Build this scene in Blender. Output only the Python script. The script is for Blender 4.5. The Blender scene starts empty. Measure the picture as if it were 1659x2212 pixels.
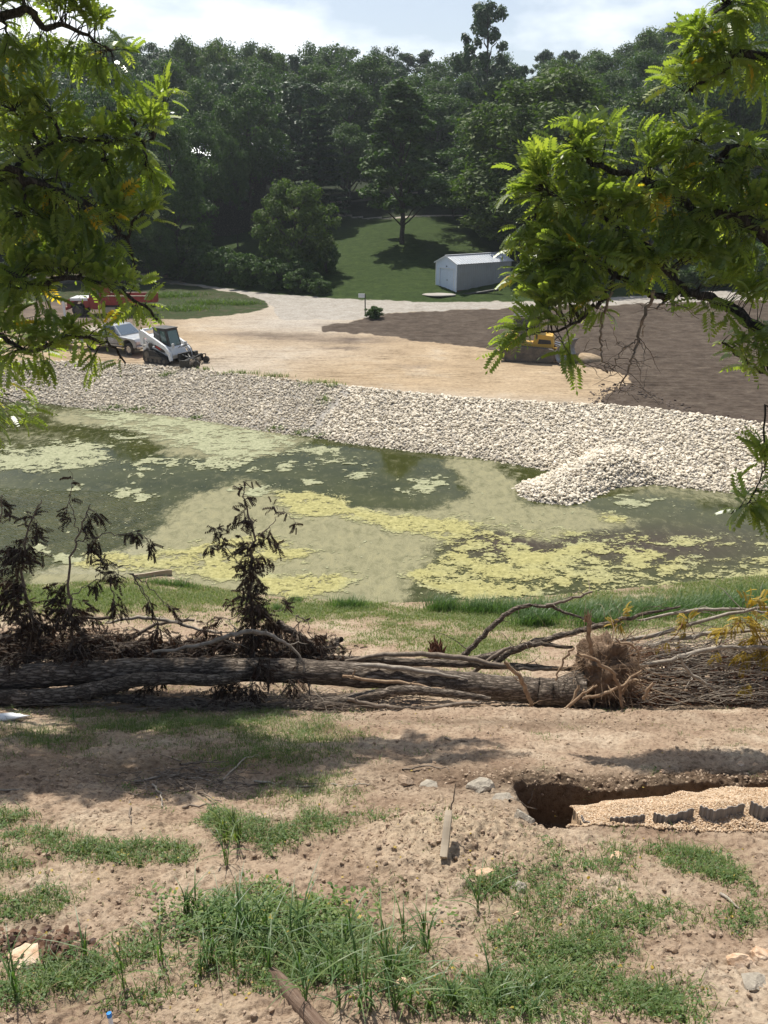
import bpy, bmesh, math, random
import numpy as np
from mathutils import Vector, Matrix
R = math.radians
random.seed(11)
RS = np.random.RandomState(11)
SC = bpy.context.scene
COL = SC.collection

# ------------------------------------------------------------------ camera
PITCH = R(21.15); CAMZ = 11.6; FD = 1825.0      # picture measured 1659 x 2212
cam_d = bpy.data.cameras.new('camera'); cam = bpy.data.objects.new('camera', cam_d); COL.objects.link(cam)
cam.location = (0, 0, CAMZ); cam.rotation_euler = (R(90) - PITCH, 0, 0)
cam_d.sensor_fit = 'VERTICAL'; cam_d.sensor_height = 24; cam_d.sensor_width = 18
cam_d.lens = FD / 2212 * 24; cam_d.clip_start = 0.05; cam_d.clip_end = 5000
SC.camera = cam
SC.render.resolution_x = 768; SC.render.resolution_y = 1024

# ------------------------------------------------------------------ sky and sun
SUN_EL = R(60); SUN_AZ = R(-24)                  # azimuth from +Y, clockwise
w = bpy.data.worlds.new('World'); SC.world = w; w.use_nodes = True
nt = w.node_tree; nt.nodes.clear()
def N(t, ty, **kw):
    n = t.nodes.new(ty)
    for k, v in kw.items(): setattr(n, k, v)
    return n
out = N(nt, 'ShaderNodeOutputWorld'); bg = N(nt, 'ShaderNodeBackground'); bg.inputs['Strength'].default_value = 0.08
sky = N(nt, 'ShaderNodeTexSky', sky_type='NISHITA'); sky.sun_disc = False
sky.sun_elevation = SUN_EL; sky.sun_rotation = SUN_AZ; sky.air_density = 1.0; sky.dust_density = 1.2; sky.ozone_density = 1.5
tc = N(nt, 'ShaderNodeTexCoord'); mp = N(nt, 'ShaderNodeMapping'); mp.inputs['Scale'].default_value = (1.6, 1.6, 4.0); mp.inputs['Location'].default_value = (0.32, 0.1, 0.35)
nz = N(nt, 'ShaderNodeTexNoise'); nz.inputs['Scale'].default_value = 1.7; nz.inputs['Detail'].default_value = 9; nz.inputs['Roughness'].default_value = 0.55
rp = N(nt, 'ShaderNodeValToRGB'); rp.color_ramp.elements[0].position = 0.43; rp.color_ramp.elements[1].position = 0.60
mrg = N(nt, 'ShaderNodeMapRange'); mrg.inputs[3].default_value = .24; mrg.inputs[4].default_value = 1.0; mx = N(nt, 'ShaderNodeMix', data_type='RGBA'); mx.inputs[7].default_value = (13.6, 14.0, 14.5, 1)
nt.links.new(tc.outputs['Generated'], mp.inputs[0]); nt.links.new(mp.outputs[0], nz.inputs['Vector'])
nt.links.new(nz.outputs['Fac'], rp.inputs[0]); nt.links.new(rp.outputs[0], mrg.inputs[0])
sx = N(nt, 'ShaderNodeSeparateXYZ'); nt.links.new(tc.outputs['Generated'], sx.inputs[0])   # haze and cloud are brightest towards the sun's side
fw = N(nt, 'ShaderNodeMapRange'); fw.inputs[1].default_value = -.1; fw.inputs[2].default_value = .8; fw.inputs[3].default_value = .12; nt.links.new(sx.outputs['Y'], fw.inputs[0])
fm_ = N(nt, 'ShaderNodeMath', operation='MULTIPLY'); nt.links.new(mrg.outputs[0], fm_.inputs[0]); nt.links.new(fw.outputs[0], fm_.inputs[1]); nt.links.new(fm_.outputs[0], mx.inputs[0])
nt.links.new(sky.outputs[0], mx.inputs[6]); nt.links.new(mx.outputs[2], bg.inputs[0]); nt.links.new(bg.outputs[0], out.inputs[0])
sd = bpy.data.lights.new('sun', 'SUN'); sd.energy = 5.0; sd.angle = R(0.53); sd.color = (1.0, 0.955, 0.87)
so = bpy.data.objects.new('sun', sd); COL.objects.link(so)
SDIR = Vector((math.sin(SUN_AZ) * math.cos(SUN_EL), math.cos(SUN_AZ) * math.cos(SUN_EL), math.sin(SUN_EL)))
so.rotation_euler = (-SDIR).to_track_quat('-Z', 'Y').to_euler(); so.location = (0, 0, 60)
SC.view_settings.view_transform = 'Standard'; SC.view_settings.look = 'None'
SC.view_settings.exposure = 0.38; SC.view_settings.gamma = 1.0

# ------------------------------------------------------------------ numeric helpers
_T = np.random.RandomState(5).rand(256, 256)
def vn(x, y):
    xi = np.floor(x).astype(np.int64); yi = np.floor(y).astype(np.int64)
    fx = x - xi; fy = y - yi; fx = fx * fx * (3 - 2 * fx); fy = fy * fy * (3 - 2 * fy)
    a = _T[xi & 255, yi & 255]; b = _T[(xi + 1) & 255, yi & 255]; c = _T[xi & 255, (yi + 1) & 255]; d = _T[(xi + 1) & 255, (yi + 1) & 255]
    return (a * (1 - fx) + b * fx) * (1 - fy) + (c * (1 - fx) + d * fx) * fy
def fbm(x, y, o=4, p=0.5):
    s = 0; a = 1; t = 0
    for i in range(o):
        s = s + a * vn(x * 2 ** i + 17.3 * i, y * 2 ** i + 9.1 * i); t += a; a *= p
    return s / t
def sstep(a, b, x): t = np.clip((x - a) / (b - a), 0, 1); return t * t * (3 - 2 * t)
CP, SP = math.cos(PITCH), math.sin(PITCH)
def proj(X, Y, Z):
    dz = Z - CAMZ; dep = Y * CP - dz * SP; up = Y * SP + dz * CP
    dep = np.maximum(dep, 0.05)
    return 829.5 + FD * X / dep, 1106 - FD * up / dep
def ray(x, y):
    a = (x - 829.5) / FD; b = -(y - 1106) / FD
    return np.array([a, CP + b * SP, -SP + b * CP])
def at_y(x, y, Y):
    d = ray(x, y); return np.array([0, 0, CAMZ]) + d * (Y / d[1])
def at_z(x, y, z):
    d = ray(x, y); return np.array([0, 0, CAMZ]) + d * ((z - CAMZ) / d[2])
def inpoly(px, py, poly):
    c = np.zeros(px.shape, bool); n = len(poly)
    for i in range(n):
        x1, y1 = poly[i]; x2, y2 = poly[(i + 1) % n]
        if y1 == y2: continue
        k = ((y1 > py) != (y2 > py)) & (px < (x2 - x1) * (py - y1) / (y2 - y1) + x1)
        c ^= k
    return c

# ------------------------------------------------------------------ the lie of the land
def curve(pts, z):
    P = sorted([tuple(at_z(x, y, z)[:2]) for x, y in pts]); return np.array([p[0] for p in P]), np.array([p[1] for p in P])
PADZ = 1.6
SHX, SHY = curve([(-900, 812), (-400, 835), (-100, 856), (0, 866), (110, 872), (200, 884), (330, 893), (460, 912), (560, 930), (650, 940), (760, 957), (900, 975), (1030, 988), (1100, 1000), (1190, 1016), (1330, 1038), (1450, 1050), (1659, 1072), (1900, 1090), (2400, 1120)], 0)
RTX, RTY = curve([(-900, 740), (-200, 772), (0, 783), (160, 783), (300, 790), (420, 800), (640, 825), (830, 845), (1000, 862), (1180, 873), (1300, 878), (1400, 885), (1520, 900), (1659, 920), (1900, 950), (2400, 1000)], PADZ)
NSX, NSY = curve([(-900, 1250), (-300, 1262), (0, 1266), (100, 1262), (250, 1250), (350, 1240), (430, 1262), (600, 1290), (750, 1298), (880, 1302), (950, 1298), (1100, 1294), (1300, 1276), (1500, 1256), (1659, 1240), (2000, 1215), (2600, 1200)], 0)
ROADTOP = [(-400, 580), (345, 602), (480, 622), (560, 632), (700, 642), (790, 648), (900, 652), (1060, 653), (1270, 645), (1500, 630), (1700, 620), (2300, 600)]
LWX, LWY = curve(ROADTOP, 1.9)
SPIT = [at_z(1330, 975, 0.9)[:2], at_z(1270, 1010, .5)[:2], at_z(1195, 1062, 0.0)[:2]]
TR_X0 = at_y(1118, 1740, 7.0)[0]
MND = at_y(975, 1830, 5.9)
def seg_dist(X, Y, a, b):
    d = np.array(b) - np.array(a); L = d @ d; t = np.clip(((X - a[0]) * d[0] + (Y - a[1]) * d[1]) / L, 0, 1)
    return np.hypot(X - a[0] - t * d[0], Y - a[1] - t * d[1]), t
def HB(X, Y, trench=True):
    X = np.asarray(X, float); Y = np.asarray(Y, float)
    ys = np.interp(X, SHX, SHY); yt = np.interp(X, RTX, RTY); yn = np.interp(X, NSX, NSY); yl = np.interp(X, LWX, LWY) + 1.0
    near = 8.5 - 0.4 * Y
    near = np.where(Y < 0, 8.5 - 0.12 * Y, near)
    near = near - .075 * np.clip(Y - 8, 0, 4.9)
    zb = 8.5 - .4 * 12.9 - .075 * 4.9
    near = np.where(Y > 12.9, zb * np.clip((yn - Y) / (yn - 12.9), -9, 1) ** 1.0, near)
    pond = np.minimum((Y - yn) * 0.3, (ys - Y) * 0.42)
    bed = -np.clip(pond, 0, 1.6)
    z = np.where(Y < yn, near, bed)
    k = np.clip((Y - ys) / (yt - ys), 0, 1)
    z = np.where(Y > ys, PADZ * k, z)
    z = np.where(Y > yt, PADZ + np.clip((Y - yt) / 35, 0, 1) * 0.3, z)
    dl = np.maximum(Y - yl, 0)
    side = sstep(10, 60, X) * 5 + sstep(-15, -60, X) * 3
    hill = 0.165 * np.minimum(dl, 45) + 0.14 * np.clip(dl - 45, 0, 90) * (1 + side * 0.06) + sstep(12, 60, dl) * side
    z = z + hill
    z = z + np.where(dl > 0, (fbm(X * .06, Y * .06, 2) - .5) * 1.4 * sstep(0, 15, dl), 0)
    # spit of stones
    for a, b, h0, h1 in ((SPIT[0], SPIT[1], .95, .75), (SPIT[1], SPIT[2], .75, .45)):
        d, t = seg_dist(X, Y, a, b); d = d / (1 + (.45 * (1 - t) if h0 > .8 else 0))
        hh = (h0 + (h1 - h0) * t) * (1 - (d / 1.45) ** 1.6)
        z = np.where(hh > z, hh, z)
    if trench:
        # hummocky dirt in front of the log, a small bench at its foot
        z = z + np.where((Y < 14) & (Y > -3), (fbm(X * .8 + 3, Y * .8, 3) - .5) * .22 * sstep(14, 12, Y), 0)
        z = z + .07 * np.exp(-((Y - 11.6 - .25 * np.sin(X * .9)) / .22) ** 2) * sstep(0.3, 1.2, X)
        z = z - .10 * sstep(11.9, 12.4, Y) * sstep(15, 13.6, Y) * sstep(-1, 1, X)
        # tyre ruts running across
        z = z - .05 * np.exp(-((Y - 10.3 - .03 * X) / .16) ** 2) * sstep(.5, 2, X) - .05 * np.exp(-((Y - 9.2 - .03 * X) / .16) ** 2) * sstep(.5, 2, X)
        # mound with the stake
        dx = (X - MND[0]) / .78; dy = (Y - MND[1]) / .8
        z = z + .34 * np.exp(-(dx * dx + dy * dy))
        # trench
        wob = (fbm(X * 2.1, Y * 0.5 + 4, 3) - .5)
        far = 7.46 + .24 * wob; nearr = 6.42 + .12 * wob + .02 * X
        x0 = TR_X0 + .18 * (fbm(Y * 3, Y * 0 + 2, 2) - .5)
        m = sstep(far + .035, far - .05, Y) * sstep(nearr - .08, nearr + .22, Y) * sstep(x0 - .04, x0 + .16, X)
        z = z + .07 * np.exp(-((Y - far - .16) / .16) ** 2) * sstep(x0 - .5, x0 + .1, X)
        z = z - .50 * m
    return z
def HD(X, Y, Z):
    """fine roughness"""
    n1 = fbm(X * 5, Y * 5, 4, .55) - .5
    n2 = np.abs(fbm(X * 11 + 7, Y * 11, 3, .6) - .5)
    foot = sstep(30, 8, Y)
    z = Z + (n1 * .10 - n2 * .12 + .02) * foot * (Y < np.interp(X, NSX, NSY) + 1)
    d = np.exp(-(((X - MND[0]) / 1.0) ** 2 + ((Y - MND[1]) / .95) ** 2))
    z = z + d * (fbm(X * 14, Y * 14, 3, .6) - .5) * .11
    dt = np.exp(-((Y - 7.65) / .28) ** 2) * sstep(TR_X0 - .3, TR_X0 + .1, X)
    z = z + dt * (fbm(X * 12 + 3, Y * 12, 3, .6) - .5) * .13
    padm = (Y > np.interp(X, RTX, RTY)) * (Y < 90)
    z = z + padm * ((fbm(X * .35, Y * 2.0, 3) - .5) * .08 + (fbm(X * 1.6, Y * 5, 3) - .5) * .06 + .025 * np.sin(Y * 9 + X * .9 + 3 * fbm(X * .2, Y * .2, 2)) * (fbm(X * .15 + 5, Y * .4, 2) > .5))
    return z
_S = 2.5 * (400 / 2.5) ** (np.arange(4001) / 4000)
def gnd(x, y):
    d = ray(x, y); t = _S / d[1]; X = d[0] * t; Z = CAMZ + d[2] * t
    k = np.nonzero(Z < HB(X, _S))[0]
    i = k[0] if len(k) else 4000
    return np.array([X[i], _S[i], float(HB(X[i], _S[i]))])
def hz(X, Y): 
    Z = HB(X, Y); return HD(np.asarray(X, float), np.asarray(Y, float), Z)

# ------------------------------------------------------------------ object helpers
def tag(o, label=None, cat=None, group=None, kind=None):
    if label: o['label'] = label
    if cat: o['category'] = cat
    if group: o['group'] = group
    if kind: o['kind'] = kind
    return o
def empty(name, loc, rz=0, label=None, cat=None, group=None, scale=1):
    o = bpy.data.objects.new(name, None); COL.objects.link(o); o.location = loc; o.rotation_euler = (0, 0, rz); o.empty_display_size = .3
    o.scale = (scale,) * 3
    return tag(o, label, cat, group)
def mesh_np(name, V, F, mat, parent=None, smooth=False, fattr=None, vattr=None, uv=None):
    """V (n,3); F (m,k)"""
    V = np.asarray(V, np.float32); F = np.asarray(F, np.int32); k = F.shape[1]; m = len(F)
    me = bpy.data.meshes.new(name); me.vertices.add(len(V)); me.loops.add(m * k); me.polygons.add(m)
    me.vertices.foreach_set('co', V.ravel()); me.loops.foreach_set('vertex_index', F.ravel())
    me.polygons.foreach_set('loop_start', np.arange(0, m * k, k, dtype=np.int32))
    try: me.polygons.foreach_set('loop_total', np.full(m, k, np.int32))
    except Exception: pass
    me.polygons.foreach_set('use_smooth', np.full(m, smooth, bool))
    for dct, dom in ((fattr, 'FACE'), (vattr, 'POINT')):
        if dct:
            for an, av in dct.items():
                a = me.attributes.new(an, 'FLOAT', dom); a.data.foreach_set('value', np.asarray(av, np.float32))
    me.update(calc_edges=True); me.validate()
    if mat: me.materials.append(mat)
    o = bpy.data.objects.new(name, me); COL.objects.link(o)
    if parent: o.parent = parent
    return o
class MB:
    def __init__(s): s.v = []; s.f = []; s.M = Matrix.Identity(4)
    def add(s, vs, fs):
        b = len(s.v); s.v += [tuple(s.M @ Vector(v)) for v in vs]; s.f += [tuple(i + b for i in f) for f in fs]; return s
    def box(s, c, d, rot=None):
        hx, hy, hz_ = d[0] / 2, d[1] / 2, d[2] / 2
        vs = [Vector((x, y, z)) for z in (-hz_, hz_) for x, y in ((-hx, -hy), (hx, -hy), (hx, hy), (-hx, hy))]
        if rot: 
            from mathutils import Euler
            m = Euler(rot).to_matrix(); vs = [m @ v for v in vs]
        vs = [v + Vector(c) for v in vs]
        return s.add(vs, [(3, 2, 1, 0), (4, 5, 6, 7), (0, 1, 5, 4), (1, 2, 6, 5), (2, 3, 7, 6), (3, 0, 4, 7)])
    def prism(s, poly, y0, y1):
        n = len(poly); vs = [(x, y0, z) for x, z in poly] + [(x, y1, z) for x, z in poly]
        fs = [tuple(range(n)), tuple(range(2 * n - 1, n - 1, -1))] + [(i, i + n, (i + 1) % n + n, (i + 1) % n) for i in range(n)]
        return s.add(vs, fs)
    def hexa(s, b, t):
        return s.add(list(b) + list(t), [(3, 2, 1, 0), (4, 5, 6, 7), (0, 1, 5, 4), (1, 2, 6, 5), (2, 3, 7, 6), (3, 0, 4, 7)])
    def cyl(s, a, b, r, n=16, r2=None):
        a = Vector(a); b = Vector(b); d = (b - a).normalized(); u = d.orthogonal().normalized(); w_ = d.cross(u); r2 = r if r2 is None else r2
        vs = [a + (u * math.cos(2 * math.pi * i / n) + w_ * math.sin(2 * math.pi * i / n)) * r for i in range(n)]
        vs += [b + (u * math.cos(2 * math.pi * i / n) + w_ * math.sin(2 * math.pi * i / n)) * r2 for i in range(n)]
        return s.add(vs, [tuple(range(n - 1, -1, -1)), tuple(range(n, 2 * n))] + [(i, (i + 1) % n, (i + 1) % n + n, i + n) for i in range(n)])
    def tube(s, pts, r, n=6):
        for i in range(len(pts) - 1): s.cyl(pts[i], pts[i + 1], r, n)
        return s
    def quad(s, *p): return s.add(p, [tuple(range(len(p)))])
    def build(s, name, mat, parent=None, bevel=0, smooth=False):
        me = bpy.data.meshes.new(name); me.from_pydata(s.v, [], s.f); 
        bm = bmesh.new(); bm.from_mesh(me); bmesh.ops.recalc_face_normals(bm, faces=bm.faces); bm.to_mesh(me); bm.free()
        me.materials.append(mat); o = bpy.data.objects.new(name, me); COL.objects.link(o)
        if smooth:
            for p in me.polygons: p.use_smooth = True
        if parent: o.parent = parent
        if bevel:
            b = o.modifiers.new('bevel', 'BEVEL'); b.width = bevel; b.segments = 2; b.limit_method = 'ANGLE'
        return o
def tubes(paths, n=6, cap=True):
    """paths: list of (P (k,3), r (k,)) -> V, F quads"""
    V = []; F = []; base = 0
    ang = np.arange(n) * 2 * math.pi / n
    for P, r in paths:
        P = np.asarray(P, float); r = np.asarray(r, float); k = len(P)
        T = np.gradient(P, axis=0); T /= np.linalg.norm(T, axis=1)[:, None] + 1e-9
        up = np.array([0, 0, 1.0]) if abs(T[0, 2]) < .8 else np.array([1.0, 0, 0])
        U = np.cross(T, up); U /= np.linalg.norm(U, axis=1)[:, None] + 1e-9; W = np.cross(T, U)
        ring = P[:, None] + r[:, None, None] * (U[:, None] * np.cos(ang)[None, :, None] + W[:, None] * np.sin(ang)[None, :, None])
        V.append(ring.reshape(-1, 3))
        i = np.arange(k - 1)[:, None] * n; j = np.arange(n)[None]; j2 = (j + 1) % n
        F.append((np.stack([i + j, i + j2, i + n + j2, i + n + j], -1)).reshape(-1, 4) + base)
        base += k * n
    return np.concatenate(V), np.concatenate(F)
def wiggle(pts, seg=6, amp=.03, rs=RS):
    P = np.asarray(pts, float); t = np.linspace(0, len(P) - 1, (len(P) - 1) * seg + 1)
    i = np.clip(t.astype(int), 0, len(P) - 2); f = (t - i)[:, None]
    p0 = P[np.maximum(i - 1, 0)]; p1 = P[i]; p2 = P[i + 1]; p3 = P[np.minimum(i + 2, len(P) - 1)]
    Q = .5 * (2 * p1 + (p2 - p0) * f + (2 * p0 - 5 * p1 + 4 * p2 - p3) * f ** 2 + (3 * p1 - p0 - 3 * p2 + p3) * f ** 3)
    Q[1:-1] += rs.randn(len(Q) - 2, 3) * amp
    return Q

# ------------------------------------------------------------------ materials
def newmat(name):
    m = bpy.data.materials.new(name); m.use_nodes = True; t = m.node_tree; t.nodes.clear()
    o = N(t, 'ShaderNodeOutputMaterial'); p = N(t, 'ShaderNodeBsdfPrincipled'); t.links.new(p.outputs[0], o.inputs[0])
    return m, t, p, o
def rgb(c): return (*c, 1)
def noise(t, scale, detail=6, rough=.6, vec=None, dist=0):
    n = N(t, 'ShaderNodeTexNoise'); n.inputs['Scale'].default_value = scale; n.inputs['Detail'].default_value = detail; n.inputs['Roughness'].default_value = rough; n.inputs['Distortion'].default_value = dist
    if vec: t.links.new(vec, n.inputs['Vector'])
    return n
def ramp(t, fac, stops):
    r = N(t, 'ShaderNodeValToRGB'); e = r.color_ramp.elements
    e[0].position, e[0].color = stops[0][0], rgb(stops[0][1]); e[1].position, e[1].color = stops[-1][0], rgb(stops[-1][1])
    for s in stops[1:-1]:
        x = e.new(s[0]); x.color = rgb(s[1])
    t.links.new(fac, r.inputs[0]); return r
def mixc(t, fac, a, b, mode='MIX'):
    m = N(t, 'ShaderNodeMix', data_type='RGBA', blend_type=mode)
    for sock, v in ((m.inputs[0], fac), (m.inputs[6], a), (m.inputs[7], b)):
        if isinstance(v, (int, float)): sock.default_value = v
        elif isinstance(v, tuple): sock.default_value = rgb(v)
        else: t.links.new(v, sock)
    return m.outputs[2]
def objco(t, sc=(1, 1, 1)):
    c = N(t, 'ShaderNodeTexCoord'); m = N(t, 'ShaderNodeMapping'); m.inputs['Scale'].default_value = sc; t.links.new(c.outputs['Object'], m.inputs[0]); return m.outputs[0]
def bump(t, p, h, s=.5, d=.02):
    b = N(t, 'ShaderNodeBump'); b.inputs['Strength'].default_value = s; b.inputs['Distance'].default_value = d; t.links.new(h, b.inputs['Height']); t.links.new(b.outputs[0], p.inputs['Normal']); return b
def attr(t, n):
    a = N(t, 'ShaderNodeAttribute'); a.attribute_name = n; return a.outputs['Fac']
def m_noise(name, stops, scale=4, rough=.9, bs=.5, bd=.02, bscale=None, sc=(1, 1, 1), metal=0, spec=.3, detail=8):
    m, t, p, o = newmat(name); v = objco(t, sc); n = noise(t, scale, detail, .62, v)
    r = ramp(t, n.outputs['Fac'], stops); t.links.new(r.outputs[0], p.inputs['Base Color'])
    p.inputs['Roughness'].default_value = rough; p.inputs['Metallic'].default_value = metal; p.inputs['Specular IOR Level'].default_value = spec
    if bs:
        n2 = noise(t, bscale or scale * 3, 8, .65, v); bump(t, p, n2.outputs['Fac'], bs, bd)
    return m
def m_plain(name, c, rough=.5, metal=0, dirt=.15, dscale=3, spec=.5, dcol=(.25, .2, .15), coat=0):
    m, t, p, o = newmat(name); v = objco(t); n = noise(t, dscale, 8, .65, v)
    r = ramp(t, n.outputs['Fac'], [(.42, (0, 0, 0)), (.72, (1, 1, 1))])
    mu = N(t, 'ShaderNodeMath', operation='MULTIPLY'); mu.inputs[1].default_value = dirt; t.links.new(r.outputs[0], mu.inputs[0])
    t.links.new(mixc(t, mu.outputs[0], tuple(c), tuple(dcol)), p.inputs['Base Color'])
    ro = N(t, 'ShaderNodeMapRange'); ro.inputs[3].default_value = rough; ro.inputs[4].default_value = min(1, rough + .35); t.links.new(r.outputs[0], ro.inputs[0]); t.links.new(ro.outputs[0], p.inputs['Roughness'])
    p.inputs['Metallic'].default_value = metal; p.inputs['Specular IOR Level'].default_value = spec; p.inputs['Coat Weight'].default_value = coat
    return m
def m_leaf(name, stops, trans=.45, rough=.45, spec=.45, tmul=(1.2, 1.5, .45)):
    m, t, p, o = newmat(name)
    r = ramp(t, attr(t, 'v'), stops); t.links.new(r.outputs[0], p.inputs['Base Color']); p.inputs['Roughness'].default_value = rough; p.inputs['Specular IOR Level'].default_value = spec
    tr = N(t, 'ShaderNodeBsdfTranslucent'); t.links.new(mixc(t, 1.0, r.outputs[0], tuple(tmul), 'MULTIPLY'), tr.inputs[0])
    ms = N(t, 'ShaderNodeMixShader'); ms.inputs[0].default_value = trans
    t.links.new(p.outputs[0], ms.inputs[1]); t.links.new(tr.outputs[0], ms.inputs[2]); t.links.new(ms.outputs[0], o.inputs[0])
    return m

def m_dirt():
    m, t, p, o = newmat('hillside_dirt'); v = objco(t)
    n1 = noise(t, 1.1, 8, .6, v); n2 = noise(t, 14, 8, .7, v); n3 = noise(t, 70, 4, .6, v)
    c1 = ramp(t, n1.outputs['Fac'], [(.32, (0.263, 0.185, 0.131)), (.5, (0.355, 0.268, 0.194)), (.66, (0.439, 0.354, 0.266))])
    c2 = ramp(t, n2.outputs['Fac'], [(.34, (.42, .37, .33)), (.48, (.88, .86, .84)), (.7, (1.22, 1.21, 1.19))])
    col = mixc(t, 1.0, c1.outputs[0], c2.outputs[0], 'MULTIPLY')
    cl = ramp(t, n2.outputs['Fac'], [(.33, (0.232, 0.176, 0.122)), (.55, (0.444, 0.349, 0.240)), (.7, (0.561, 0.449, 0.318))]); col = mixc(t, attr(t, 'clay'), col, cl.outputs[0]); damp_shade = attr(t, 'damp_shade'); col = mixc(t, damp_shade, col, mixc(t, 1.0, col, (.40, .375, .35), 'MULTIPLY'))
    c3 = ramp(t, n2.outputs['Fac'], [(.35, (.035, .06, .016)), (.6, (.12, .17, .05))])
    g = N(t, 'ShaderNodeMath', operation='MULTIPLY_ADD'); t.links.new(n2.outputs['Fac'], g.inputs[0]); g.inputs[1].default_value = 1.6; g.inputs[2].default_value = -1.05
    g2 = N(t, 'ShaderNodeMath', operation='ADD', use_clamp=True); t.links.new(g.outputs[0], g2.inputs[0]); t.links.new(attr(t, 'green'), g2.inputs[1])
    col = mixc(t, g2.outputs[0], col, c3.outputs[0])
    t.links.new(col, p.inputs['Base Color']); p.inputs['Roughness'].default_value = .95; p.inputs['Specular IOR Level'].default_value = .15
    ad = N(t, 'ShaderNodeMath', operation='MULTIPLY_ADD'); t.links.new(n3.outputs['Fac'], ad.inputs[0]); ad.inputs[1].default_value = .3; t.links.new(n2.outputs['Fac'], ad.inputs[2])
    bump(t, p, ad.outputs[0], .8, .05)
    return m
M = {}
M['dirt'] = m_dirt()
def m_pad():
    """yard, soil, road, verge and lawn in one ground material; vertex masks say which, noise frays the borders"""
    m, t, p, o = newmat('graded_ground'); v = objco(t); vs = objco(t, (.30, 1.0, 1))
    n1 = noise(t, .35, 7, .6, v); n2 = noise(t, 2.2, 9, .68, vs, .4); n3 = noise(t, 5, 8, .75, v); n4 = noise(t, 1.3, 9, .7, v)
    c1 = ramp(t, n1.outputs['Fac'], [(.35, (.335, .25, .16)), (.55, (.40, .305, .20)), (.7, (.42, .345, .255))])
    gray = ramp(t, n2.outputs['Fac'], [(.3, (.76, .74, .71)), (.5, (.98, .98, .98)), (.7, (1.08, 1.07, 1.05))])
    spk = ramp(t, n3.outputs['Fac'], [(.3, (.60, .59, .58)), (.5, (1, 1, 1)), (.72, (1.2, 1.2, 1.2))])
    tex = mixc(t, 1.0, gray.outputs[0], spk.outputs[0], 'MULTIPLY')
    wt = N(t, 'ShaderNodeTexWave', bands_direction='Y'); wt.inputs['Scale'].default_value = 1.1; wt.inputs['Distortion'].default_value = 2.4; wt.inputs['Detail'].default_value = 4; wt.inputs['Detail Scale'].default_value = 2.5; t.links.new(objco(t, (.35, 1, 1)), wt.inputs['Vector'])
    wr = ramp(t, wt.outputs['Fac'], [(.25, (.78, .76, .73)), (.5, (1, 1, 1))]); wm = ramp(t, noise(t, .22, 4, .6, v).outputs['Fac'], [(.47, (0, 0, 0)), (.60, (1, 1, 1))]); tex = mixc(t, wm.outputs[0], tex, mixc(t, 1.0, tex, wr.outputs[0], 'MULTIPLY'))
    def mask(nm, k=.9):
        a = N(t, 'ShaderNodeMath', operation='MULTIPLY_ADD'); t.links.new(n4.outputs['Fac'], a.inputs[0]); a.inputs[1].default_value = k; t.links.new(attr(t, nm), a.inputs[2])
        r = N(t, 'ShaderNodeMapRange', interpolation_type='SMOOTHSTEP'); r.inputs[1].default_value = .5 * k + .36; r.inputs[2].default_value = .5 * k + .64; t.links.new(a.outputs[0], r.inputs[0]); return r.outputs[0]
    col = mixc(t, 1.0, c1.outputs[0], tex, 'MULTIPLY')
    col = mixc(t, attr(t, 'pale'), col, mixc(t, 1.0, tex, (.40, .355, .30), 'MULTIPLY'))
    col = mixc(t, attr(t, 'soil'), col, mixc(t, 1.0, tex, (.13, .10, .08), 'MULTIPLY'))
    rd = ramp(t, n4.outputs['Fac'], [(.3, (0.267, 0.238, 0.199)), (.5, (0.327, 0.297, 0.257)), (.7, (0.387, 0.361, 0.320))]); col = mixc(t, mask('kr'), col, mixc(t, 1.0, rd.outputs[0], spk.outputs[0], 'MULTIPLY'))
    sl = ramp(t, n4.outputs['Fac'], [(.3, (0.048, 0.035, 0.026)), (.5, (0.080, 0.061, 0.047)), (.68, (0.120, 0.096, 0.074))]); col = mixc(t, mask('ks'), col, mixc(t, 1.0, sl.outputs[0], tex, 'MULTIPLY'))
    vg = ramp(t, n4.outputs['Fac'], [(.34, (.085, .07, .05)), (.48, (.04, .05, .018)), (.7, (.028, .052, .016))]); col = mixc(t, mask('kv'), col, mixc(t, 1.0, vg.outputs[0], spk.outputs[0], 'MULTIPLY'))
    lw = ramp(t, n4.outputs['Fac'], [(.3, (0.019, 0.034, 0.007)), (.5, (0.030, 0.050, 0.011)), (.7, (0.047, 0.070, 0.017))]); col = mixc(t, mask('kl'), col, mixc(t, 1.0, lw.outputs[0], spk.outputs[0], 'MULTIPLY'))
    t.links.new(col, p.inputs['Base Color']); p.inputs['Roughness'].default_value = .95; p.inputs['Specular IOR Level'].default_value = .1
    ad = N(t, 'ShaderNodeMath', operation='MULTIPLY_ADD'); t.links.new(n3.outputs['Fac'], ad.inputs[0]); ad.inputs[1].default_value = .5; t.links.new(n2.outputs['Fac'], ad.inputs[2])
    bump(t, p, ad.outputs[0], .7, .12)
    return m
M['pad'] = m_pad()
M['soil'] = m_noise('bare_soil_brown', [(.3, (0.059, 0.041, 0.031)), (.5, (0.096, 0.069, 0.053)), (.68, (0.140, 0.105, 0.082))], 1.6, .95, .9, .15, 5, (.3, 1, 1), spec=.1)
M['road'] = m_noise('pale_gravel_road', [(.3, (0.281, 0.250, 0.211)), (.5, (0.367, 0.335, 0.296)), (.7, (0.437, 0.413, 0.374))], 1.2, .95, .5, .05, 9, (.35, 1, 1), spec=.1)
M['lawn'] = m_noise('mown_grass', [(.3, (0.013, 0.030, 0.008)), (.5, (0.020, 0.043, 0.012)), (.7, (0.032, 0.063, 0.018))], .55, .9, 1, .12, 14, spec=.15)
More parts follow.
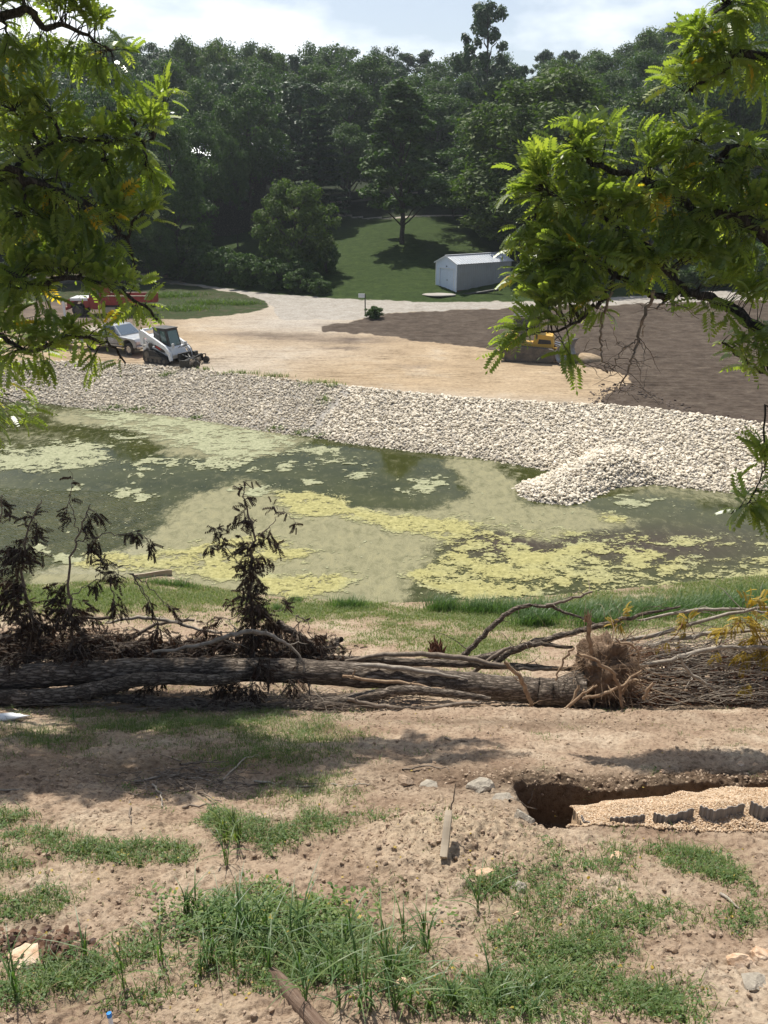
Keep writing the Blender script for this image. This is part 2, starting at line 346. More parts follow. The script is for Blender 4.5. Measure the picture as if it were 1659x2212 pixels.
M['verge'] = m_noise('rough_grass_verge', [(.32, (0.075, 0.064, 0.045)), (.47, (0.038, 0.049, 0.017)), (.7, (0.026, 0.053, 0.015))], 1.3, .95, 1, .2, 6, spec=.1)
M['bankstone'] = m_noise('stone_bed', [(.3, (.20, .18, .155)), (.5, (.34, .31, .27)), (.7, (.48, .45, .40))], 4, .95, .8, .1, 9, spec=.1)
M['forestfloor'] = m_noise('forest_floor', [(.3, (.012, .018, .008)), (.6, (.03, .04, .018)), (.75, (.05, .05, .03))], 1, .95, .8, .2, 5, spec=.1)
def m_stone(name, a, b, c, bs=.6):
    m, t, p, o = newmat(name); v = objco(t); n = noise(t, 9, 6, .65, v)
    r = ramp(t, attr(t, 'v'), [(0, a), (.5, b), (1, c)]); r2 = ramp(t, n.outputs['Fac'], [(.3, (.72, .7, .66)), (.65, (1.08, 1.08, 1.08))])
    t.links.new(mixc(t, 1.0, r.outputs[0], r2.outputs[0], 'MULTIPLY'), p.inputs['Base Color']); p.inputs['Roughness'].default_value = .9; p.inputs['Specular IOR Level'].default_value = .2
    bump(t, p, n.outputs['Fac'], bs, .02); return m
M['riprap'] = m_stone('white_limestone', (0.475, 0.419, 0.335), (0.702, 0.629, 0.511), (0.866, 0.788, 0.660))
M['chip'] = m_stone('orange_drain_gravel', (0.391, 0.267, 0.166), (0.527, 0.387, 0.258), (0.629, 0.516, 0.396), .2)
M['fieldstone'] = m_noise('orange_limestone', [(.3, (.42, .22, .11)), (.5, (.58, .42, .29)), (.7, (.66, .56, .45))], 7, .9, .8, .02, 30)
M['greystone'] = m_noise('grey_clay_lump', [(.3, (.24, .21, .17)), (.6, (.42, .37, .30))], 9, .95, .9, .03, 30)
M['clod'] = m_noise('soil_clod', [(.3, (.26, .18, .12)), (.6, (.46, .35, .255))], 9, .95, .9, .03, 40, spec=.1)
def m_bark(name, a, b, c, sc=(2.6, 13, 13), s=1.5):
    m, t, p, o = newmat(name); v = objco(t, sc); vo = N(t, 'ShaderNodeTexVoronoi', feature='DISTANCE_TO_EDGE'); vo.inputs['Scale'].default_value = s
    n = noise(t, s * 1.1, 8, .72, v); nsc = N(t, 'ShaderNodeVectorMath', operation='SCALE'); nsc.inputs['Scale'].default_value = 1.5; t.links.new(n.outputs['Color'], nsc.inputs[0])
    add = N(t, 'ShaderNodeVectorMath', operation='ADD'); t.links.new(v, add.inputs[0]); t.links.new(nsc.outputs[0], add.inputs[1]); t.links.new(add.outputs[0], vo.inputs['Vector'])
    r = ramp(t, vo.outputs['Distance'], [(0, a), (.2, b), (.5, c)]); r2 = ramp(t, n.outputs['Fac'], [(.3, (.6, .6, .6)), (.7, (1.2, 1.2, 1.2))])
    t.links.new(mixc(t, 1.0, r.outputs[0], r2.outputs[0], 'MULTIPLY'), p.inputs['Base Color']); p.inputs['Roughness'].default_value = .9; p.inputs['Specular IOR Level'].default_value = .2
    bump(t, p, vo.outputs['Distance'], 1, .06); return m
M['logbark'] = m_bark('log_bark', (0.062, 0.047, 0.037), (0.296, 0.238, 0.185), (0.621, 0.527, 0.433))
M['bark'] = m_bark('tree_bark', (0.032, 0.026, 0.021), (0.088, 0.074, 0.061), (0.160, 0.136, 0.112), (10, 10, 3))
M['twig'] = m_noise('dry_twig', [(.3, (.10, .075, .055)), (.7, (.26, .21, .165))], 12, .85, .3, .01)
M['palewood'] = m_noise('bleached_twig', [(.3, (.17, .14, .11)), (.7, (.40, .35, .29))], 12, .85, .3, .01)
M['root'] = m_noise('earthy_root', [(.3, (.16, .095, .055)), (.7, (.40, .29, .19))], 10, .9, .5, .01)
M['rotten'] = m_noise('rotten_redwood', [(.3, (.07, .028, .016)), (.7, (.22, .10, .055))], 14, .9, .6, .02)
M['board'] = m_noise('weathered_board', [(.3, (.30, .24, .17)), (.7, (.50, .42, .32))], 6, .8, .4, .01, 20, (1, 1, .12))
M['splitlog'] = m_noise('split_wood', [(.3, (0.085, 0.050, 0.033)), (.55, (0.150, 0.100, 0.070)), (.7, (0.190, 0.140, 0.105))], 9, .8, .8, .02, 14, (6, 6, .5))
M['clay'] = m_noise('root_ball_soil', [(.3, (.09, .055, .035)), (.7, (.27, .19, .13))], 6, .95, 1, .06, 18, spec=.1)
M['treeleaf'] = m_leaf('far_foliage', [(0, (0.036, 0.065, 0.016)), (.5, (0.058, 0.101, 0.023)), (1, (0.097, 0.147, 0.035))], .28, .6, .2, (1.1, 1.4, .5))
M['treeleaf_b'] = m_leaf('far_foliage_blue_green', [(0, (0.033, 0.063, 0.026)), (.5, (0.051, 0.092, 0.036)), (1, (0.088, 0.134, 0.058))], .25, .5, .35, (1.1, 1.3, .6))
M['treeleaf_c'] = m_leaf('far_foliage_yellow_green', [(0, (0.048, 0.079, 0.016)), (.5, (0.079, 0.118, 0.023)), (1, (0.128, 0.169, 0.035))], .3, .6, .2, (1.1, 1.4, .45))
M['conif'] = m_leaf('conifer_needles', [(0, (.022, .045, .022)), (1, (.06, .10, .045))], .15, .7, .2)
M['walnut'] = m_leaf('walnut_leaflet', [(0, (.11, .165, .045)), (.5, (.19, .255, .065)), (.85, (.30, .345, .09)), (.93, (.45, .39, .08)), (1, (.62, .42, .05))], .58, .30, .75, (1.6, 1.6, .55))
M['deadleaf'] = m_leaf('dead_brown_leaf', [(0, (.022, .014, .010)), (.7, (.055, .033, .022)), (1, (.13, .075, .045))], .15, .6, .3, (1.4, .9, .5))
M['yellowleaf'] = m_leaf('yellowed_leaf', [(0, (.22, .17, .03)), (.6, (.42, .30, .04)), (1, (.52, .40, .10))], .4, .5, .3, (1.2, 1.1, .5))
M['grass'] = m_leaf('grass_blade', [(0, (.06, .10, .025)), (.5, (.11, .165, .042)), (.85, (.18, .22, .065)), (1, (.38, .32, .15))], .4, .5, .35, (1.3, 1.5, .5))
M['bluegrass'] = m_leaf('broad_grass_blade', [(0, (.06, .115, .042)), (.6, (.105, .17, .058)), (1, (.18, .23, .075))], .4, .42, .45, (1.2, 1.5, .5))
M['weed'] = m_leaf('weed_leaf', [(0, (.06, .115, .03)), (.6, (.11, .18, .05)), (.93, (.19, .24, .07)), (1, (.38, .30, .06))], .4, .5, .35, (1.3, 1.5, .5))
# ------------------------------------------------------------------ ground sheet, split by what covers it
def rows_Y():
    ys = []
    y = 2290.0
    while y > 560:
        a = PITCH + math.atan((y - 1106) / FD); lo, hi = 0.3, 3000.0
        zz = lambda Y: float(HB(0., Y, False))
        for _ in range(34):
            md = math.sqrt(lo * hi)
            if (CAMZ - zz(md)) / md > math.tan(a): lo = md
            else: hi = md
        ys.append(lo); y -= 1.9 if lo < 14 else (2.4 if lo < 22.5 or lo > 36 else 6)
    ys += list(np.arange(7.2, 7.72, .007)) + list(np.arange(6.35, 6.7, .012))
    ys += list(np.arange(23, 32, .5)) + list(np.arange(31, 53, .08))
    Y1 = max(ys); s = Y1
    while s < 420: s *= 1.012 if s < 260 else 1.06; ys.append(s)
    s = min(ys)
    ys += list(np.linspace(s - .05, -4, 40)) + list(np.linspace(-5, -40, 20))
    return np.unique(np.round(np.array(ys), 4))
GY = rows_Y()
GU = np.concatenate([np.linspace(-4, -.9, 46)[:-1], np.linspace(-.9, .9, 1040), np.linspace(.9, 4, 46)[1:]])
gs = np.sqrt(np.maximum(GY, 0) ** 2 + 2.6 ** 2)
GX = GU[None, :] * gs[:, None]; GYY = np.repeat(GY[:, None], len(GU), 1)
HZ0 = HB(GX, GYY); HZ = HD(GX, GYY, HZ0)
PX, PY = proj(GX, GYY, HB(GX, GYY, False))
wx = PX + (fbm(GX * 1.3, GYY * 1.3, 4) - .5) * 26; wy = PY + (fbm(GX * 1.3 + 31, GYY * 1.3 + 9, 4) - .5) * 9 + (fbm(GX * 4, GYY * 4, 2) - .5) * 2 * (GYY > 30)
NB = NearBank = GYY < np.interp(GX, NSX, NSY) + 1
RT = np.interp(GX, RTX, RTY) + (fbm(GX * .8, GYY * .8, 3) - .5) * .5
LW = np.interp(GX, LWX, LWY)
SOILP = [(840, 674), (950, 667), (1075, 664), (1300, 657), (1659, 647), (2300, 620), (2300, 1100), (1659, 930), (1520, 910), (1400, 895), (1285, 880), (1310, 850), (1365, 828), (1360, 812), (1290, 795), (1230, 785), (1080, 757), (900, 735), (800, 722), (700, 716), (690, 706), (790, 690)]
VERGE = [(-300, 612), (345, 612), (420, 617), (520, 634), (575, 652), (583, 664), (560, 671), (500, 680), (400, 692), (345, 690), (240, 655), (-300, 640)]
ROADP = [(-400, 590), (345, 602), (480, 618), (560, 628), (700, 640), (790, 646), (900, 650), (1060, 651), (1270, 643), (1500, 628), (1700, 618), (2300, 598), (2300, 622), (1659, 648), (1300, 659), (1075, 667), (950, 671), (840, 676), (770, 692), (720, 690), (600, 690), (590, 660), (520, 632), (420, 614), (345, 610), (-400, 604)]
far = GYY > RT
cls = np.zeros(GX.shape, np.int8)                       # 0 hillside
cls[~NB] = 1                                            # stone bed and pond bottom
cls[far] = 2                                            # yard
cls[far & inpoly(wx, wy, SOILP)] = 3
cls[far & inpoly(wx, wy, ROADP)] = 4
cls[far & inpoly(wx, wy, VERGE) & (GYY < LW)] = 6
cls[(GYY > LW + (fbm(GX * .5, GYY * .5, 3) - .5) * 1.6)] = 5
ff = (GYY > LW + 38 + 10 * (fbm(GX * .08, GYY * .08, 3) - .5)) | ((GYY > LW + 1.5) & (PX + (fbm(GX * .2, GYY * .2, 3) - .5) * 60 < 380) & (PY > 470) ) | ((GYY > LW + 14) & (PX > 1100) & (PX < 1460))
cls[(cls == 5) & ff] = 7
for Yr in (np.interp(GX, [-60, -22, -8, 12], [112, 117, 126, 133]),):
    cls[(np.abs(GYY - Yr) < 1.1) & (PX < 900) & (PX > 380)] = 4
# attributes
def blob(cx, cy, rx, ry, X=None, Y=None):
    X = wx if X is None else X; Y = wy if Y is None else Y
    return np.exp(-(((X - cx) / rx) ** 2 + ((Y - cy) / ry) ** 2))
damp_shade = np.clip(blob(1350, 1690, 420, 22) + blob(1500, 1735, 400, 40) + .8 * blob(300, 1660, 200, 28) + .7 * blob(1100, 1560, 400, 10) + .5 * blob(900, 1660, 250, 30) + .8 * blob(60, 1990, 60, 25) + .5 * blob(300, 1500, 500, 40), 0, 1)  # moist band by the log, plus tree shade and backlit trench painted darker
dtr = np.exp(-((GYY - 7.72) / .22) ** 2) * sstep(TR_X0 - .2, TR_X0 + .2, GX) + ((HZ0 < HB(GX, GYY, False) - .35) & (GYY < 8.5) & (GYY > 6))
damp_shade = np.clip(damp_shade + dtr * .9, 0, 1)
clay = np.clip(np.exp(-(((GX - MND[0]) / .85) ** 2 + ((GYY - MND[1]) / .85) ** 2) ** 1.5) * .8 * (.4 + fbm(GX * 4, GYY * 4, 3)) + blob(690, 1700, 70, 30) * .9 + .5 * blob(300, 1790, 220, 14) + .5 * blob(450, 2170, 90, 40) + .45 * blob(200, 1900, 160, 20), 0, 1)
GP = [(100, 1820, 90, 22, .9), (200, 1845, 130, 20, 1), (330, 1850, 90, 26, 1), (490, 1790, 34, 40, 1), (600, 1810, 110, 30, 1), (700, 1790, 90, 22, .9), (20, 1770, 50, 22, .8), (10, 1870, 60, 30, .9), (60, 1960, 110, 26, .8), (400, 1565, 300, 30, .95), (650, 1590, 150, 30, .95), (640, 1710, 90, 30, .8), (750, 1720, 60, 20, .6),
      (100, 1590, 170, 34, .8), (560, 1640, 160, 24, .7), (740, 1620, 100, 20, .6), (560, 2020, 170, 70, 1), (700, 2060, 180, 90, 1), (880, 2090, 90, 90, .8), (150, 2130, 150, 60, .8), (330, 2060, 80, 50, .6), (1120, 2000, 120, 70, .8), (1240, 2060, 140, 60, .9), (1150, 2160, 200, 60, 1), (1380, 2170, 160, 50, .8), (1330, 1850, 90, 40, .6), (1500, 1860, 110, 40, .9), (1570, 1890, 70, 30, .9), (1290, 1820, 40, 30, .5), (1180, 1890, 60, 30, .5), (1400, 1960, 120, 40, .5), (1600, 2000, 60, 40, .5), (1080, 1950, 70, 40, .8), (1180, 1665, 40, 8, .6), (1310, 2000, 90, 50, .6)]
BP = [(200, 1290, 240, 34, 1), (420, 1290, 120, 26, .9), (640, 1320, 120, 22, .9), (760, 1310, 70, 24, 1), (900, 1330, 120, 16, .8), (1100, 1330, 160, 34, 1), (1350, 1320, 200, 40, 1), (1600, 1300, 200, 60, 1), (900, 1370, 120, 20, .6), (1020, 1400, 120, 30, .8), (1000, 1470, 60, 20, .8), (820, 1480, 60, 10, .8), (800, 1380, 60, 14, .4)]
def lev(X, Y, P):
    s = 0
    for cx, cy, rx, ry, a in P: s = np.maximum(s, a * blob(cx, cy, rx, ry, X, Y) ** .7)
    return s
green = np.clip(lev(wx, wy, [(a, b, c, d, e * .55) for a, b, c, d, e in GP]) * (GYY < 12.6) + lev(wx, wy, BP) * (GYY > 12.8) * 1.0, 0, 1) * NB
green = np.where((np.abs(PX - 829) > 900), np.clip((fbm(GX * 1.1, GYY * 1.1, 3) - .45) * 3, 0, .6), green)
pale = np.clip(sstep(700, 640, wy) * sstep(330, 500, wx) + blob(640, 700, 200, 25) + .8 * sstep(810, 860, wy - (wx - 640) * .06) * sstep(300, 500, wx) + .7 * blob(470, 800, 160, 25) + .5 * blob(600, 760, 200, 22), 0, 1)
soil = np.clip(sstep(745, 690, wy) * sstep(430, 250, wx) + .7 * blob(640, 728, 110, 7) + .8 * blob(760, 735, 90, 6) + .6 * blob(540, 722, 90, 5) + .5 * blob(720, 703, 60, 5) + .35 * blob(900, 790, 70, 4) + .9 * blob(740, 752, 50, 3), 0, 1)  # brown streaks, and the shaded ground round the red truck painted darker at left
soil = np.clip(soil * (.45 + 1.1 * fbm(GX * .5, GYY * 2.4, 3)), 0, 1)
def blur(a, k=3):
    a = a.astype(float)
    for _ in range(k):
        a = (np.roll(a, 1, 0) + a * 2 + np.roll(a, -1, 0)) / 4; a = (np.roll(a, 1, 1) + a * 2 + np.roll(a, -1, 1)) / 4
    return a
KM = {'ks': blur(cls == 3), 'kr': blur(cls == 4), 'kv': blur(cls == 6), 'kl': blur(cls == 5), 'pale': pale, 'soil': soil}
idx = np.arange(GX.size).reshape(GX.shape)
Q = np.stack([idx[:-1, :-1], idx[:-1, 1:], idx[1:, 1:], idx[1:, :-1]], -1).reshape(-1, 4)
qc = cls[:-1, :-1].ravel()
GV = np.stack([GX, GYY, HZ], -1).reshape(-1, 3)
names = {0: ('hillside_ground', 'dirt'), 1: ('pond_bank', 'bankstone'), 2: ('gravel_yard', 'pad'), 3: ('bare_soil', 'pad'), 4: ('gravel_road', 'pad'), 5: ('lawn', 'pad'), 6: ('grass_verge', 'pad'), 7: ('forest_floor', 'forestfloor')}
for c, (nm, mt) in names.items():
    F = Q[qc == c]
    if not len(F): continue
    u, inv = np.unique(F.ravel(), return_inverse=True)
    va = {'damp_shade': damp_shade.ravel()[u], 'green': green.ravel()[u], 'clay': clay.ravel()[u]} if c == 0 else ({k: a.ravel()[u] for k, a in KM.items()} if c in (2, 3, 4, 5, 6) else None)
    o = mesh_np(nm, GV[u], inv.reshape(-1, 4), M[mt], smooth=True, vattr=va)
    o['kind'] = 'structure'

# ------------------------------------------------------------------ pond water and floating algae
WY = np.concatenate([np.linspace(17, 30, 420), np.linspace(30, 53, 560)[1:]]); WU = np.concatenate([np.linspace(-1.4, -.5, 60)[:-1], np.linspace(-.5, .5, 1100), np.linspace(.5, 1.4, 60)[1:]])
WX = WU[None] * WY[:, None]; WYY = np.repeat(WY[:, None], len(WU), 1)
qx, qy = proj(WX, WYY, np.zeros_like(WX))
def warp(ax, ay, f=.7, s=0): return qx + (fbm(WX * f + s, WYY * f, 5, .6) - .5) * ax, qy + (fbm(WX * f + 40 + s, WYY * f + 11, 5, .6) - .5) * ay
w1 = warp(70, 26); w2 = warp(120, 26, .45, 3); w3 = warp(110, 44, 1.6, 9)
def soft(P, wv, k=2):
    s = 0
    for dx, dy in ((0, 0), (22, 0), (-22, 0), (0, 8), (0, -8), (14, 6), (-14, -6), (14, -6), (-14, 6)): s = s + inpoly(wv[0] + dx, wv[1] + dy, P)
    return s / 9.
FILM = [[(505, 1035), (560, 1040), (640, 1080), (760, 1100), (900, 1105), (1000, 1075), (1010, 1040), (955, 985), (1100, 1000), (1125, 1095), (1250, 1098), (1375, 1130), (1250, 1150), (1180, 1172), (1110, 1150), (1040, 1130), (960, 1170), (880, 1300), (250, 1310), (60, 1290), (120, 1225), (290, 1180), (350, 1120), (440, 1070)], [(150, 888), (400, 898), (560, 920), (650, 945), (620, 975), (480, 1000), (380, 985), (300, 930), (130, 915)]]
film = np.maximum(soft(FILM[0], w2), .85 * soft(FILM[1], w2))
film = np.maximum(film, .35 * np.exp(-(((qx - 60) / 110) ** 2 + ((qy - 945) / 16) ** 2)))
film = np.maximum(film, .5 * np.exp(-((qy - np.interp(qx, [1330, 1660], [1045, 1085])) / 16) ** 2) * (qx > 1300))
rip = sstep(1045, 1075, qy - (qx - 0) * .03) * sstep(380, 300, qx + (qy - 1060) * .15) * (qy < 1240)
brown = np.exp(-(((qx - 1400) / 260) ** 2 + ((qy - 1180) / 45) ** 2)) + .8 * np.exp(-(((qx - 1080) / 130) ** 2 + ((qy - 1175) / 34) ** 2))
wi = np.arange(WX.size).reshape(WX.shape); WQ = np.stack([wi[:-1, :-1], wi[:-1, 1:], wi[1:, 1:], wi[1:, :-1]], -1).reshape(-1, 4)
WV = np.stack([WX, WYY, np.zeros_like(WX)], -1).reshape(-1, 3)
def m_water():
    m, t, p, o = newmat('pond_water'); v = objco(t)
    n1 = noise(t, .5, 6, .6, v); base = ramp(t, n1.outputs['Fac'], [(.3, (.026, .031, .009)), (.7, (.050, .054, .016))])
    b2 = mixc(t, attr(t, 'brown'), base.outputs[0], (.035, .024, .014))
    n2 = noise(t, 3, 10, .75, objco(t, (1, .6, 1)), .6); n3 = noise(t, 30, 8, .7, v)
    fl = N(t, 'ShaderNodeMath', operation='MULTIPLY_ADD'); t.links.new(n2.outputs['Fac'], fl.inputs[0]); fl.inputs[1].default_value = 1.9; fl.inputs[2].default_value = -.95
    f2 = N(t, 'ShaderNodeMath', operation='ADD'); t.links.new(fl.outputs[0], f2.inputs[0]); t.links.new(attr(t, 'film'), f2.inputs[1])
    sp = N(t, 'ShaderNodeMath', operation='MULTIPLY_ADD'); t.links.new(n3.outputs['Fac'], sp.inputs[0]); sp.inputs[1].default_value = .9; sp.inputs[2].default_value = -.45
    f2b = N(t, 'ShaderNodeMath', operation='ADD'); t.links.new(f2.outputs[0], f2b.inputs[0]); t.links.new(sp.outputs[0], f2b.inputs[1])
    f3 = N(t, 'ShaderNodeMapRange', interpolation_type='SMOOTHSTEP'); f3.inputs[1].default_value = -.02; f3.inputs[2].default_value = .86; f3.inputs[4].default_value = .92; t.links.new(f2b.outputs[0], f3.inputs[0])
    fc = ramp(t, n3.outputs['Fac'], [(.3, (.16, .15, .08)), (.5, (.235, .22, .13)), (.72, (.33, .305, .195))])
    sprk = ramp(t, n3.outputs['Fac'], [(.66, (0, 0, 0)), (.72, (.6, .6, .6))])
    colr = mixc(t, sprk.outputs[0], b2, (.20, .20, .10))
    mo = ramp(t, n2.outputs['Fac'], [(.32, (.62, .64, .60)), (.52, (1, 1, 1)), (.7, (1.2, 1.18, 1.1))]); t.links.new(mixc(t, f3.outputs[0], colr, mixc(t, 1.0, fc.outputs[0], mo.outputs[0], 'MULTIPLY')), p.inputs['Base Color'])
    ro = N(t, 'ShaderNodeMapRange'); ro.inputs[3].default_value = .04; ro.inputs[4].default_value = .55; t.links.new(f3.outputs[0], ro.inputs[0]); t.links.new(ro.outputs[0], p.inputs['Roughness'])
    io = N(t, 'ShaderNodeMapRange'); io.inputs[3].default_value = 1.2; io.inputs[4].default_value = 1.42; t.links.new(attr(t, 'rip'), io.inputs[0]); t.links.new(io.outputs[0], p.inputs['IOR']); p.inputs['Specular IOR Level'].default_value = .2
    wv = N(t, 'ShaderNodeTexWave', bands_direction='Y'); wv.inputs['Scale'].default_value = 1.9; wv.inputs['Distortion'].default_value = 6; wv.inputs['Detail'].default_value = 3; wv.inputs['Detail Scale'].default_value = 1.3
    rt = N(t, 'ShaderNodeMapping'); rt.inputs['Rotation'].default_value = (0, 0, R(28)); t.links.new(v, rt.inputs[0]); t.links.new(rt.outputs[0], wv.inputs['Vector'])
    mu = N(t, 'ShaderNodeMath', operation='MULTIPLY'); t.links.new(wv.outputs['Fac'], mu.inputs[0]); t.links.new(attr(t, 'rip'), mu.inputs[1])
    nn = noise(t, 1.7, 5, .6, v); a2 = N(t, 'ShaderNodeMath', operation='MULTIPLY_ADD'); t.links.new(nn.outputs['Fac'], a2.inputs[0]); a2.inputs[1].default_value = .045; t.links.new(mu.outputs[0], a2.inputs[2])
    bump(t, p, a2.outputs[0], .42, .035)
    return m
M['water'] = m_water()
wo = mesh_np('pond_water', WV, WQ, M['water'], smooth=True, vattr={'film': film.ravel(), 'rip': rip.ravel(), 'brown': np.clip(brown, 0, 1).ravel()}); wo['kind'] = 'structure'
# algae
AL = [([(-200, 980), (0, 976), (60, 962), (130, 955), (220, 965), (240, 985), (190, 1012), (90, 1018), (0, 1014), (-200, 1020)], .80),
      ([(150, 886), (300, 893), (430, 908), (560, 925), (640, 948), (610, 968), (540, 990), (480, 1003), (425, 995), (440, 975), (330, 950), (240, 935), (330, 925), (150, 918), (230, 905)], .80),
      ([(-200, 872), (100, 876), (230, 888), (160, 900), (0, 893), (-200, 890)], .55),
      ([(250, 935), (370, 945), (300, 955), (215, 950)], .6), ([(0, 905), (80, 905), (60, 918), (0, 918)], .5),
      ([(600, 955), (680, 960), (760, 985), (730, 1000), (640, 985)], .55)]
ISL = [(300, 1000, 50, 7), (430, 998, 48, 6), (345, 992, 26, 4), (600, 966, 46, 7), (520, 987, 34, 7), (560, 975, 22, 4), (490, 1000, 30, 5), (275, 1058, 36, 9), (250, 1066, 30, 6), (312, 1078, 24, 6), (305, 1031, 22, 3.5), (915, 1050, 40, 15), (930, 1042, 26, 8), (790, 1026, 40, 4), (672, 1042, 22, 4), (620, 1010, 30, 5), (1380, 1084, 40, 8), (700, 998, 40, 4), (690, 975, 40, 8), (270, 1000, 20, 3), (195, 960, 30, 7), (150, 1205, 30, 8), (160, 1055, 20, 5), (760, 1004, 26, 3), (560, 1012, 18, 3), (470, 1010, 20, 3), (360, 1022, 12, 2.5), (740, 1040, 12, 2.5), (545, 1060, 30, 8), (100, 1190, 22, 5)]
YL = [([(575, 1058), (700, 1062), (735, 1075), (790, 1100), (860, 1112), (940, 1140), (950, 1160), (870, 1155), (780, 1130), (740, 1115), (640, 1118), (600, 1100)], .82),
      ([(380, 1188), (470, 1165), (560, 1150), (640, 1170), (685, 1190), (675, 1212), (560, 1228), (500, 1262), (440, 1256), (330, 1240), (140, 1225), (160, 1200), (250, 1190), (300, 1205)], .80),
      ([(560, 1252), (680, 1240), (770, 1246), (745, 1280), (700, 1292), (600, 1295), (530, 1270)], .82),
      ([(790, 1112), (880, 1106), (1000, 1120), (1080, 1150), (1160, 1190), (1255, 1225), (1240, 1262), (1130, 1290), (1000, 1296), (900, 1270), (860, 1235), (960, 1190), (930, 1160)], .74),
      ([(1120, 1185), (1300, 1170), (1500, 1190), (1520, 1240), (1480, 1262), (1340, 1290), (1250, 1290)], .60),
      ([(1500, 1200), (1700, 1195), (1900, 1200), (1900, 1260), (1600, 1280), (1480, 1270)], .50),
      ([(1290, 1108), (1375, 1128), (1330, 1138), (1270, 1122)], .75),
      ([(1180, 1140), (1400, 1150), (1500, 1150), (1659, 1165), (1900, 1165), (1900, 1190), (1659, 1185), (1300, 1180), (1150, 1165)], .50),
      ([(960, 1110), (1100, 1130), (1200, 1150), (1120, 1180), (1000, 1160)], .50)]
lvA = np.zeros(WX.shape); lvY = np.zeros(WX.shape)
for P, a in AL: lvA = np.maximum(lvA, a * soft(P, w1))
for cx, cy, rx, ry in ISL:
    d = ((w3[0] - cx) / rx) ** 2 + ((w3[1] - cy) / (ry * 1.25)) ** 2; lvA = np.maximum(lvA, .86 * np.clip(1.35 - d * .8, 0, 1))
for P, a in YL: lvY = np.maximum(lvY, a * soft(P, w1))
an = fbm(WX * 2.3, WYY * 3.2, 5, .62); an2 = fbm(WX * .8 + 5, WYY * 1.2, 4, .6)
crumbs = (fbm(WX * 6, WYY * 8, 3, .7) > .735) & (fbm(WX * .5, WYY * .7, 2) > .42) & (qx < 1659)
lv = np.maximum(lvA, lvY)
field = lv + (an - .5) * 1.6 + (an2 - .5) * .7 + (fbm(WX * 11, WYY * 15, 3, .7) - .5) * .9
amask = ((field > .36) & (lv > .05)) | crumbs
ayel = np.clip(lvY * 1.25 - lvA + (an2 - .5) * .8, 0, 1)
fm = (amask[:-1, :-1] & amask[1:, 1:] & (np.abs(WU)[None, :-1] < 1)).ravel() & (HB(WX, WYY, False)[:-1, :-1] < .03).ravel()
F = WQ[fm]; u, inv = np.unique(F.ravel(), return_inverse=True)
AV = WV[u].copy(); AV[:, 2] = .010 + .012 * np.clip((field.ravel()[u] - .45) * 2, 0, 1) + .012 * fbm(AV[:, 0] * 9, AV[:, 1] * 9, 3)
def m_algae():
    m, t, p, o = newmat('algae_scum'); v = objco(t); n = noise(t, 6, 9, .75, v); n2 = noise(t, 40, 5, .7, v)
    a = ramp(t, n.outputs['Fac'], [(.32, (.16, .17, .09)), (.5, (.27, .275, .16)), (.7, (.41, .40, .26))])
    b = ramp(t, n.outputs['Fac'], [(.32, (.17, .16, .06)), (.5, (.30, .275, .105)), (.7, (.46, .42, .19))])
    c = mixc(t, attr(t, 'yel'), a.outputs[0], b.outputs[0]); t.links.new(c, p.inputs['Base Color']); p.inputs['Roughness'].default_value = .8; p.inputs['Specular IOR Level'].default_value = .25
    bump(t, p, n2.outputs['Fac'], .6, .03)
    n4 = noise(t, 13, 6, .75, v); a1 = N(t, 'ShaderNodeMath', operation='MULTIPLY_ADD'); t.links.new(n4.outputs['Fac'], a1.inputs[0]); a1.inputs[1].default_value = 1.3; t.links.new(attr(t, 'cov'), a1.inputs[2])
    a2 = N(t, 'ShaderNodeMapRange'); a2.inputs[1].default_value = 1.12; a2.inputs[2].default_value = 1.34; t.links.new(a1.outputs[0], a2.inputs[0])
    tr = N(t, 'ShaderNodeBsdfTransparent'); ms = N(t, 'ShaderNodeMixShader'); t.links.new(a2.outputs[0], ms.inputs[0]); t.links.new(tr.outputs[0], ms.inputs[1]); t.links.new(p.outputs[0], ms.inputs[2]); t.links.new(ms.outputs[0], o.inputs[0]); return m
M['algae'] = m_algae()
ao = mesh_np('floating_algae', AV, inv.reshape(-1, 4), M['algae'], smooth=True, vattr={'yel': ayel.ravel()[u], 'cov': np.where(crumbs, .9, field).ravel()[u]})
tag(ao, 'pale and yellow green algae scum floating in patches on the pond', 'algae', kind='stuff')

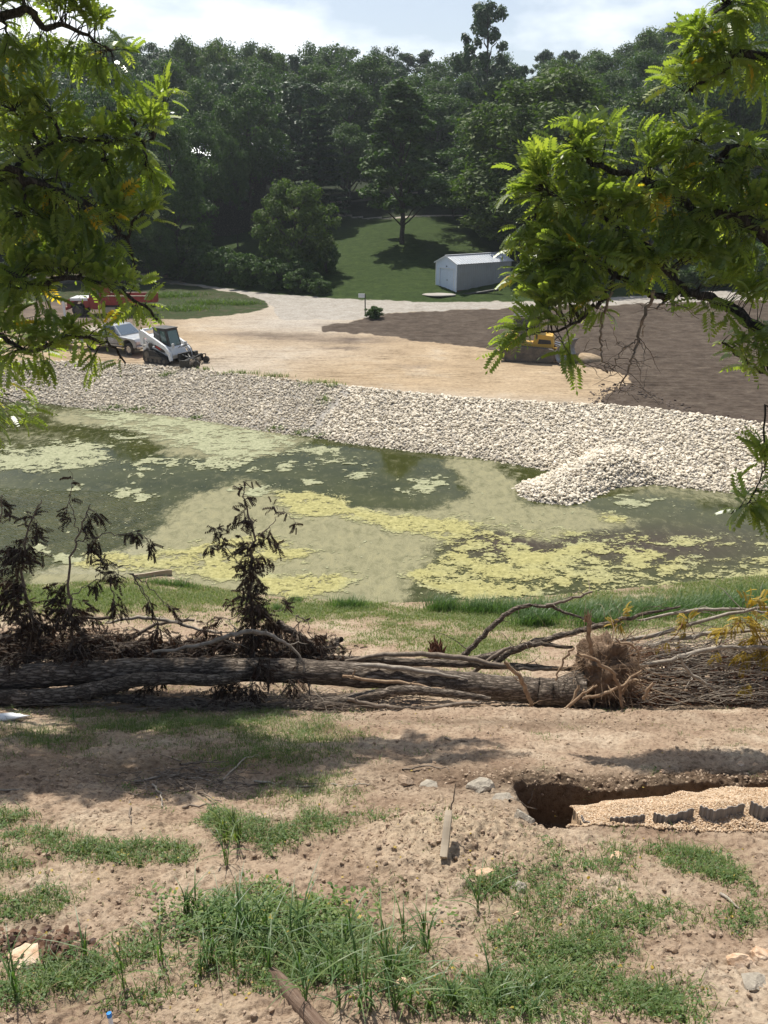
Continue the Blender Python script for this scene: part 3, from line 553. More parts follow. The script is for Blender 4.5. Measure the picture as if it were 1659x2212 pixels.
# ------------------------------------------------------------------ stones
def ico(sub):
    bm = bmesh.new(); bmesh.ops.create_icosphere(bm, subdivisions=sub, radius=1); bm.verts.ensure_lookup_table()
    V = np.array([v.co[:] for v in bm.verts]); F = np.array([[v.index for v in f.verts] for f in bm.faces]); bm.free(); return V, F
IV2, IF2 = ico(2); IV1, IF1 = ico(1)
def rockvar(V, seed, amp=.35):
    rs = np.random.RandomState(seed); W = V.copy()
    for _ in range(9):                                  # chop facets
        n = rs.randn(3); n /= np.linalg.norm(n); d = .55 + .3 * rs.rand(); k = W @ n - d; W = W - np.maximum(k, 0)[:, None] * n
    return W * (1 + rs.randn(len(V), 1) * amp * .12)
ROCK = [rockvar(IV2, s) for s in range(12)]; ROCK1 = [rockvar(IV1, s) for s in range(12)]
def rotm(n, rs, tilt=1.0):
    a = rs.rand(n) * 6.283; b = (rs.rand(n) - .5) * 2 * tilt; c = (rs.rand(n) - .5) * 2 * tilt
    ca, sa, cb, sb, cc, sc_ = np.cos(a), np.sin(a), np.cos(b), np.sin(b), np.cos(c), np.sin(c)
    o, z = np.ones(n), np.zeros(n)
    Z = np.stack([ca, -sa, z, sa, ca, z, z, z, o], -1).reshape(n, 3, 3); Yr = np.stack([cb, z, sb, z, o, z, -sb, z, cb], -1).reshape(n, 3, 3); Xr = np.stack([o, z, z, z, cc, -sc_, z, sc_, cc], -1).reshape(n, 3, 3)
    return Z @ Yr @ Xr
def scatter(variants, F0, P, S, rs, tilt=1.0, Rm=None):
    """P (n,3) positions, S (n,3) scales -> V,F, index of instance per face"""
    n = len(P); nv = len(variants[0]); vi = rs.randint(0, len(variants), n)
    T = np.stack(variants)[vi] * S[:, None, :]; Rm = rotm(n, rs, tilt) if Rm is None else Rm
    V = np.einsum('nij,nkj->nki', Rm, T) + P[:, None, :]
    F = F0[None] + (np.arange(n) * nv)[:, None, None]
    return V.reshape(-1, 3), F.reshape(-1, F0.shape[1]), np.repeat(np.arange(n), len(F0))
rs = np.random.RandomState(3)
# riprap on the far bank
n = 90000
X = rs.uniform(-34, 27, n); ysv = np.interp(X, SHX, SHY); ytv = np.interp(X, RTX, RTY)
Y = ysv - .5 + rs.rand(n) * (ytv - ysv + .75)
P1 = np.stack([X, Y], 1)
n2 = 9000; t = rs.rand(n2); a = np.where(t[:, None] < .5, SPIT[0] + (SPIT[1] - SPIT[0]) * (t * 2)[:, None], SPIT[1] + (SPIT[2] - SPIT[1]) * ((t * 2 - 1) * 1.35)[:, None]) + rs.randn(n2, 2) * .78
P1 = np.concatenate([P1, a]); Z = HB(P1[:, 0], P1[:, 1], False); k = Z > -.12; P1 = P1[k]; Z = Z[k]
# thin to a minimum spacing with a hash grid
left = P1[:, 0] < at_z(700, 900, 1)[0]
siz = np.where(left, .052, .063) * (.55 + 1.1 * rs.rand(len(P1)) ** 2.6)
cell = {}; keep = []
for i in rs.permutation(len(P1)):
    c = (int(P1[i, 0] / .10), int(P1[i, 1] / .088))
    if cell.get(c, 0) < 1: cell[c] = cell.get(c, 0) + 1; keep.append(i)
keep = np.array(keep); P1 = P1[keep]; Z = Z[keep]; siz = siz[keep]
# weedy gaps near the water and at the seam
px, py = proj(P1[:, 0], P1[:, 1], Z)
seam = np.abs(px - np.interp(py, [845, 945], [745, 660])) < 8
k = ~(seam & (rs.rand(len(px)) < .75)); P1 = P1[k]; Z = Z[k]; siz = siz[k]; px = px[k]; py = py[k]
P = np.stack([P1[:, 0], P1[:, 1], Z + siz * .25 + np.abs(rs.randn(len(Z))) * .025], 1)
S = siz[:, None] * np.stack([1 + .5 * rs.rand(len(Z)), .9 + .4 * rs.rand(len(Z)), .6 + .35 * rs.rand(len(Z))], 1)
dist = np.hypot(P[:, 0], P[:, 1]); infr = (px > 0) & (px < 1659)
big = np.argsort(np.where(infr, dist - siz * 60, 1e9))[:300]
mask = np.ones(len(P), bool); mask[big] = False
V, F, fi = scatter(ROCK1, IF1, P[mask], S[mask] * 1.12, rs, .5)
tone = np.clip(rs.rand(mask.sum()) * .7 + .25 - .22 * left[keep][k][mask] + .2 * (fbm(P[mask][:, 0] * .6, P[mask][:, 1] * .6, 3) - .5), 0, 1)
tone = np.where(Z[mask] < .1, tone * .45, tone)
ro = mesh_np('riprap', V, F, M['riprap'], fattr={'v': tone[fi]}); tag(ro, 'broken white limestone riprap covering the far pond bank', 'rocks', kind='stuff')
stm = []
for s in range(8):
    o = mesh_np('riprap_stone', ROCK[s], IF2, M['riprap'], fattr={'v': np.full(len(IF2), .45 + .07 * s)}); stm.append(o.data); bpy.data.objects.remove(o)
for q, i in enumerate(big):
    o = bpy.data.objects.new('riprap_stone', stm[q % 8]); COL.objects.link(o); o.location = P[i]; o.scale = S[i]; o.rotation_euler = (rs.rand() - .5, rs.rand() - .5, rs.rand() * 6)
    tag(o, 'white limestone lump at the water edge of the far bank', 'stone', 'white stones along the water edge of the far bank')
# loose clods on the near dirt
n = 60000; uu = rs.uniform(-.88, .88, n); yy = 3.0 + 9.6 * rs.rand(n) ** 1.1; X = uu * np.hypot(yy, 2.6); Y = yy
dens = .10 + 1.0 * np.exp(-(((X - MND[0]) / .8) ** 2 + ((Y - MND[1]) / .75) ** 2)) + .8 * np.exp(-((Y - 7.75) / .22) ** 2) * (X > TR_X0 - .5) + .5 * np.exp(-((Y - 11.5) / .3) ** 2) + .25 * (fbm(X * 1.5, Y * 1.5, 3) > .56)
k = rs.rand(n) < dens * 1.2; X = X[k]; Y = Y[k]; s = .006 + .020 * rs.rand(len(X)) ** 3.5
Z = hz(X, Y)
V, F, fi = scatter(ROCK1, IF1, np.stack([X, Y, Z + s * .2], 1), s[:, None] * np.array([[1.2, 1.1, .8]]), rs, .6)
o = mesh_np('soil_clods', V, F, M['clod'], smooth=False); tag(o, 'loose crumbs and clods of dry soil scattered over the near slope', 'soil clods', kind='stuff')
print('clods', len(X), 'riprap', mask.sum())
# ------------------------------------------------------------------ far trees
def leafquads(P, Nn, size, rs, asp=.62):
    """rhombus leaf clumps at P facing roughly Nn"""
    n = len(P); a = rs.randn(n, 3); U = np.cross(Nn, a); U /= np.linalg.norm(U, axis=1)[:, None] + 1e-9; W = np.cross(Nn, U)
    s = size * (.6 + .8 * rs.rand(n)); U = U * s[:, None]; W = W * (s * asp)[:, None]
    V = np.stack([P - U, P - W * .9 + Nn * s[:, None] * .12, P + U, P + W * .9 + Nn * s[:, None] * .12], 1).reshape(-1, 3)
    return V, np.arange(4 * n).reshape(n, 4)
def crown_mesh(name, seed, H, W, z0, mat, nl=95, per=150, leaf=.21, shape='round', lobe=1.0, droop=0):
    rs = np.random.RandomState(seed); C = []
    while len(C) < nl:
        p = rs.uniform(-1, 1, 3); r = np.linalg.norm(p)
        if r > 1 or r < .35: continue
        p = p / r * (r ** .45); z = (p[2] + 1) / 2
        wv = {'round': 1.0, 'oval': np.interp(z, [0, .3, .7, 1], [.85, 1, .8, .35]), 'cone': np.interp(z, [0, .15, .5, 1], [.8, 1, .65, .12]), 'column': np.interp(z, [0, .4, .8, 1], [.75, 1, .9, .5])}[shape]
        if shape != 'round': p = p / max(1e-6, math.hypot(p[0], p[1])) * 1.0 * np.array([1, 1, 0]) * (rs.rand() ** .4) + np.array([0, 0, p[2]])
        C.append([p[0] * W / 2 * wv, p[1] * W / 2 * wv, z0 + z * (H - z0)])
    C = np.array(C); C[:, :2] *= (1 + .18 * rs.randn(nl))[:, None]
    rad = lobe * (.75 + .7 * rs.rand(nl)) * W / 11.
    PP = []; NN = []; VV = []
    for c, r in zip(C, rad):
        m = int(per * (r / (lobe * W / 11.)) ** 1.6)
        d = rs.randn(m, 3); d[:, 2] += .25; d /= np.linalg.norm(d, axis=1)[:, None]
        sub = d[rs.randint(0, 9, m)]; d = d * .62 + sub * .38; d /= np.linalg.norm(d, axis=1)[:, None] + 1e-6
        rr = r * (.30 + .85 * rs.rand(m) + .25 * (rs.rand(m) < .12)); p = c + d * rr[:, None] * np.array([1.2, 1.2, .85])
        nn = d * .8 + rs.randn(m, 3) * .55 + np.array([0, 0, .5]); nn /= np.linalg.norm(nn, axis=1)[:, None]
        PP.append(p); NN.append(nn); VV.append(np.clip(rs.rand(m) * .6 + rs.rand() * .4, 0, 1))
    P = np.concatenate(PP); Nn = np.concatenate(NN)
    V, F = leafquads(P, Nn, leaf * W / 11., rs)
    o = mesh_np('crown', V, F, M[mat], fattr={'v': np.concatenate(VV)}); me = o.data; me.name = name; bpy.data.objects.remove(o)
    # trunk and limbs
    paths = [(wiggle([(0, 0, -.6), (.1, 0, z0 * .6), (-.1, .1, z0 + (H - z0) * .35), (0, 0, H * .85)], 5, .04, rs), np.interp(np.linspace(0, 1, 16), [0, .08, .3, 1], [.42, .30, .24, .05]) * W / 10)]
    for c in C[rs.permutation(nl)[:26]]:
        s0 = np.array([0, 0, max(z0 * .55, c[2] - 1.5 - 2.5 * rs.rand())])
        if s0[2] > H * .8: continue
        paths.append((wiggle([s0, (s0 + c) / 2 + [0, 0, .3], c], 3, .08, rs), np.linspace(.12, .025, 7) * W / 11))
    V, F = tubes(paths, 7)
    o = mesh_np('trunk', V, F, M['bark'], smooth=True); tm = o.data; tm.name = name + '_trunk'; bpy.data.objects.remove(o)
    return me, tm, H, W
TV = {}
def kinds():
    TV['a'] = crown_mesh('crown_a', 1, 18, 12, 3.2, 'treeleaf', 150, 135)
    TV['b'] = crown_mesh('crown_b', 2, 18, 10, 2.6, 'treeleaf', 140, 130, shape='oval')
    TV['c'] = crown_mesh('crown_c', 3, 18, 11, 3.0, 'treeleaf_b', 140, 130, shape='column', lobe=.9)
    TV['d'] = crown_mesh('crown_d', 4, 18, 12, 2.2, 'treeleaf_c', 155, 130, lobe=.95)
    TV['e'] = crown_mesh('crown_e', 5, 18, 9, 2.4, 'treeleaf_b', 120, 120, shape='oval', lobe=.62, leaf=.24)
    TV['f'] = crown_mesh('crown_f', 6, 10, 10.5, .7, 'treeleaf_c', 120, 150, lobe=.8)
    TV['g'] = crown_mesh('crown_g', 7, 20, 9, 3.6, 'treeleaf_b', 46, 150, shape='column', lobe=.75, leaf=.25)
    TV['t'] = crown_mesh('crown_t', 8, 17, 7.5, 3.4, 'treeleaf', 150, 100, shape='cone', lobe=.66, leaf=.28)
    TV['h'] = crown_mesh('crown_h', 12, 18, 10, 7.4, 'treeleaf', 110, 135)
    TV['s'] = crown_mesh('crown_s', 9, 3, 4.2, .1, 'treeleaf', 40, 120, lobe=1.1, leaf=.42)
kinds()
def conifer(seed):
    rs = np.random.RandomState(seed); PP = []; NN = []; paths = [(np.array([(0, 0, -.5), (0, 0, 6), (.05, 0, 13.5)]), np.array([.2, .13, .02]))]
    z = 1.6
    while z < 13:
        nb = 7; L = 3.6 * (1 - z / 14.5) ** .75 + .3; a0 = rs.rand() * 6
        for q in range(nb):
            a = a0 + q * 6.283 / nb + rs.randn() * .25; l = L * (.75 + .4 * rs.rand()); m = int(70 * l / 2) + 10
            t = rs.rand(m) ** .7; sp = (1 - t * .4) * .42 * (l / 2 + .3)
            p = np.stack([np.cos(a) * l * t - np.sin(a) * sp * rs.randn(m) * .6, np.sin(a) * l * t + np.cos(a) * sp * rs.randn(m) * .6, z + .5 * t - .35 * t * t * l * .4 + rs.randn(m) * .10], 1)
            PP.append(p); nn = rs.randn(m, 3) * .35 + [0, 0, 1]; NN.append(nn / np.linalg.norm(nn, axis=1)[:, None])
            paths.append((np.array([(0, 0, z), (np.cos(a) * l * .9, np.sin(a) * l * .9, z + .1)]), np.array([.045, .012])))
        z += .62 + .25 * rs.rand()
    P = np.concatenate(PP); V, F = leafquads(P, np.concatenate(NN), .26, rs, .5)
    o = mesh_np('crown', V, F, M['conif'], fattr={'v': rs.rand(len(P))}); me = o.data; bpy.data.objects.remove(o)
    V, F = tubes(paths, 6); o = mesh_np('trunk', V, F, M['bark'], smooth=True); tm = o.data; bpy.data.objects.remove(o)
    return me, tm, 14, 7.2
TV['n'] = conifer(4)
def tree(kind, X, Y, H, Wd, name, label, cat='tree', group=None, z=None, rz=None):
    me, tm, h0, w0 = TV[kind]; zz = float(HB(X, Y, False)) if z is None else z
    e = empty(name, (X, Y, zz), RS.rand() * 6.28 if rz is None else rz, label, cat, group); e.scale = (Wd / w0, Wd / w0, H / h0)
    c = bpy.data.objects.new('crown', me); COL.objects.link(c); c.parent = e
    t = bpy.data.objects.new('trunk', tm); COL.objects.link(t); t.parent = e
    return e
def tree_px(kind, xb, Y, ytop, wpx, name, label, **k):
    p = at_y(xb, 400, Y); X = p[0]; z = float(HB(X, Y, False)); top = at_y(xb, ytop, Y)[2]; dep = Y * CP - (z + 6 - CAMZ) * SP
    return tree(kind, X, Y, top - z, wpx * dep / FD, name, label, **k)
# the trees one can single out
tree_px('f', 634, 90, 398, 160, 'round_tree', 'low round bushy tree standing alone on the lawn left of the middle')
tree_px('t', 868, 99, 175, 215, 'cottonwood_tree', 'tall narrow shimmering tree with a bare straight trunk on the lawn above the signpost')
tree_px('n', 690, 112, 215, 150, 'pine_tree', 'layered pine with flat horizontal boughs behind the round bushy tree')
tree_px('d', 1175, 95, 168, 330, 'oak_tree', 'big rounded tree whose boughs hang over the back of the metal shed')
tree_px('d', 1150, 92, 330, 250, 'shade_tree', 'dark dense tree reaching to the ground right behind the metal shed')
tree_px('e', 1042, 128, 8, 150, 'tall_tree', 'tallest tree of the skyline with an open ragged top right of the middle')
tree_px('b', 372, 96, 262, 150, 'ash_tree', 'pale green oval tree at the right edge of the left wood, above the side road')
tree_px('h', 436, 104, 250, 120, 'leaning_trunk_tree', 'dark tree with a thick double trunk left of the round bushy tree')
tree_px('e', 980, 112, 380, 70, 'young_tree', 'small pale young tree at the wood edge between the tall narrow tree and the shed')
tree_px('h', 745, 118, 270, 110, 'walnut_tree', 'thin trunked tree in front of the upper drive right of the layered pine')
tree_px('h', 540, 112, 190, 140, 'maple_tree', 'dark tree by the upper drive, behind the round bushy tree')
tree_px('h', 506, 106, 300, 60, 'birch_tree', 'slim pale trunked tree left of the round bushy tree')
# understorey
sk = [(300, 98, 430, 110, 'left of the thick double trunk'), (250, 92, 380, 150, 'behind the red truck'), (180, 96, 300, 190, 'farther left, over the red truck'), (60, 95, 280, 200, 'at the left edge behind the near walnut'), (330, 92, 480, 70, 'beside the side road bend'), (-60, 98, 250, 220, 'outside the left edge'),
      (1290, 100, 240, 220, 'right of the big rounded tree'), (1420, 104, 190, 230, 'behind the near right walnut'), (1560, 108, 130, 240, 'at the right edge of the wood'), (1700, 106, 80, 260, 'beyond the right edge'), (1350, 96, 400, 150, 'above the road on the right')]
for i, (x, Y, yt, wp, ds) in enumerate(sk): tree_px('abcd'[i % 4], x, Y, yt, wp, 'wood_tree', 'dark broadleaf tree ' + ds, group='trees along the front edge of the wood')
SKX = [-300, 0, 150, 250, 330, 430, 480, 560, 620, 700, 800, 870, 930, 1000, 1130, 1200, 1250, 1310, 1400, 1480, 1560, 1700, 1900, 2400]
SKY_ = [40, 70, 95, 72, 84, 92, 78, 100, 112, 104, 98, 112, 120, 112, 120, 112, 106, 108, 66, 26, -10, -60, -110, -150]
bands = [(108, 120, 40, 'at the wood front', .72), (122, 70, 30, 'mid hill', .8), (138, 34, 22, 'high on the hill', 1), (156, 6, 18, 'on the skyline', 1), (180, 0, 14, 'on the far ridge', 1)]
rs = np.random.RandomState(21)
for bi, (Yb, dn, jit, ds, sc) in enumerate(bands):
    x = -330; cnt = {}
    while x < 2000:
        X0 = at_y(x, 400, Yb)[0]; Yj = Yb + rs.uniform(-6, 6); xx = x + rs.uniform(-10, 10)
        yt = np.interp(xx, SKX, SKY_) + dn * (1 if xx < 1350 else .8) + rs.uniform(-jit * .4, jit)
        wp = FD / Yb * rs.uniform(8, 13)
        skip = (bi == 0 and (700 < xx < 1000 or 420 < xx < 620)) or (bi <= 1 and 440 < xx < 600 and bi == 0)
        if not skip:
            k = rs.choice(list('abcde')); 
            if bi >= 3 and rs.rand() < .12: k = 'g'
            mark = ['far outside the left edge', 'behind the near left walnut', 'above the red truck', 'above the pickup', 'above the side road', 'up left of the round bushy tree', 'above the round bushy tree', 'above the layered pine', 'up left of the signpost', 'above the tall narrow tree', 'right of the tall narrow tree', 'below the tallest skyline tree', 'above the shed', 'above the hanging walnut boughs', 'right of the shed', 'above the bulldozer', 'where the skyline climbs', 'above the bare hanging shoots', 'over the gnarled limb', 'near the right edge', 'at the right edge', 'beyond the right edge', 'far outside the right edge'][int(np.clip((xx + 100) // 85, 0, 22))]
            cd = {'a': 'dark round', 'b': 'green oval', 'c': 'bluish columnar', 'd': 'yellow green spreading', 'e': 'fine leaved bluish', 'g': 'ragged open'}[k]
            tree_px(k, xx, Yj, yt, wp, 'wood_tree', cd + ' tree ' + ds + ', ' + mark, group='trees ' + ds)
        x += wp * rs.uniform(.55, .8)
# thickets
def shrub(x, y, w_, h_, label, group=None, kind='s'):
    p = gnd(x, y); s = p[1] * CP / FD; me = TV[kind]
    e = empty('shrub', tuple(p), RS.rand() * 6, label, 'shrub', group); e.scale = (w_ * s / me[3], w_ * s / me[3], h_ * s / me[2])
    for nm, d in (('foliage', me[0]), ('stem', me[1])):
        c = bpy.data.objects.new(nm, d); COL.objects.link(c); c.parent = e
for i, (x, y, w_, h_) in enumerate([(385, 598, 90, 60), (440, 604, 90, 75), (495, 610, 80, 70), (545, 616, 80, 62), (600, 622, 80, 60), (650, 630, 70, 46), (690, 636, 50, 32), (395, 578, 80, 60), (350, 590, 80, 70), (560, 606, 70, 45), (640, 612, 80, 50), (705, 590, 55, 60)]):
    shrub(x, y, w_, h_, ['lower left', 'second lowest', 'middle low', 'wide low', 'lowest central', 'right hand', 'smallest right', 'tall left', 'leftmost', 'middle upper', 'upper right', 'farthest right'][i] + ' dark bush in the thicket above the side road', 'bushes in the thicket by the side road')
for i, (x, y, w_, h_) in enumerate([(1560, 615, 130, 50), (1630, 610, 150, 75), (1700, 606, 160, 90), (1500, 618, 90, 40), (1800, 600, 180, 100)]):
    shrub(x, y, w_, h_, ['low leftmost', 'rounded middle', 'tall right hand', 'small first', 'widest outermost'][i] + ' grey green bush above the road at the right edge', 'bushes above the road at the right edge')
shrub(808, 688, 40, 26, 'scrubby little bush at the foot of the signpost')

# ------------------------------------------------------------------ near walnut trees
def walnut_leaf():
    V = []; F = []; nb = 7
    def rach(t): return np.array([t, 0, .12 * math.sin(t * 2.2) - .34 * t * t])
    for i in range(nb):
        t = .18 + .80 * i / nb; p = rach(t); L = .31 * (1 - .55 * abs(t - .5))
        for s in (-1, 1):
            d = np.array([.42, s * .84, -.34]); d /= np.linalg.norm(d); w_ = np.array([.9, -s * .35, .12]) * .075
            q = p + d * .02; b = len(V); V += [q, q + d * L * .5 - w_, q + d * L, q + d * L * .5 + w_]; F.append([b, b + 1, b + 2, b + 3])
    p = rach(.98); d = np.array([.7, 0, -.7]); w_ = np.array([0, .045, 0]); b = len(V); V += [p, p + d * .12 - w_, p + d * .24, p + d * .12 + w_]; F.append([b, b + 1, b + 2, b + 3])
    # rachis
    for i in range(4):
        a, c = rach(.0 + i * .25), rach(.25 + i * .25); w_ = np.array([0, .006, 0]); b = len(V); V += [a - w_, c - w_, c + w_, a + w_]; F.append([b, b + 1, b + 2, b + 3])
    return np.array(V), np.array(F)
LV, LF = walnut_leaf()
def frames(D, rs, roll=.5):
    """rotation matrices whose x axis is D, z mostly up"""
    D = D / np.linalg.norm(D, axis=1)[:, None]; up = np.tile([0, 0, 1.0], (len(D), 1)) + rs.randn(len(D), 3) * roll * .5
    Yv = np.cross(up, D); Yv /= np.linalg.norm(Yv, axis=1)[:, None] + 1e-9; Zv = np.cross(D, Yv)
    return np.stack([D, Yv, Zv], -1)
def foliage_tree(name, label, limbs, blobs, seed, leafmat='walnut', size=.40, tmpl=(LV, LF), barkmat='bark', cat='tree', droop=.22, twr=.011, per=.11, vshift=0, crownname='crown', trunkname='trunk', reach=1.2, dens=1):
    """limbs: [(pts, r0, r1)]; blobs: (centre xyz, rx, ry(depth), rz, ntwigs, yellowness)"""
    rs = np.random.RandomState(seed); paths = []; SKP = []
    for pts, r0, r1 in limbs:
        Pw = wiggle(pts, 7, .02, rs); r = np.linspace(r0, r1, len(Pw)); paths.append((Pw, r)); SKP.append(Pw[2:])
    SKP = np.concatenate(SKP); LP = []; LD = []; LS = []; LVv = []; tw = []
    for c, rx, ry, rz, nt_, yel in blobs:
        c = np.array(c); j = np.argmin(((SKP - c) ** 2).sum(1)); a = SKP[j]
        hub = c - (c - a) * .25 + rs.randn(3) * .05
        if np.linalg.norm(c - a) > .5:
            Pw = wiggle([a, (a + hub) / 2 + [0, 0, .12], hub], 5, .02, rs); paths.append((Pw, np.linspace(.03, .014, len(Pw)) * (size / .4))); loc = np.concatenate([SKP[max(0, j - 2):j + 3], Pw])
        else: loc = SKP[max(0, j - 3):j + 4]
        for _ in range(max(1, int(round(nt_ * dens)))):
            d = rs.randn(3); d = d / np.linalg.norm(d) * rs.rand() ** .4; tip = c + d * [rx, ry, rz]
            s0 = loc[np.argmin(((loc - tip) ** 2).sum(1) + rs.rand(len(loc)) * .3)]; dv = tip - s0; L = np.linalg.norm(dv)
            if L > reach: s0 = tip - dv / L * reach * (.6 + .4 * rs.rand()); dv = tip - s0
            L = np.linalg.norm(dv) + 1e-6
            Q = np.array([s0, s0 + dv * .5 + [0, 0, .18 * L], tip]); t = np.linspace(0, 1, 6)[:, None]
            Pw = (1 - t) ** 2 * Q[0] + 2 * t * (1 - t) * Q[1] + t * t * Q[2]; tw.append((Pw, np.linspace(twr, twr * .35, 6)))
            n = max(3, int(L / per * .8)); tt = 1 - (np.arange(n) / n) * .75; ttc = tt[:, None]
            pos = (1 - ttc) ** 2 * Q[0] + 2 * ttc * (1 - ttc) * Q[1] + ttc * ttc * Q[2]
            tan = 2 * (1 - ttc) * (Q[1] - Q[0]) + 2 * ttc * (Q[2] - Q[1]); tan /= np.linalg.norm(tan, axis=1)[:, None] + 1e-9
            side = np.cross(tan, [0, 0, 1.0]); side *= np.where(np.arange(n) % 2, 1, -1)[:, None]
            D = tan * .7 + side * (.75 * (np.arange(n) > 0))[:, None] + rs.randn(n, 3) * .28; D[:, 2] -= droop * (.3 + .7 * rs.rand(n)) - .25
            LP.append(pos); LD.append(D); LS.append(size * (.65 + .55 * rs.rand(n))); LVv.append(np.clip(rs.rand(n) * .5 + rs.rand() * .3 + yel * rs.rand() + (rs.rand(n) < .018 + yel * .1) * .5 + vshift, 0, 1))
    P = np.concatenate(LP); D = np.concatenate(LD); S = np.concatenate(LS); vv = np.concatenate(LVv)
    FM = frames(D, rs, 1.0); V = np.einsum('nij,kj->nki', FM, tmpl[0]) * S[:, None, None] + P[:, None, :]
    F = tmpl[1][None] + (np.arange(len(P)) * len(tmpl[0]))[:, None, None]; nf = len(tmpl[1])
    fv = np.clip(np.repeat(vv, nf) + rs.randn(len(P) * nf) * .05, 0, 1)
    e = empty(name, tuple(limbs[0][0][0]), 0, label, cat)
    lo = np.array(limbs[0][0][0])
    mesh_np(crownname, V.reshape(-1, 3) - lo, F.reshape(-1, tmpl[1].shape[1]), M[leafmat], e, fattr={'v': fv})
    Vt, Ft = tubes(paths, 9); mesh_np(trunkname, Vt - lo, Ft, M[barkmat], e, smooth=True)
    Vt, Ft = tubes(tw, 4); mesh_np('twig' , Vt - lo, Ft, M['twig'] if barkmat != 'bark' else M['bark'], e, smooth=True)
    print(name, 'leaves', len(P)); return e
def B(x, y, Y, rx, rz, n, yel=0, ry=None):
    p = at_y(x, y, Y); s = (Y * CP - (p[2] - CAMZ) * SP) / FD
    return (tuple(p), rx * s * .88, (ry if ry else rx * s * .9), rz * s * .9, n, yel)
def A(x, y, Y): return tuple(at_y(x, y, Y))
# left tree: trunk just outside the frame
LSH = 3.0; RSH = -2.4
tl = np.array([-10.4, 15.6]); tz = float(HB(*tl))
limbsL = [([(tl[0], tl[1], tz - .3), (tl[0] + .1, tl[1], 6.5), (tl[0] - .1, tl[1] + .1, 9.5), (tl[0], tl[1], 13), (tl[0] + .4, tl[1], 16.5)], .30, .08),
          ([(tl[0], tl[1], 9.6), A(-20, 410, 12.7 + LSH), A(60, 345, 12.9 + LSH), A(130, 305, 13 + LSH), A(235, 305, 13.3 + LSH), A(330, 300, 13.6 + LSH)], .12, .02),
          ([(tl[0], tl[1], 11.9), A(0, 40, 12.8 + LSH), A(90, 55, 13 + LSH), A(150, 60, 13.2 + LSH), A(240, 110, 13.4 + LSH)], .09, .02),
          ([(tl[0], tl[1], 8.6), A(-30, 395, 12.4 + LSH), A(60, 395, 12.5 + LSH), A(150, 420, 12.6 + LSH), A(260, 500, 12.8 + LSH), A(300, 600, 12.9 + LSH)], .09, .02),
          ([(tl[0], tl[1], 7.2), A(-40, 600, 12.2 + LSH), A(60, 620, 12.2 + LSH), A(160, 600, 12.3 + LSH), A(280, 640, 12.5 + LSH), A(340, 690, 12.6 + LSH)], .08, .02),
          ([(tl[0], tl[1], 6.2), A(-60, 740, 11.9 + LSH), A(60, 760, 12 + LSH), A(150, 730, 12.1 + LSH), A(240, 745, 12.2 + LSH), A(270, 790, 12.3 + LSH)], .06, .015),
          ([(tl[0], tl[1], 13.5), (-8.5, 14.6, 15.0), (-6, 14.0, 15.3), (-3.8, 14.2, 15.4), (-1.8, 14.6, 15.4)], .11, .03),
          ([(tl[0], tl[1], 14.5), (-9.0, 17, 15.8), (-7.5, 18.2, 16.3), (-6, 18.6, 16.4)], .09, .03)]
bl = [(40, 20, 13, 90, 50, 26, 0), (150, 20, 13, 70, 45, 22, 0), (110, 110, 13.2, 60, 40, 9, 0), (215, 40, 13.3, 40, 50, 14, 0), (200, 130, 13.4, 60, 40, 14, 0), (275, 120, 13.4, 30, 25, 5, 0), (250, 170, 13.4, 45, 25, 7, 0),
      (30, 130, 12.6, 70, 60, 14, 0), (20, 220, 12.6, 90, 50, 26, .12), (110, 235, 12.8, 70, 50, 22, .1), (60, 300, 13, 100, 50, 30, 0), (170, 310, 13, 80, 55, 30, 0), (250, 300, 13.3, 60, 35, 18, 0), (330, 265, 13.5, 55, 35, 14, 0), (380, 215, 13.6, 26, 26, 5, 0), (290, 235, 13.5, 20, 16, 3, 0),
      (310, 330, 13.4, 55, 40, 18, 0), (240, 380, 13.2, 80, 50, 28, 0), (330, 390, 13.3, 40, 30, 10, 0), (130, 400, 12.8, 100, 60, 40, .06), (20, 400, 12.5, 80, 60, 28, 0), (60, 500, 12.5, 110, 70, 46, .04), (180, 490, 12.6, 80, 60, 34, .05), (270, 470, 12.8, 60, 50, 22, 0), (340, 470, 12.8, 35, 25, 8, 0), (240, 430, 12.9, 30, 20, 8, .5), (265, 435, 12.9, 12, 8, 3, .6),
      (60, 590, 12.3, 110, 60, 46, 0), (180, 580, 12.4, 90, 60, 40, 0), (270, 560, 12.6, 50, 40, 16, 0), (300, 610, 12.6, 60, 30, 16, 0), (350, 680, 12.6, 34, 22, 9, 0), (240, 625, 12.4, 50, 18, 6, 0), (60, 650, 12.2, 90, 35, 26, .1), (30, 720, 12, 70, 45, 22, .12), (120, 700, 12.1, 35, 20, 5, 0), (100, 760, 12, 90, 35, 26, 0), (30, 800, 11.9, 60, 30, 14, .3), (190, 745, 12.1, 60, 30, 16, .1), (250, 745, 12.2, 35, 25, 10, .25), (225, 800, 12.2, 30, 35, 9, .05), (130, 810, 12, 40, 20, 7, .2), (290, 800, 12.3, 16, 20, 3, .3), (265, 720, 12.2, 30, 16, 6, .4)]
bl = [(b[0] * .90 - 14 if b[1] > 480 else b[0] - 14, b[1] - (22 if b[1] > 640 else 8), b[2], b[3] * .85, b[4] * .85, max(1, int(b[5] * (.75 if b[1] > 480 else .95) * (.5 if 190 < b[0] < 330 and b[1] > 690 else 1.2 if b[0] < 240 and 90 < b[1] < 660 else .95))), b[6]) for b in bl]
blobsL = [B(b[0], b[1], b[2] + LSH, *b[3:]) for b in bl]
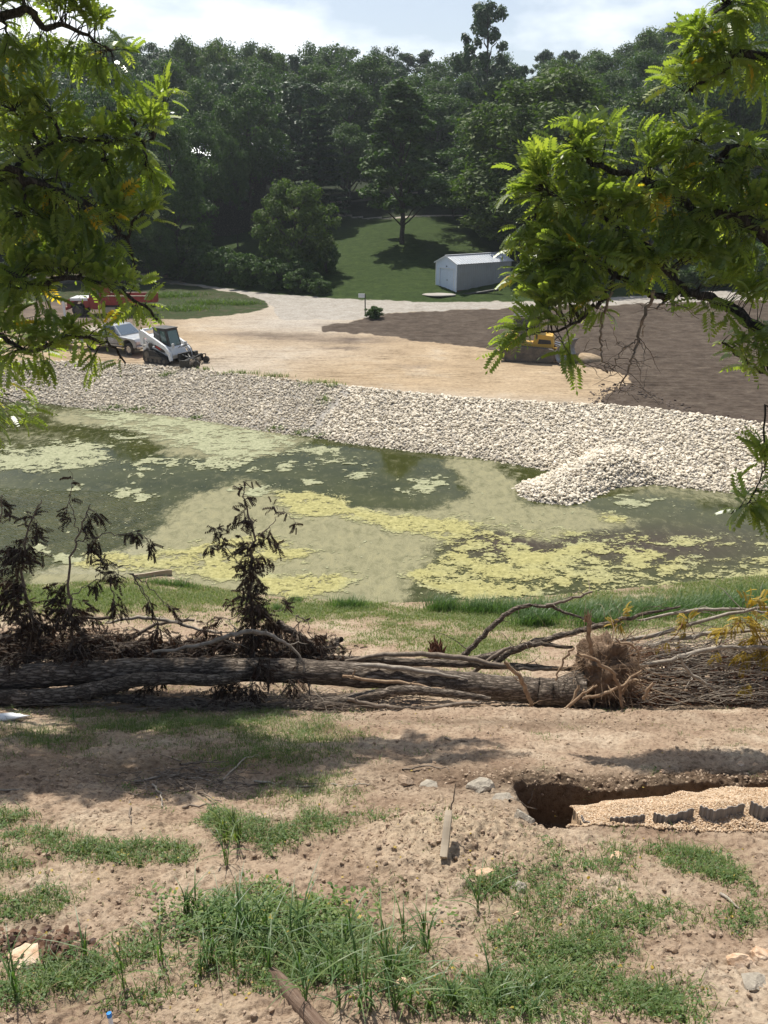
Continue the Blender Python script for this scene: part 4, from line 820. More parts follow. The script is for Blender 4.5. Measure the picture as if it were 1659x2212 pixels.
for c, rx, ry, rz, n in [((-9.0, 14.0, 15.2), 2.2, 1.4, .5, 130), ((-6.6, 14.0, 15.2), 2.0, 1.4, .45, 170), ((-4.4, 14.2, 15.25), 1.9, 1.3, .4, 150), ((-2.2, 14.6, 15.3), 1.5, 1.2, .38, 90), ((-6.2, 12.7, 14.9), 1.8, 1.0, .35, 110), ((-4.2, 13.0, 14.95), 1.5, 1.0, .33, 90), ((-6.0, 15.6, 15.5), 2.2, 1.0, .45, 110), ((-9, 15.6, 15.6), 2.0, 1.2, .5, 70), ((-11, 15.8, 13), 2, 2, 2.5, 50), ((-11, 15.5, 9), 1.8, 1.8, 2.5, 50), ((-8.8, 17.6, 8.2), 1.8, 2.2, 2.0, 110)]: blobsL.append((c, rx, ry, rz, n, 0))  # boughs above the frame added to shade the dirt, then unseen crown at left
foliage_tree('walnut_tree', 'near walnut tree whose leafy branches fill the left side of the picture', limbsL, blobsL, 31, size=.42, per=.15, dens=.85)
# right tree
tr = np.array([7.9, 11.0]); tz = float(HB(*tr))
limbsR = [([(tr[0], tr[1], tz - .3), (tr[0] - .1, tr[1], 6), (tr[0], tr[1], 9), (tr[0] - .2, tr[1], 13), (tr[0] - .6, tr[1], 17)], .34, .1),
          ([(tr[0], tr[1], 6.6), A(1720, 775, 13.4 + RSH), A(1655, 725, 13.4 + RSH), A(1560, 655, 13.5 + RSH), A(1480, 632, 13.6 + RSH), A(1420, 640, 13.6 + RSH), A(1330, 590, 13.7 + RSH), A(1240, 560, 13.8 + RSH)], .10, .02),
          ([A(1330, 590, 13.7 + RSH), A(1290, 660, 13.6 + RSH), A(1230, 700, 13.6 + RSH), A(1150, 720, 13.6 + RSH)], .035, .012),
          ([A(1480, 632, 13.6 + RSH), A(1400, 540, 13.8 + RSH), A(1300, 470, 14 + RSH), A(1180, 420, 14.1 + RSH)], .05, .014),
          ([(tr[0], tr[1], 8.6), A(1640, 500, 13.6 + RSH), A(1520, 470, 13.9 + RSH), A(1420, 400, 14 + RSH), A(1300, 360, 14.1 + RSH), A(1200, 330, 14.2 + RSH)], .10, .018),
          ([(tr[0], tr[1], 10.5), A(1640, 330, 13.7 + RSH), A(1560, 350, 13.9 + RSH), A(1490, 300, 14 + RSH)], .07, .02),
          ([(tr[0], tr[1], 12.3), A(1650, 120, 13.8 + RSH), A(1560, 160, 13.9 + RSH), A(1480, 200, 14 + RSH)], .07, .02),
          ([(tr[0], tr[1], 13.2), A(1640, -20, 13.8 + RSH), A(1560, 20, 13.9 + RSH), A(1470, 120, 14 + RSH)], .07, .02),
          ([(tr[0], tr[1], 6.0), A(1690, 830, 13.2 + RSH), A(1640, 800, 13.2 + RSH), A(1560, 740, 13.3 + RSH)], .05, .015),
          ([(tr[0], tr[1], 5.2), A(1690, 900, 12.6 + RSH), A(1650, 1000, 12.5 + RSH), A(1620, 1080, 12.4 + RSH), A(1580, 1110, 12.4 + RSH)], .016, .006)]
br = [(1130, 370, 14.1, 60, 55, 26, 0), (1200, 330, 14.2, 80, 60, 40, 0), (1230, 270, 14.2, 45, 22, 12, 0), (1290, 270, 14.2, 30, 14, 6, 0), (1270, 340, 14.1, 80, 60, 34, .05), (1190, 430, 14.1, 110, 60, 60, 0), (1110, 410, 14.1, 45, 40, 16, 0), (1300, 430, 14, 90, 60, 48, .12), (1160, 520, 13.9, 100, 50, 50, 0), (1100, 490, 14, 30, 30, 10, 0), (1260, 540, 13.8, 90, 55, 50, .05), (1180, 600, 13.8, 100, 50, 50, 0), (1100, 620, 13.8, 40, 22, 10, 0), (1340, 520, 13.9, 90, 50, 44, .1), (1380, 590, 13.7, 80, 35, 32, .05),
      (1170, 660, 13.6, 80, 45, 42, 0), (1240, 650, 13.6, 60, 50, 34, .04), (1140, 705, 13.5, 70, 34, 16, 0), (1215, 712, 13.6, 46, 30, 10, 0), (1085, 735, 13.5, 24, 34, 14, 0), (1060, 775, 13.5, 10, 14, 6, 0), (1215, 800, 13.4, 22, 22, 7, 0), (1260, 690, 13.6, 25, 25, 8, 0),
      (1400, 330, 14, 50, 40, 18, .05), (1390, 300, 14, 40, 20, 8, .04), (1450, 400, 14, 80, 55, 42, .12), (1380, 430, 14, 70, 50, 32, .25), (1500, 300, 13.9, 70, 50, 34, 0), (1495, 260, 13.9, 30, 20, 7, 0), (1560, 380, 13.8, 90, 60, 50, .04), (1620, 320, 13.7, 80, 50, 34, 0), (1640, 440, 13.6, 80, 70, 46, .05), (1520, 470, 13.8, 90, 50, 44, .06), (1460, 500, 13.8, 80, 40, 34, 0), (1600, 540, 13.6, 80, 40, 32, 0), (1500, 570, 13.6, 60, 30, 14, 0), (1420, 560, 13.7, 50, 30, 14, 0),
      (1600, 20, 13.8, 90, 60, 50, 0), (1500, 70, 13.9, 50, 50, 22, 0), (1560, 120, 13.9, 80, 50, 40, .03), (1470, 160, 14, 60, 40, 22, 0), (1440, 220, 14, 40, 40, 12, .08), (1650, 150, 13.8, 60, 60, 26, 0), (1540, 210, 13.9, 60, 40, 18, .05), (1640, 220, 13.8, 40, 30, 8, 0),
      (1620, 650, 13.4, 60, 45, 26, 0), (1540, 620, 13.5, 50, 25, 12, 0), (1640, 740, 13.2, 40, 60, 22, .1), (1590, 760, 13.2, 35, 45, 14, .15), (1610, 805, 13.2, 35, 22, 7, .05), (1510, 690, 13.4, 28, 22, 6, 0), (1555, 700, 13.4, 30, 22, 7, 0), (1640, 800, 13.1, 25, 25, 6, 0),
      (1642, 990, 12.5, 16, 50, 16, 0), (1612, 1112, 12.4, 40, 24, 24, 0), (1650, 1085, 12.4, 20, 24, 6, 0), (1450, 640, 13.6, 22, 12, 4, 0), (1350, 640, 13.6, 22, 12, 4, 0)]
br = [(b[0] + (26 if b[0] < 1300 else 8), b[1] - (22 if b[1] > 560 else -4), b[2], b[3] * .84, b[4] * .84, max(1, int(b[5] * (.55 if b[1] > 640 else .70))), b[6] + .02) for b in br if not (b[0] > 1400 and 190 < b[1] < 225)]
blobsR = [B(b[0], b[1], b[2] + RSH, *b[3:]) for b in br]
for c, rx, ry, rz, n in [((8.0, 11, 13.5), 1.6, 1.8, 2.2, 50), ((8.4, 11, 8.5), 1.6, 1.6, 2, 40)]: blobsR.append((c, rx, ry, rz, n, 0))
e = foliage_tree('walnut_tree', 'near walnut tree with a bare gnarled limb reaching in from the right', limbsR, blobsR, 47, size=.32, twr=.007, per=.12, dens=.85)
# bare hanging shoots of the right tree
rs = np.random.RandomState(5); paths = []
def bare(pts, r0, r1, side=6, sl=.35):
    Pw = wiggle(pts, 6, .018, rs); paths.append((Pw, np.linspace(r0, r1, len(Pw))))
    for i in rs.choice(np.arange(3, len(Pw) - 1), min(side, len(Pw) - 4), replace=False):
        d = rs.randn(3) * [1, .6, .4]; d[2] -= .35; q = Pw[i]; l = sl * (.4 + rs.rand())
        P2 = wiggle([q, q + d * l * .5, q + d * l + [0, 0, -.08]], 4, .012, rs); paths.append((P2, np.linspace(r1 * 1.1, .003, len(P2))))
        j = rs.randint(2, len(P2) - 1); d2 = rs.randn(3) * l * .4; P3 = wiggle([P2[j], P2[j] + d2 * .5, P2[j] + d2], 3, .008, rs); paths.append((P3, np.linspace(.005, .002, len(P3))))
bare([A(1322, 632, 13.6 + RSH), A(1305, 680, 13.6 + RSH), A(1296, 730, 13.6 + RSH), A(1300, 775, 13.6 + RSH), A(1312, 800, 13.6 + RSH)], .022, .007, 8)
bare([A(1412, 628, 13.5 + RSH), A(1390, 690, 13.5 + RSH), A(1370, 760, 13.5 + RSH), A(1352, 808, 13.5 + RSH), A(1335, 850, 13.5 + RSH)], .028, .007, 10, .45)
bare([A(1380, 735, 13.5 + RSH), A(1345, 755, 13.5 + RSH), A(1330, 790, 13.5 + RSH), A(1315, 810, 13.5 + RSH)], .012, .005, 6)
bare([A(1450, 640, 13.6 + RSH), A(1430, 655, 13.6 + RSH), A(1420, 668, 13.6 + RSH)], .03, .008, 2)
bare([A(1560, 330, 13.9 + RSH), A(1530, 370, 13.9 + RSH), A(1500, 410, 13.9 + RSH)], .014, .005, 6)
V, F = tubes(paths, 6); lo = np.array(e.location); mesh_np('bare_branch', V - lo, F, M['twig'], e, smooth=True)
# ------------------------------------------------------------------ felled trees
rs = np.random.RandomState(77)
def px_path(pts, Y=None):
    """pts (x, y, r_px[, Y])"""
    P = []; r = []
    for p in pts:
        yy = p[3] if len(p) > 3 else Y; q = at_y(p[0], p[1], yy); s = (yy * CP - (q[2] - CAMZ) * SP) / FD; P.append(q); r.append(p[2] * s)
    return np.array(P), np.array(r)
def log_mesh(pts, Y, seg=14, rough=.05, n=18, amp=.006):
    P, r = px_path(pts, Y); Pw = wiggle(P, seg, amp, rs); rr = np.interp(np.linspace(0, 1, len(Pw)), np.linspace(0, 1, len(r)), r)
    V, F = tubes([(Pw, rr)], n); k = len(Pw); V = V.reshape(k, n, 3); c = Pw[:, None, :]; d = V - c
    s = fbm(np.arange(k)[:, None] * .35 + np.zeros((1, n)), np.arange(n)[None] * .9 + np.zeros((k, 1)) + rs.rand() * 50, 3) - .5
    V = c + d * (1 + s * rough * 4)[..., None]
    V = V.reshape(-1, 3); b = len(V); V = np.concatenate([V, Pw[:1], Pw[-1:]])
    cap = [[b, (j + 1) % n, j, j] for j in range(n)]
    return V, F, Pw, rr
def add_log(name, label, cat, pts, Y, mat='logbark', extra=None, **k):
    V, F, Pw, rr = log_mesh(pts, Y, **k); lo = Pw[len(Pw) // 2].copy(); lo[2] -= rr[len(Pw) // 2]
    e = empty(name, tuple(lo), 0, label, cat)
    mesh_np('trunk' if extra is None or 'trunk' not in extra else extra['trunk'], V - lo, F, M[mat], e, smooth=True); return e, lo, Pw, rr
# main trunk with its root ball
e, lo, Pw, rr = add_log('fallen_tree', 'long barky felled trunk lying across the picture with its torn root ball', 'fallen tree',
    [(-160, 1474, 27), (0, 1466, 27), (200, 1452, 26), (420, 1446, 25), (640, 1450, 26), (830, 1461, 27), (1000, 1478, 27), (1120, 1490, 28), (1200, 1496, 31), (1260, 1490, 46)], 12.75)
# stripped pale streak
Vp, Fp = tubes([(wiggle(px_path([(770, 1436, 3), (830, 1440, 5), (900, 1448, 5), (960, 1458, 4), (1010, 1466, 2)], 12.62)[0], 4, .006, rs), np.array([.012, .03, .04, .045, .045, .045, .045, .045, .04, .04, .04, .035, .03, .03, .02, .015, .01]))], 8)
mesh_np('bark_wound', Vp - lo, Fp, M['palewood'], e, smooth=True)
# root ball
rc = at_y(1300, 1450, 12.95); sc = (12.95 * CP - (rc[2] - CAMZ) * SP) / FD
V = ico(4)[0]; F = ico(4)[1]; nn = fbm(V[:, 0] * 2.2 + 5, V[:, 1] * 2.2 + V[:, 2] * 3, 4, .6) - .5; n2 = fbm(V[:, 0] * 7 + 5, V[:, 1] * 7 + V[:, 2] * 9, 3, .6) - .5
V = V * (1 + nn * .9 + n2 * .35)[:, None] * np.array([66, 60, 76]) * sc
V = V + rc - lo; mesh_np('root_ball', V, F, M['clay'], e, smooth=True)
roots = []
for i in range(620):
    d = rs.randn(3); d[0] += .5; d[2] += .25; d[1] -= .3; d /= np.linalg.norm(d); a = rc + d * np.array([52, 45, 62]) * sc * (.7 + .3 * rs.rand()); l = .15 + .55 * rs.rand() ** 2
    d2 = d + rs.randn(3) * .7; b = a + d2 * l * .5; c = b + (d + rs.randn(3) * .9) * l * .5; c[2] -= .1 * rs.rand()
    roots.append((wiggle([a, b, c], 4, .01, rs), np.linspace(.003 + .009 * rs.rand() ** 3, .0015, 9)))
V, F = tubes(roots, 5); o = mesh_np('fine_root', V - lo, F, M['root'], e, smooth=True); o['kind'] = 'stuff'
RF = .62
for pts in ([(1275, 1470, 9, 12.7), (1278, 1420, 8, 12.7), (1272, 1370, 8, 12.7), (1270, 1332, 9, 12.7)], [(1248, 1412, 5, 12.3), (1290, 1430, 6, 12.25), (1330, 1465, 6, 12.2), (1345, 1530, 6, 12.2)], [(1260, 1510, 6, 12.4), (1300, 1500, 6, 12.3), (1345, 1480, 5, 12.3), (1385, 1448, 4, 12.4)],
            [(1250, 1480, 5, 12.2), (1235, 1520, 5, 12.1), (1215, 1560, 4, 12.0)], [(1330, 1380, 4, 12.8), (1370, 1400, 4, 12.7), (1385, 1450, 3, 12.6)], [(1240, 1400, 4, 12.6), (1215, 1430, 4, 12.6), (1200, 1470, 3, 12.5)], [(1345, 1500, 5, 12.3), (1360, 1470, 5, 12.3), (1390, 1470, 3, 12.3)]):
    P, r = px_path(pts); Pw = wiggle(P, 5, .016, rs); V, F = tubes([(Pw, RF * np.interp(np.linspace(0, 1, len(Pw)), np.linspace(0, 1, len(r)), r))], 8); mesh_np('root', V - lo, F, M['root'], e, smooth=True)
# splintered top of the spike
sp = at_y(1270, 1335, 12.7); V, F = tubes([(np.array([sp + [rs.randn() * .03, rs.randn() * .03, -.08], sp + [rs.randn() * .06, rs.randn() * .05, .05 + .12 * rs.rand()]]), np.array([.014, .002])) for _ in range(14)], 4); mesh_np('splinters', V - lo, F, M['root'], e)
# other trunks
add_log('fallen_log', 'crooked dark log lying in front of the long trunk at the left edge', 'log', [(-160, 1512, 18), (0, 1508, 18), (110, 1506, 19), (200, 1492, 18), (290, 1470, 15), (380, 1466, 13), (460, 1470, 12), (520, 1462, 10)], 12.25)
add_log('fallen_log', 'thin log on the ground under the middle of the long trunk', 'log', [(225, 1505, 7), (320, 1514, 11), (430, 1524, 12), (560, 1532, 14), (680, 1524, 14), (790, 1506, 13), (870, 1492, 11), (950, 1496, 9), (1060, 1510, 5)], 12.2)
add_log('fallen_log', 'short half buried log in the shade below the thin log', 'log', [(535, 1572, 5), (600, 1570, 8), (680, 1566, 8), (760, 1560, 4)], 11.55, rough=.03)
e2, lo2, _, _ = add_log('forked_trunk', 'grey forked trunk rising behind the long trunk at the left edge', 'fallen tree', [(-160, 1378, 22), (0, 1390, 20), (100, 1404, 18), (200, 1406, 17), (280, 1412, 15), (345, 1428, 11)], 13.7)
for pts in ([(140, 1400, 11), (90, 1375, 8), (45, 1345, 6), (30, 1325, 4), (60, 1318, 3)], [(230, 1400, 9), (185, 1375, 7), (160, 1345, 6), (175, 1335, 5), (240, 1335, 3)]):
    P, r = px_path([(a, b, c, 13.7) for a, b, c in pts]); Pw = wiggle(P, 5, .01, rs); V, F = tubes([(Pw, np.interp(np.linspace(0, 1, len(Pw)), np.linspace(0, 1, len(r)), r))], 9); mesh_np('limb', V - lo2, F, M['logbark'], e2, smooth=True)
def stick(pts, Y, label, mat='twig', name='fallen_branch', cat='branch', side=5, amp=.012, group=None, sl=.35):
    P, r = px_path(pts, Y); Pw = wiggle(P, 5, amp, rs); r2 = np.interp(np.linspace(0, 1, len(Pw)), np.linspace(0, 1, len(r)), r); paths = [(Pw, r2)]
    for i in rs.choice(len(Pw), min(side, len(Pw)), replace=False):
        d = rs.randn(3) * [1, .5, .5]; d[2] += .1; l = sl * (.3 + rs.rand()); q = Pw[i]; paths.append((wiggle([q, q + d * l * .5 + [0, 0, .03], q + d * l], 3, .012, rs), np.linspace(min(r2[i] * .5, .012), .002, 7)))
    V, F = tubes(paths, 7); lo_ = Pw[len(Pw) // 2]; o = mesh_np(name, V - lo_, F, M[mat], smooth=True); o.location = lo_; return tag(o, label, cat, group)
SB = [([(650, 1418, 4), (740, 1422, 7), (860, 1428, 9), (960, 1432, 9), (1060, 1438, 8), (1180, 1442, 6), (1240, 1446, 3)], 13.4, 'dark straight branch lying just behind the long trunk', 'logbark', 6),
      ([(745, 1428, 3), (830, 1416, 5), (930, 1414, 6), (1010, 1424, 6), (1080, 1436, 5), (1150, 1446, 4), (1250, 1440, 2)], 13.3, 'bowed smooth branch on top of the dark straight branch', 'twig', 6),
      ([(1010, 1428, 9), (1070, 1414, 9), (1130, 1396, 8), (1200, 1376, 7), (1290, 1352, 6), (1380, 1330, 4), (1470, 1310, 2)], 13.6, 'thick rising branch leading up to the root ball', 'logbark', 8),
      ([(1000, 1418, 7), (1030, 1388, 6), (1072, 1345, 6), (1120, 1312, 5), (1180, 1310, 4), (1230, 1326, 3), (1290, 1350, 2)], 13.9, 'thin branch arching high above the grass left of the root ball', 'logbark', 6),
      ([(1180, 1308, 4), (1230, 1296, 3), (1280, 1278, 2)], 13.9, 'thin twig forking up off the arching branch', 'twig', 4),
      ([(1060, 1440, 8), (1120, 1400, 6), (1180, 1392, 5), (1240, 1402, 3)], 13.5, 'short dark fork between the rising branch and the trunk', 'logbark', 4),
      ([(950, 1480, 6), (1010, 1458, 5), (1080, 1410, 4), (1110, 1396, 2)], 13.45, 'crossing branch sloping up behind the long trunk', 'twig', 4),
      ([(688, 1412, 6), (712, 1400, 7), (738, 1381, 6)], 13.6, 'short broken stub of branch pointing up right of the dead brush', 'logbark', 1),
      ([(1090, 1430, 4), (1120, 1460, 5), (1140, 1500, 5), (1150, 1540, 4)], 12.25, 'bare pale stick leaning against the front of the long trunk', 'root', 2),
      ([(750, 1510, 4), (830, 1526, 5), (920, 1530, 5), (1000, 1520, 4), (1040, 1518, 3)], 12.0, 'pale stick lying on the ground below the long trunk', 'twig', 5),
      ([(600, 1345, 8), (640, 1372, 8), (680, 1400, 7), (700, 1424, 5)], 13.3, 'stout branch slanting down right of the tall dead brush', 'logbark', 4),
      ([(330, 1408, 3), (420, 1395, 4), (500, 1372, 5), (555, 1366, 5), (600, 1380, 4), (640, 1410, 3), (660, 1450, 2), (668, 1500, 2)], 12.6, 'grey whip of branch arched in front of the tall dead brush', 'palewood', 10),
      ([(230, 1345, 2), (300, 1334, 4), (370, 1342, 4), (430, 1360, 3), (480, 1366, 2)], 13.8, 'thin twig bowed over the grass between the two dead brushes', 'palewood', 8),
      ([(250, 1400, 3), (300, 1370, 4), (350, 1345, 4), (420, 1340, 3)], 13.9, 'dark twig crossing under the bowed twig on the left', 'twig', 8),
      ([(740, 1460, 3), (860, 1476, 4), (960, 1490, 3)], 12.3, 'thin branch showing below the middle of the long trunk', 'root', 6),
      ([(1170, 1558, 3), (1210, 1540, 4), (1260, 1500, 3), (1290, 1480, 2)], 12.0, 'small dry root stick below the root ball', 'root', 3),
      ([(1390, 1510, 3), (1398, 1490, 4), (1412, 1475, 3)], 12.1, 'short upright stub right of the root ball', 'root', 1)]
for pts, Y, lb, mt, sd in SB: stick(pts, Y, lb, mt, side=sd)
# stump
sp = at_y(942, 1412, 13.9); s_ = 13.9 / FD; pt = []
for i in range(26):
    a = rs.rand() * 6.28; rr_ = .13 * rs.rand() ** .5; h = .12 + .34 * rs.rand() * (1 if math.cos(a) > -.2 else .5); q = sp + [rr_ * math.cos(a), rr_ * math.sin(a), -.1]
    pt.append((wiggle([q, q + [rs.randn() * .02, 0, h * .6], q + [rs.randn() * .05, 0, h + .1]], 3, .008, rs), np.array([.05, .045, .04, .035, .025, .015, .004])))
V, F = tubes(pt, 6); o = mesh_np('tree_stump', V - sp, F, M['rotten'], smooth=False); o.location = sp; tag(o, 'splintered red brown stump standing behind the long trunk', 'stump')
# brush pile
paths = []
for i in range(430):
    x = 1330 + 520 * rs.rand(); yb = 1385 + 135 * rs.rand(); Y = 13.6 - (yb - 1385) / 135 * 1.1 + rs.randn() * .12; ln = 60 + 230 * rs.rand(); sl = (rs.rand() - .45) * .28
    p = [(x, yb, 0, Y), (x + ln * .5, yb - sl * ln * .5 + rs.randn() * 7, 0, Y + rs.randn() * .1), (x + ln, yb - sl * ln + rs.randn() * 10, 0, Y + rs.randn() * .1)]
    P, _ = px_path(p); paths.append((wiggle(P, 4, .03, rs), np.linspace(.004 + .008 * rs.rand() ** 3, .002, 9)))
for i in range(60):
    x = 1290 + 420 * rs.rand(); yb = 1400 + 40 * rs.rand(); Y = 13.7 + rs.randn() * .2; ln = 80 + 180 * rs.rand()
    P, _ = px_path([(x, yb, 0, Y), (x + ln * .5, yb - 40 * rs.rand(), 0, Y), (x + ln, yb - 90 * rs.rand(), 0, Y + .2)]); paths.append((wiggle(P, 4, .025, rs), np.linspace(.008, .003, 9)))
V, F = tubes(paths, 5); lo = at_y(1600, 1470, 13); e = empty('brush_pile', tuple(lo), 0, 'heap of cut grey brushwood right of the root ball', 'brush pile')
o = mesh_np('brushwood', V - lo, F, M['palewood'], e, smooth=True); o['kind'] = 'stuff'
# dark litter core inside the pile
paths = []
for i in range(2200):
    x = 1320 + 560 * rs.rand(); yb = 1400 + 120 * rs.rand(); Y = 13.7 - (yb - 1400) / 120 * 1.0 + .25; q = at_y(x, yb, Y); d = rs.randn(3) * [1, .6, .35]; paths.append((np.array([q, q + d * .12, q + d * .3]), np.array([.016, .014, .006])))
V, F = tubes(paths, 4); o = mesh_np('litter', V - lo, F, M['rotten'], e); o['kind'] = 'stuff'
for pts, Y, lb in [([(1400, 1395, 4), (1500, 1372, 5), (1580, 1365, 4), (1700, 1360, 3)], 13.5, 'long grey pole lying on top of the brush pile'), ([(1340, 1445, 4), (1430, 1430, 5), (1530, 1402, 5), (1660, 1398, 4), (1800, 1400, 2)], 13.0, 'pale crooked pole across the front of the brush pile'), ([(1470, 1420, 3), (1490, 1455, 4), (1530, 1480, 4), (1560, 1510, 3)], 12.7, 'pale stick bent down over the front of the brush pile'),
                    ([(1300, 1390, 4), (1400, 1375, 5), (1520, 1340, 4), (1660, 1310, 3), (1760, 1300, 2)], 13.8, 'dark pole rising to the right above the brush pile'), ([(1380, 1340, 2), (1500, 1318, 4), (1600, 1316, 3), (1700, 1328, 2)], 13.9, 'highest pole of the brush pile against the tall grass')]:
    stick(pts, Y, lb, 'palewood', side=9, sl=.5)
# ------------------------------------------------------------------ dead leafy brush
def dead_leaf():
    V = []; F = []
    for i in range(6):
        t = .12 + .15 * i
        for s in (-1, 1):
            p = np.array([t, 0, -.3 * t * t]); d = np.array([.25, s * .35, -1]); d /= np.linalg.norm(d); w_ = np.array([.7, -s * .6, .1]) * .07; L = .34; b = len(V)
            V += [p, p + d * L * .5 - w_, p + d * L, p + d * L * .5 + w_]; F.append([b, b + 1, b + 2, b + 3])
    return np.array(V), np.array(F)
DT = dead_leaf()
def dead(name, label, limbs, blobs, seed, **k):
    return foliage_tree(name, label, limbs, [B(*b) for b in blobs], seed, leafmat='deadleaf', size=.175, tmpl=DT, barkmat='twig', cat='dead brush', droop=.75, twr=.006, per=.05, dens=1.15, crownname='dead_leaves', trunkname='stem', reach=.45, **k)
dead('dead_brush', 'large mass of withered brown brush standing at the left edge', 
     [([A(150, 1450, 13.2), A(155, 1350, 13.2), A(150, 1250, 13.2), A(170, 1150, 13.2), A(195, 1090, 13.2)], .035, .008), ([A(60, 1450, 13.2), A(70, 1350, 13.2), A(50, 1250, 13.2), A(60, 1150, 13.2), A(90, 1080, 13.2)], .04, .008), ([A(-40, 1450, 13.2), A(-20, 1300, 13.2), A(-10, 1180, 13.2), A(5, 1070, 13.2)], .03, .008), ([A(165, 1170, 13.2), A(220, 1158, 13.2), A(280, 1152, 13.2), A(325, 1165, 13.2)], .012, .004), ([A(150, 1290, 13.3), A(220, 1250, 13.3), A(280, 1240, 13.3)], .010, .003), ([A(170, 1150, 13.2), A(150, 1080, 13.2), A(158, 1040, 13.2), A(150, 1015, 13.2)], .009, .003)],
     [(20, 1110, 13.2, 22, 30, 5), (60, 1120, 13.2, 26, 26, 6), (5, 1080, 13.2, 16, 18, 3), (90, 1150, 13.2, 34, 34, 9), (140, 1110, 13.2, 16, 20, 4), (185, 1140, 13.2, 24, 24, 7), (220, 1120, 13.2, 20, 20, 4), (200, 1190, 13.2, 26, 26, 7), (250, 1240, 13.2, 22, 30, 7), (215, 1220, 13.2, 16, 22, 4), (300, 1160, 13.2, 26, 12, 5), (325, 1190, 13.2, 16, 18, 4), (275, 1150, 13.2, 12, 10, 2), (155, 1040, 13.2, 12, 14, 2), (160, 1070, 13.2, 7, 10, 1),
      (40, 1200, 13.2, 60, 50, 40), (20, 1280, 13.2, 60, 50, 46), (60, 1350, 13.2, 80, 50, 60), (-60, 1250, 13.2, 60, 90, 50), (120, 1290, 13.2, 30, 50, 18), (160, 1340, 13.2, 70, 34, 36), (250, 1320, 13.3, 40, 24, 9), (200, 1270, 13.2, 20, 20, 5), (180, 1395, 13.2, 100, 30, 36), (300, 1400, 13.3, 60, 22, 18), (350, 1380, 13.4, 30, 18, 6), (320, 1320, 13.4, 26, 22, 5), (380, 1330, 13.5, 16, 18, 3), (20, 1410, 13.2, 90, 30, 40)], 3)
dead('dead_brush', 'tall column of withered brown brush standing behind the long trunk left of the middle',
     [([A(540, 1440, 13.2), A(545, 1350, 13.2), A(540, 1250, 13.2), A(548, 1160, 13.2), A(530, 1090, 13.2), A(525, 1040, 13.2)], .04, .006), ([A(545, 1170, 13.2), A(590, 1130, 13.2), A(600, 1095, 13.2)], .01, .004), ([A(595, 1105, 13.2), A(620, 1110, 13.2), A(645, 1130, 13.2)], .007, .003), ([A(545, 1250, 13.2), A(500, 1200, 13.2), A(450, 1180, 13.2)], .012, .004), ([A(500, 1195, 13.2), A(470, 1150, 13.2), A(445, 1140, 13.2)], .008, .003), ([A(550, 1350, 13.3), A(600, 1320, 13.3), A(640, 1330, 13.3)], .01, .004)],
     [(528, 1050, 13.2, 13, 12, 3), (535, 1085, 13.2, 13, 16, 4), (555, 1040, 13.2, 10, 5, 1), (500, 1125, 13.2, 22, 10, 3), (470, 1145, 13.2, 22, 12, 5), (450, 1185, 13.2, 12, 10, 2), (480, 1180, 13.2, 28, 14, 6), (535, 1130, 13.2, 20, 24, 8), (530, 1180, 13.2, 28, 26, 13), (560, 1160, 13.2, 14, 18, 4), (590, 1090, 13.2, 10, 14, 2), (612, 1108, 13.2, 9, 8, 2), (642, 1130, 13.2, 8, 11, 2), (585, 1160, 13.2, 9, 16, 3), (605, 1185, 13.2, 9, 18, 3), (590, 1215, 13.2, 9, 18, 3),
      (540, 1225, 13.2, 40, 26, 24), (545, 1270, 13.2, 40, 30, 32), (548, 1320, 13.2, 42, 34, 42), (545, 1375, 13.2, 48, 34, 46), (620, 1300, 13.3, 12, 22, 4), (600, 1370, 13.3, 34, 26, 14), (650, 1390, 13.2, 40, 24, 13), (700, 1390, 13.2, 16, 30, 5), (480, 1390, 13.3, 40, 24, 16), (420, 1400, 13.3, 50, 24, 18), (580, 1450, 12.5, 36, 30, 13), (540, 1510, 12.2, 50, 24, 12), (640, 1480, 12.4, 30, 22, 6), (440, 1350, 13.5, 18, 22, 5), (500, 1300, 13.4, 14, 16, 3), (470, 1345, 13.4, 14, 22, 3), (360, 1440, 13.2, 60, 14, 14), (300, 1490, 12.4, 60, 12, 10), (480, 1490, 12.3, 60, 16, 14)], 9)
# dark tangle of twigs and withered leaves behind the long trunk
paths = []; LP = []; LD = []; rs = np.random.RandomState(12)
for i in range(1500):
    x = -120 + 840 * rs.rand(); yb = 1380 + 55 * rs.rand() + (rs.rand() ** 3) * -40 * (x < 300); Y = 13.75 - (yb - 1380) / 55 * .7 + rs.randn() * .1; q = at_y(x, yb, Y); d = rs.randn(3) * [1, .5, .35]
    l_ = .12 + .3 * rs.rand(); paths.append((np.array([q, q + d * l_ * .5 + [0, 0, .03], q + d * l_]), np.array([.008, .006, .003]))); LP += [q + d * l_ * u_ for u_ in (.3, .6, 1)]; LD += [rs.randn(3) * [1, 1, .5] for _ in range(3)]
for i in range(500):
    x = 150 + 760 * rs.rand(); yb = 1500 + 42 * rs.rand(); Y = 12.35 - (yb - 1500) / 42 * .5; q = at_y(x, yb, Y); d = rs.randn(3) * [1.3, .5, .2]; l_ = .15 + .35 * rs.rand(); paths.append((np.array([q, q + d * l_ * .5 + [0, 0, .03], q + d * l_]), np.array([.008, .006, .003])))
V, F = tubes(paths, 4); lo = at_y(300, 1420, 13.4); e = empty('brush_tangle', tuple(lo), 0, 'dark tangle of twigs and withered leaves heaped around the long trunk', 'brush')
o = mesh_np('twigs', V - lo, F, M['twig'], e); o['kind'] = 'stuff'
LP = np.array(LP); FM = frames(np.array(LD), rs, 1.); sz = .10 + .10 * rs.rand(len(LP)); V = np.einsum('nij,kj->nki', FM, DT[0]) * sz[:, None, None] + LP[:, None]; F = DT[1][None] + (np.arange(len(LP)) * len(DT[0]))[:, None, None]
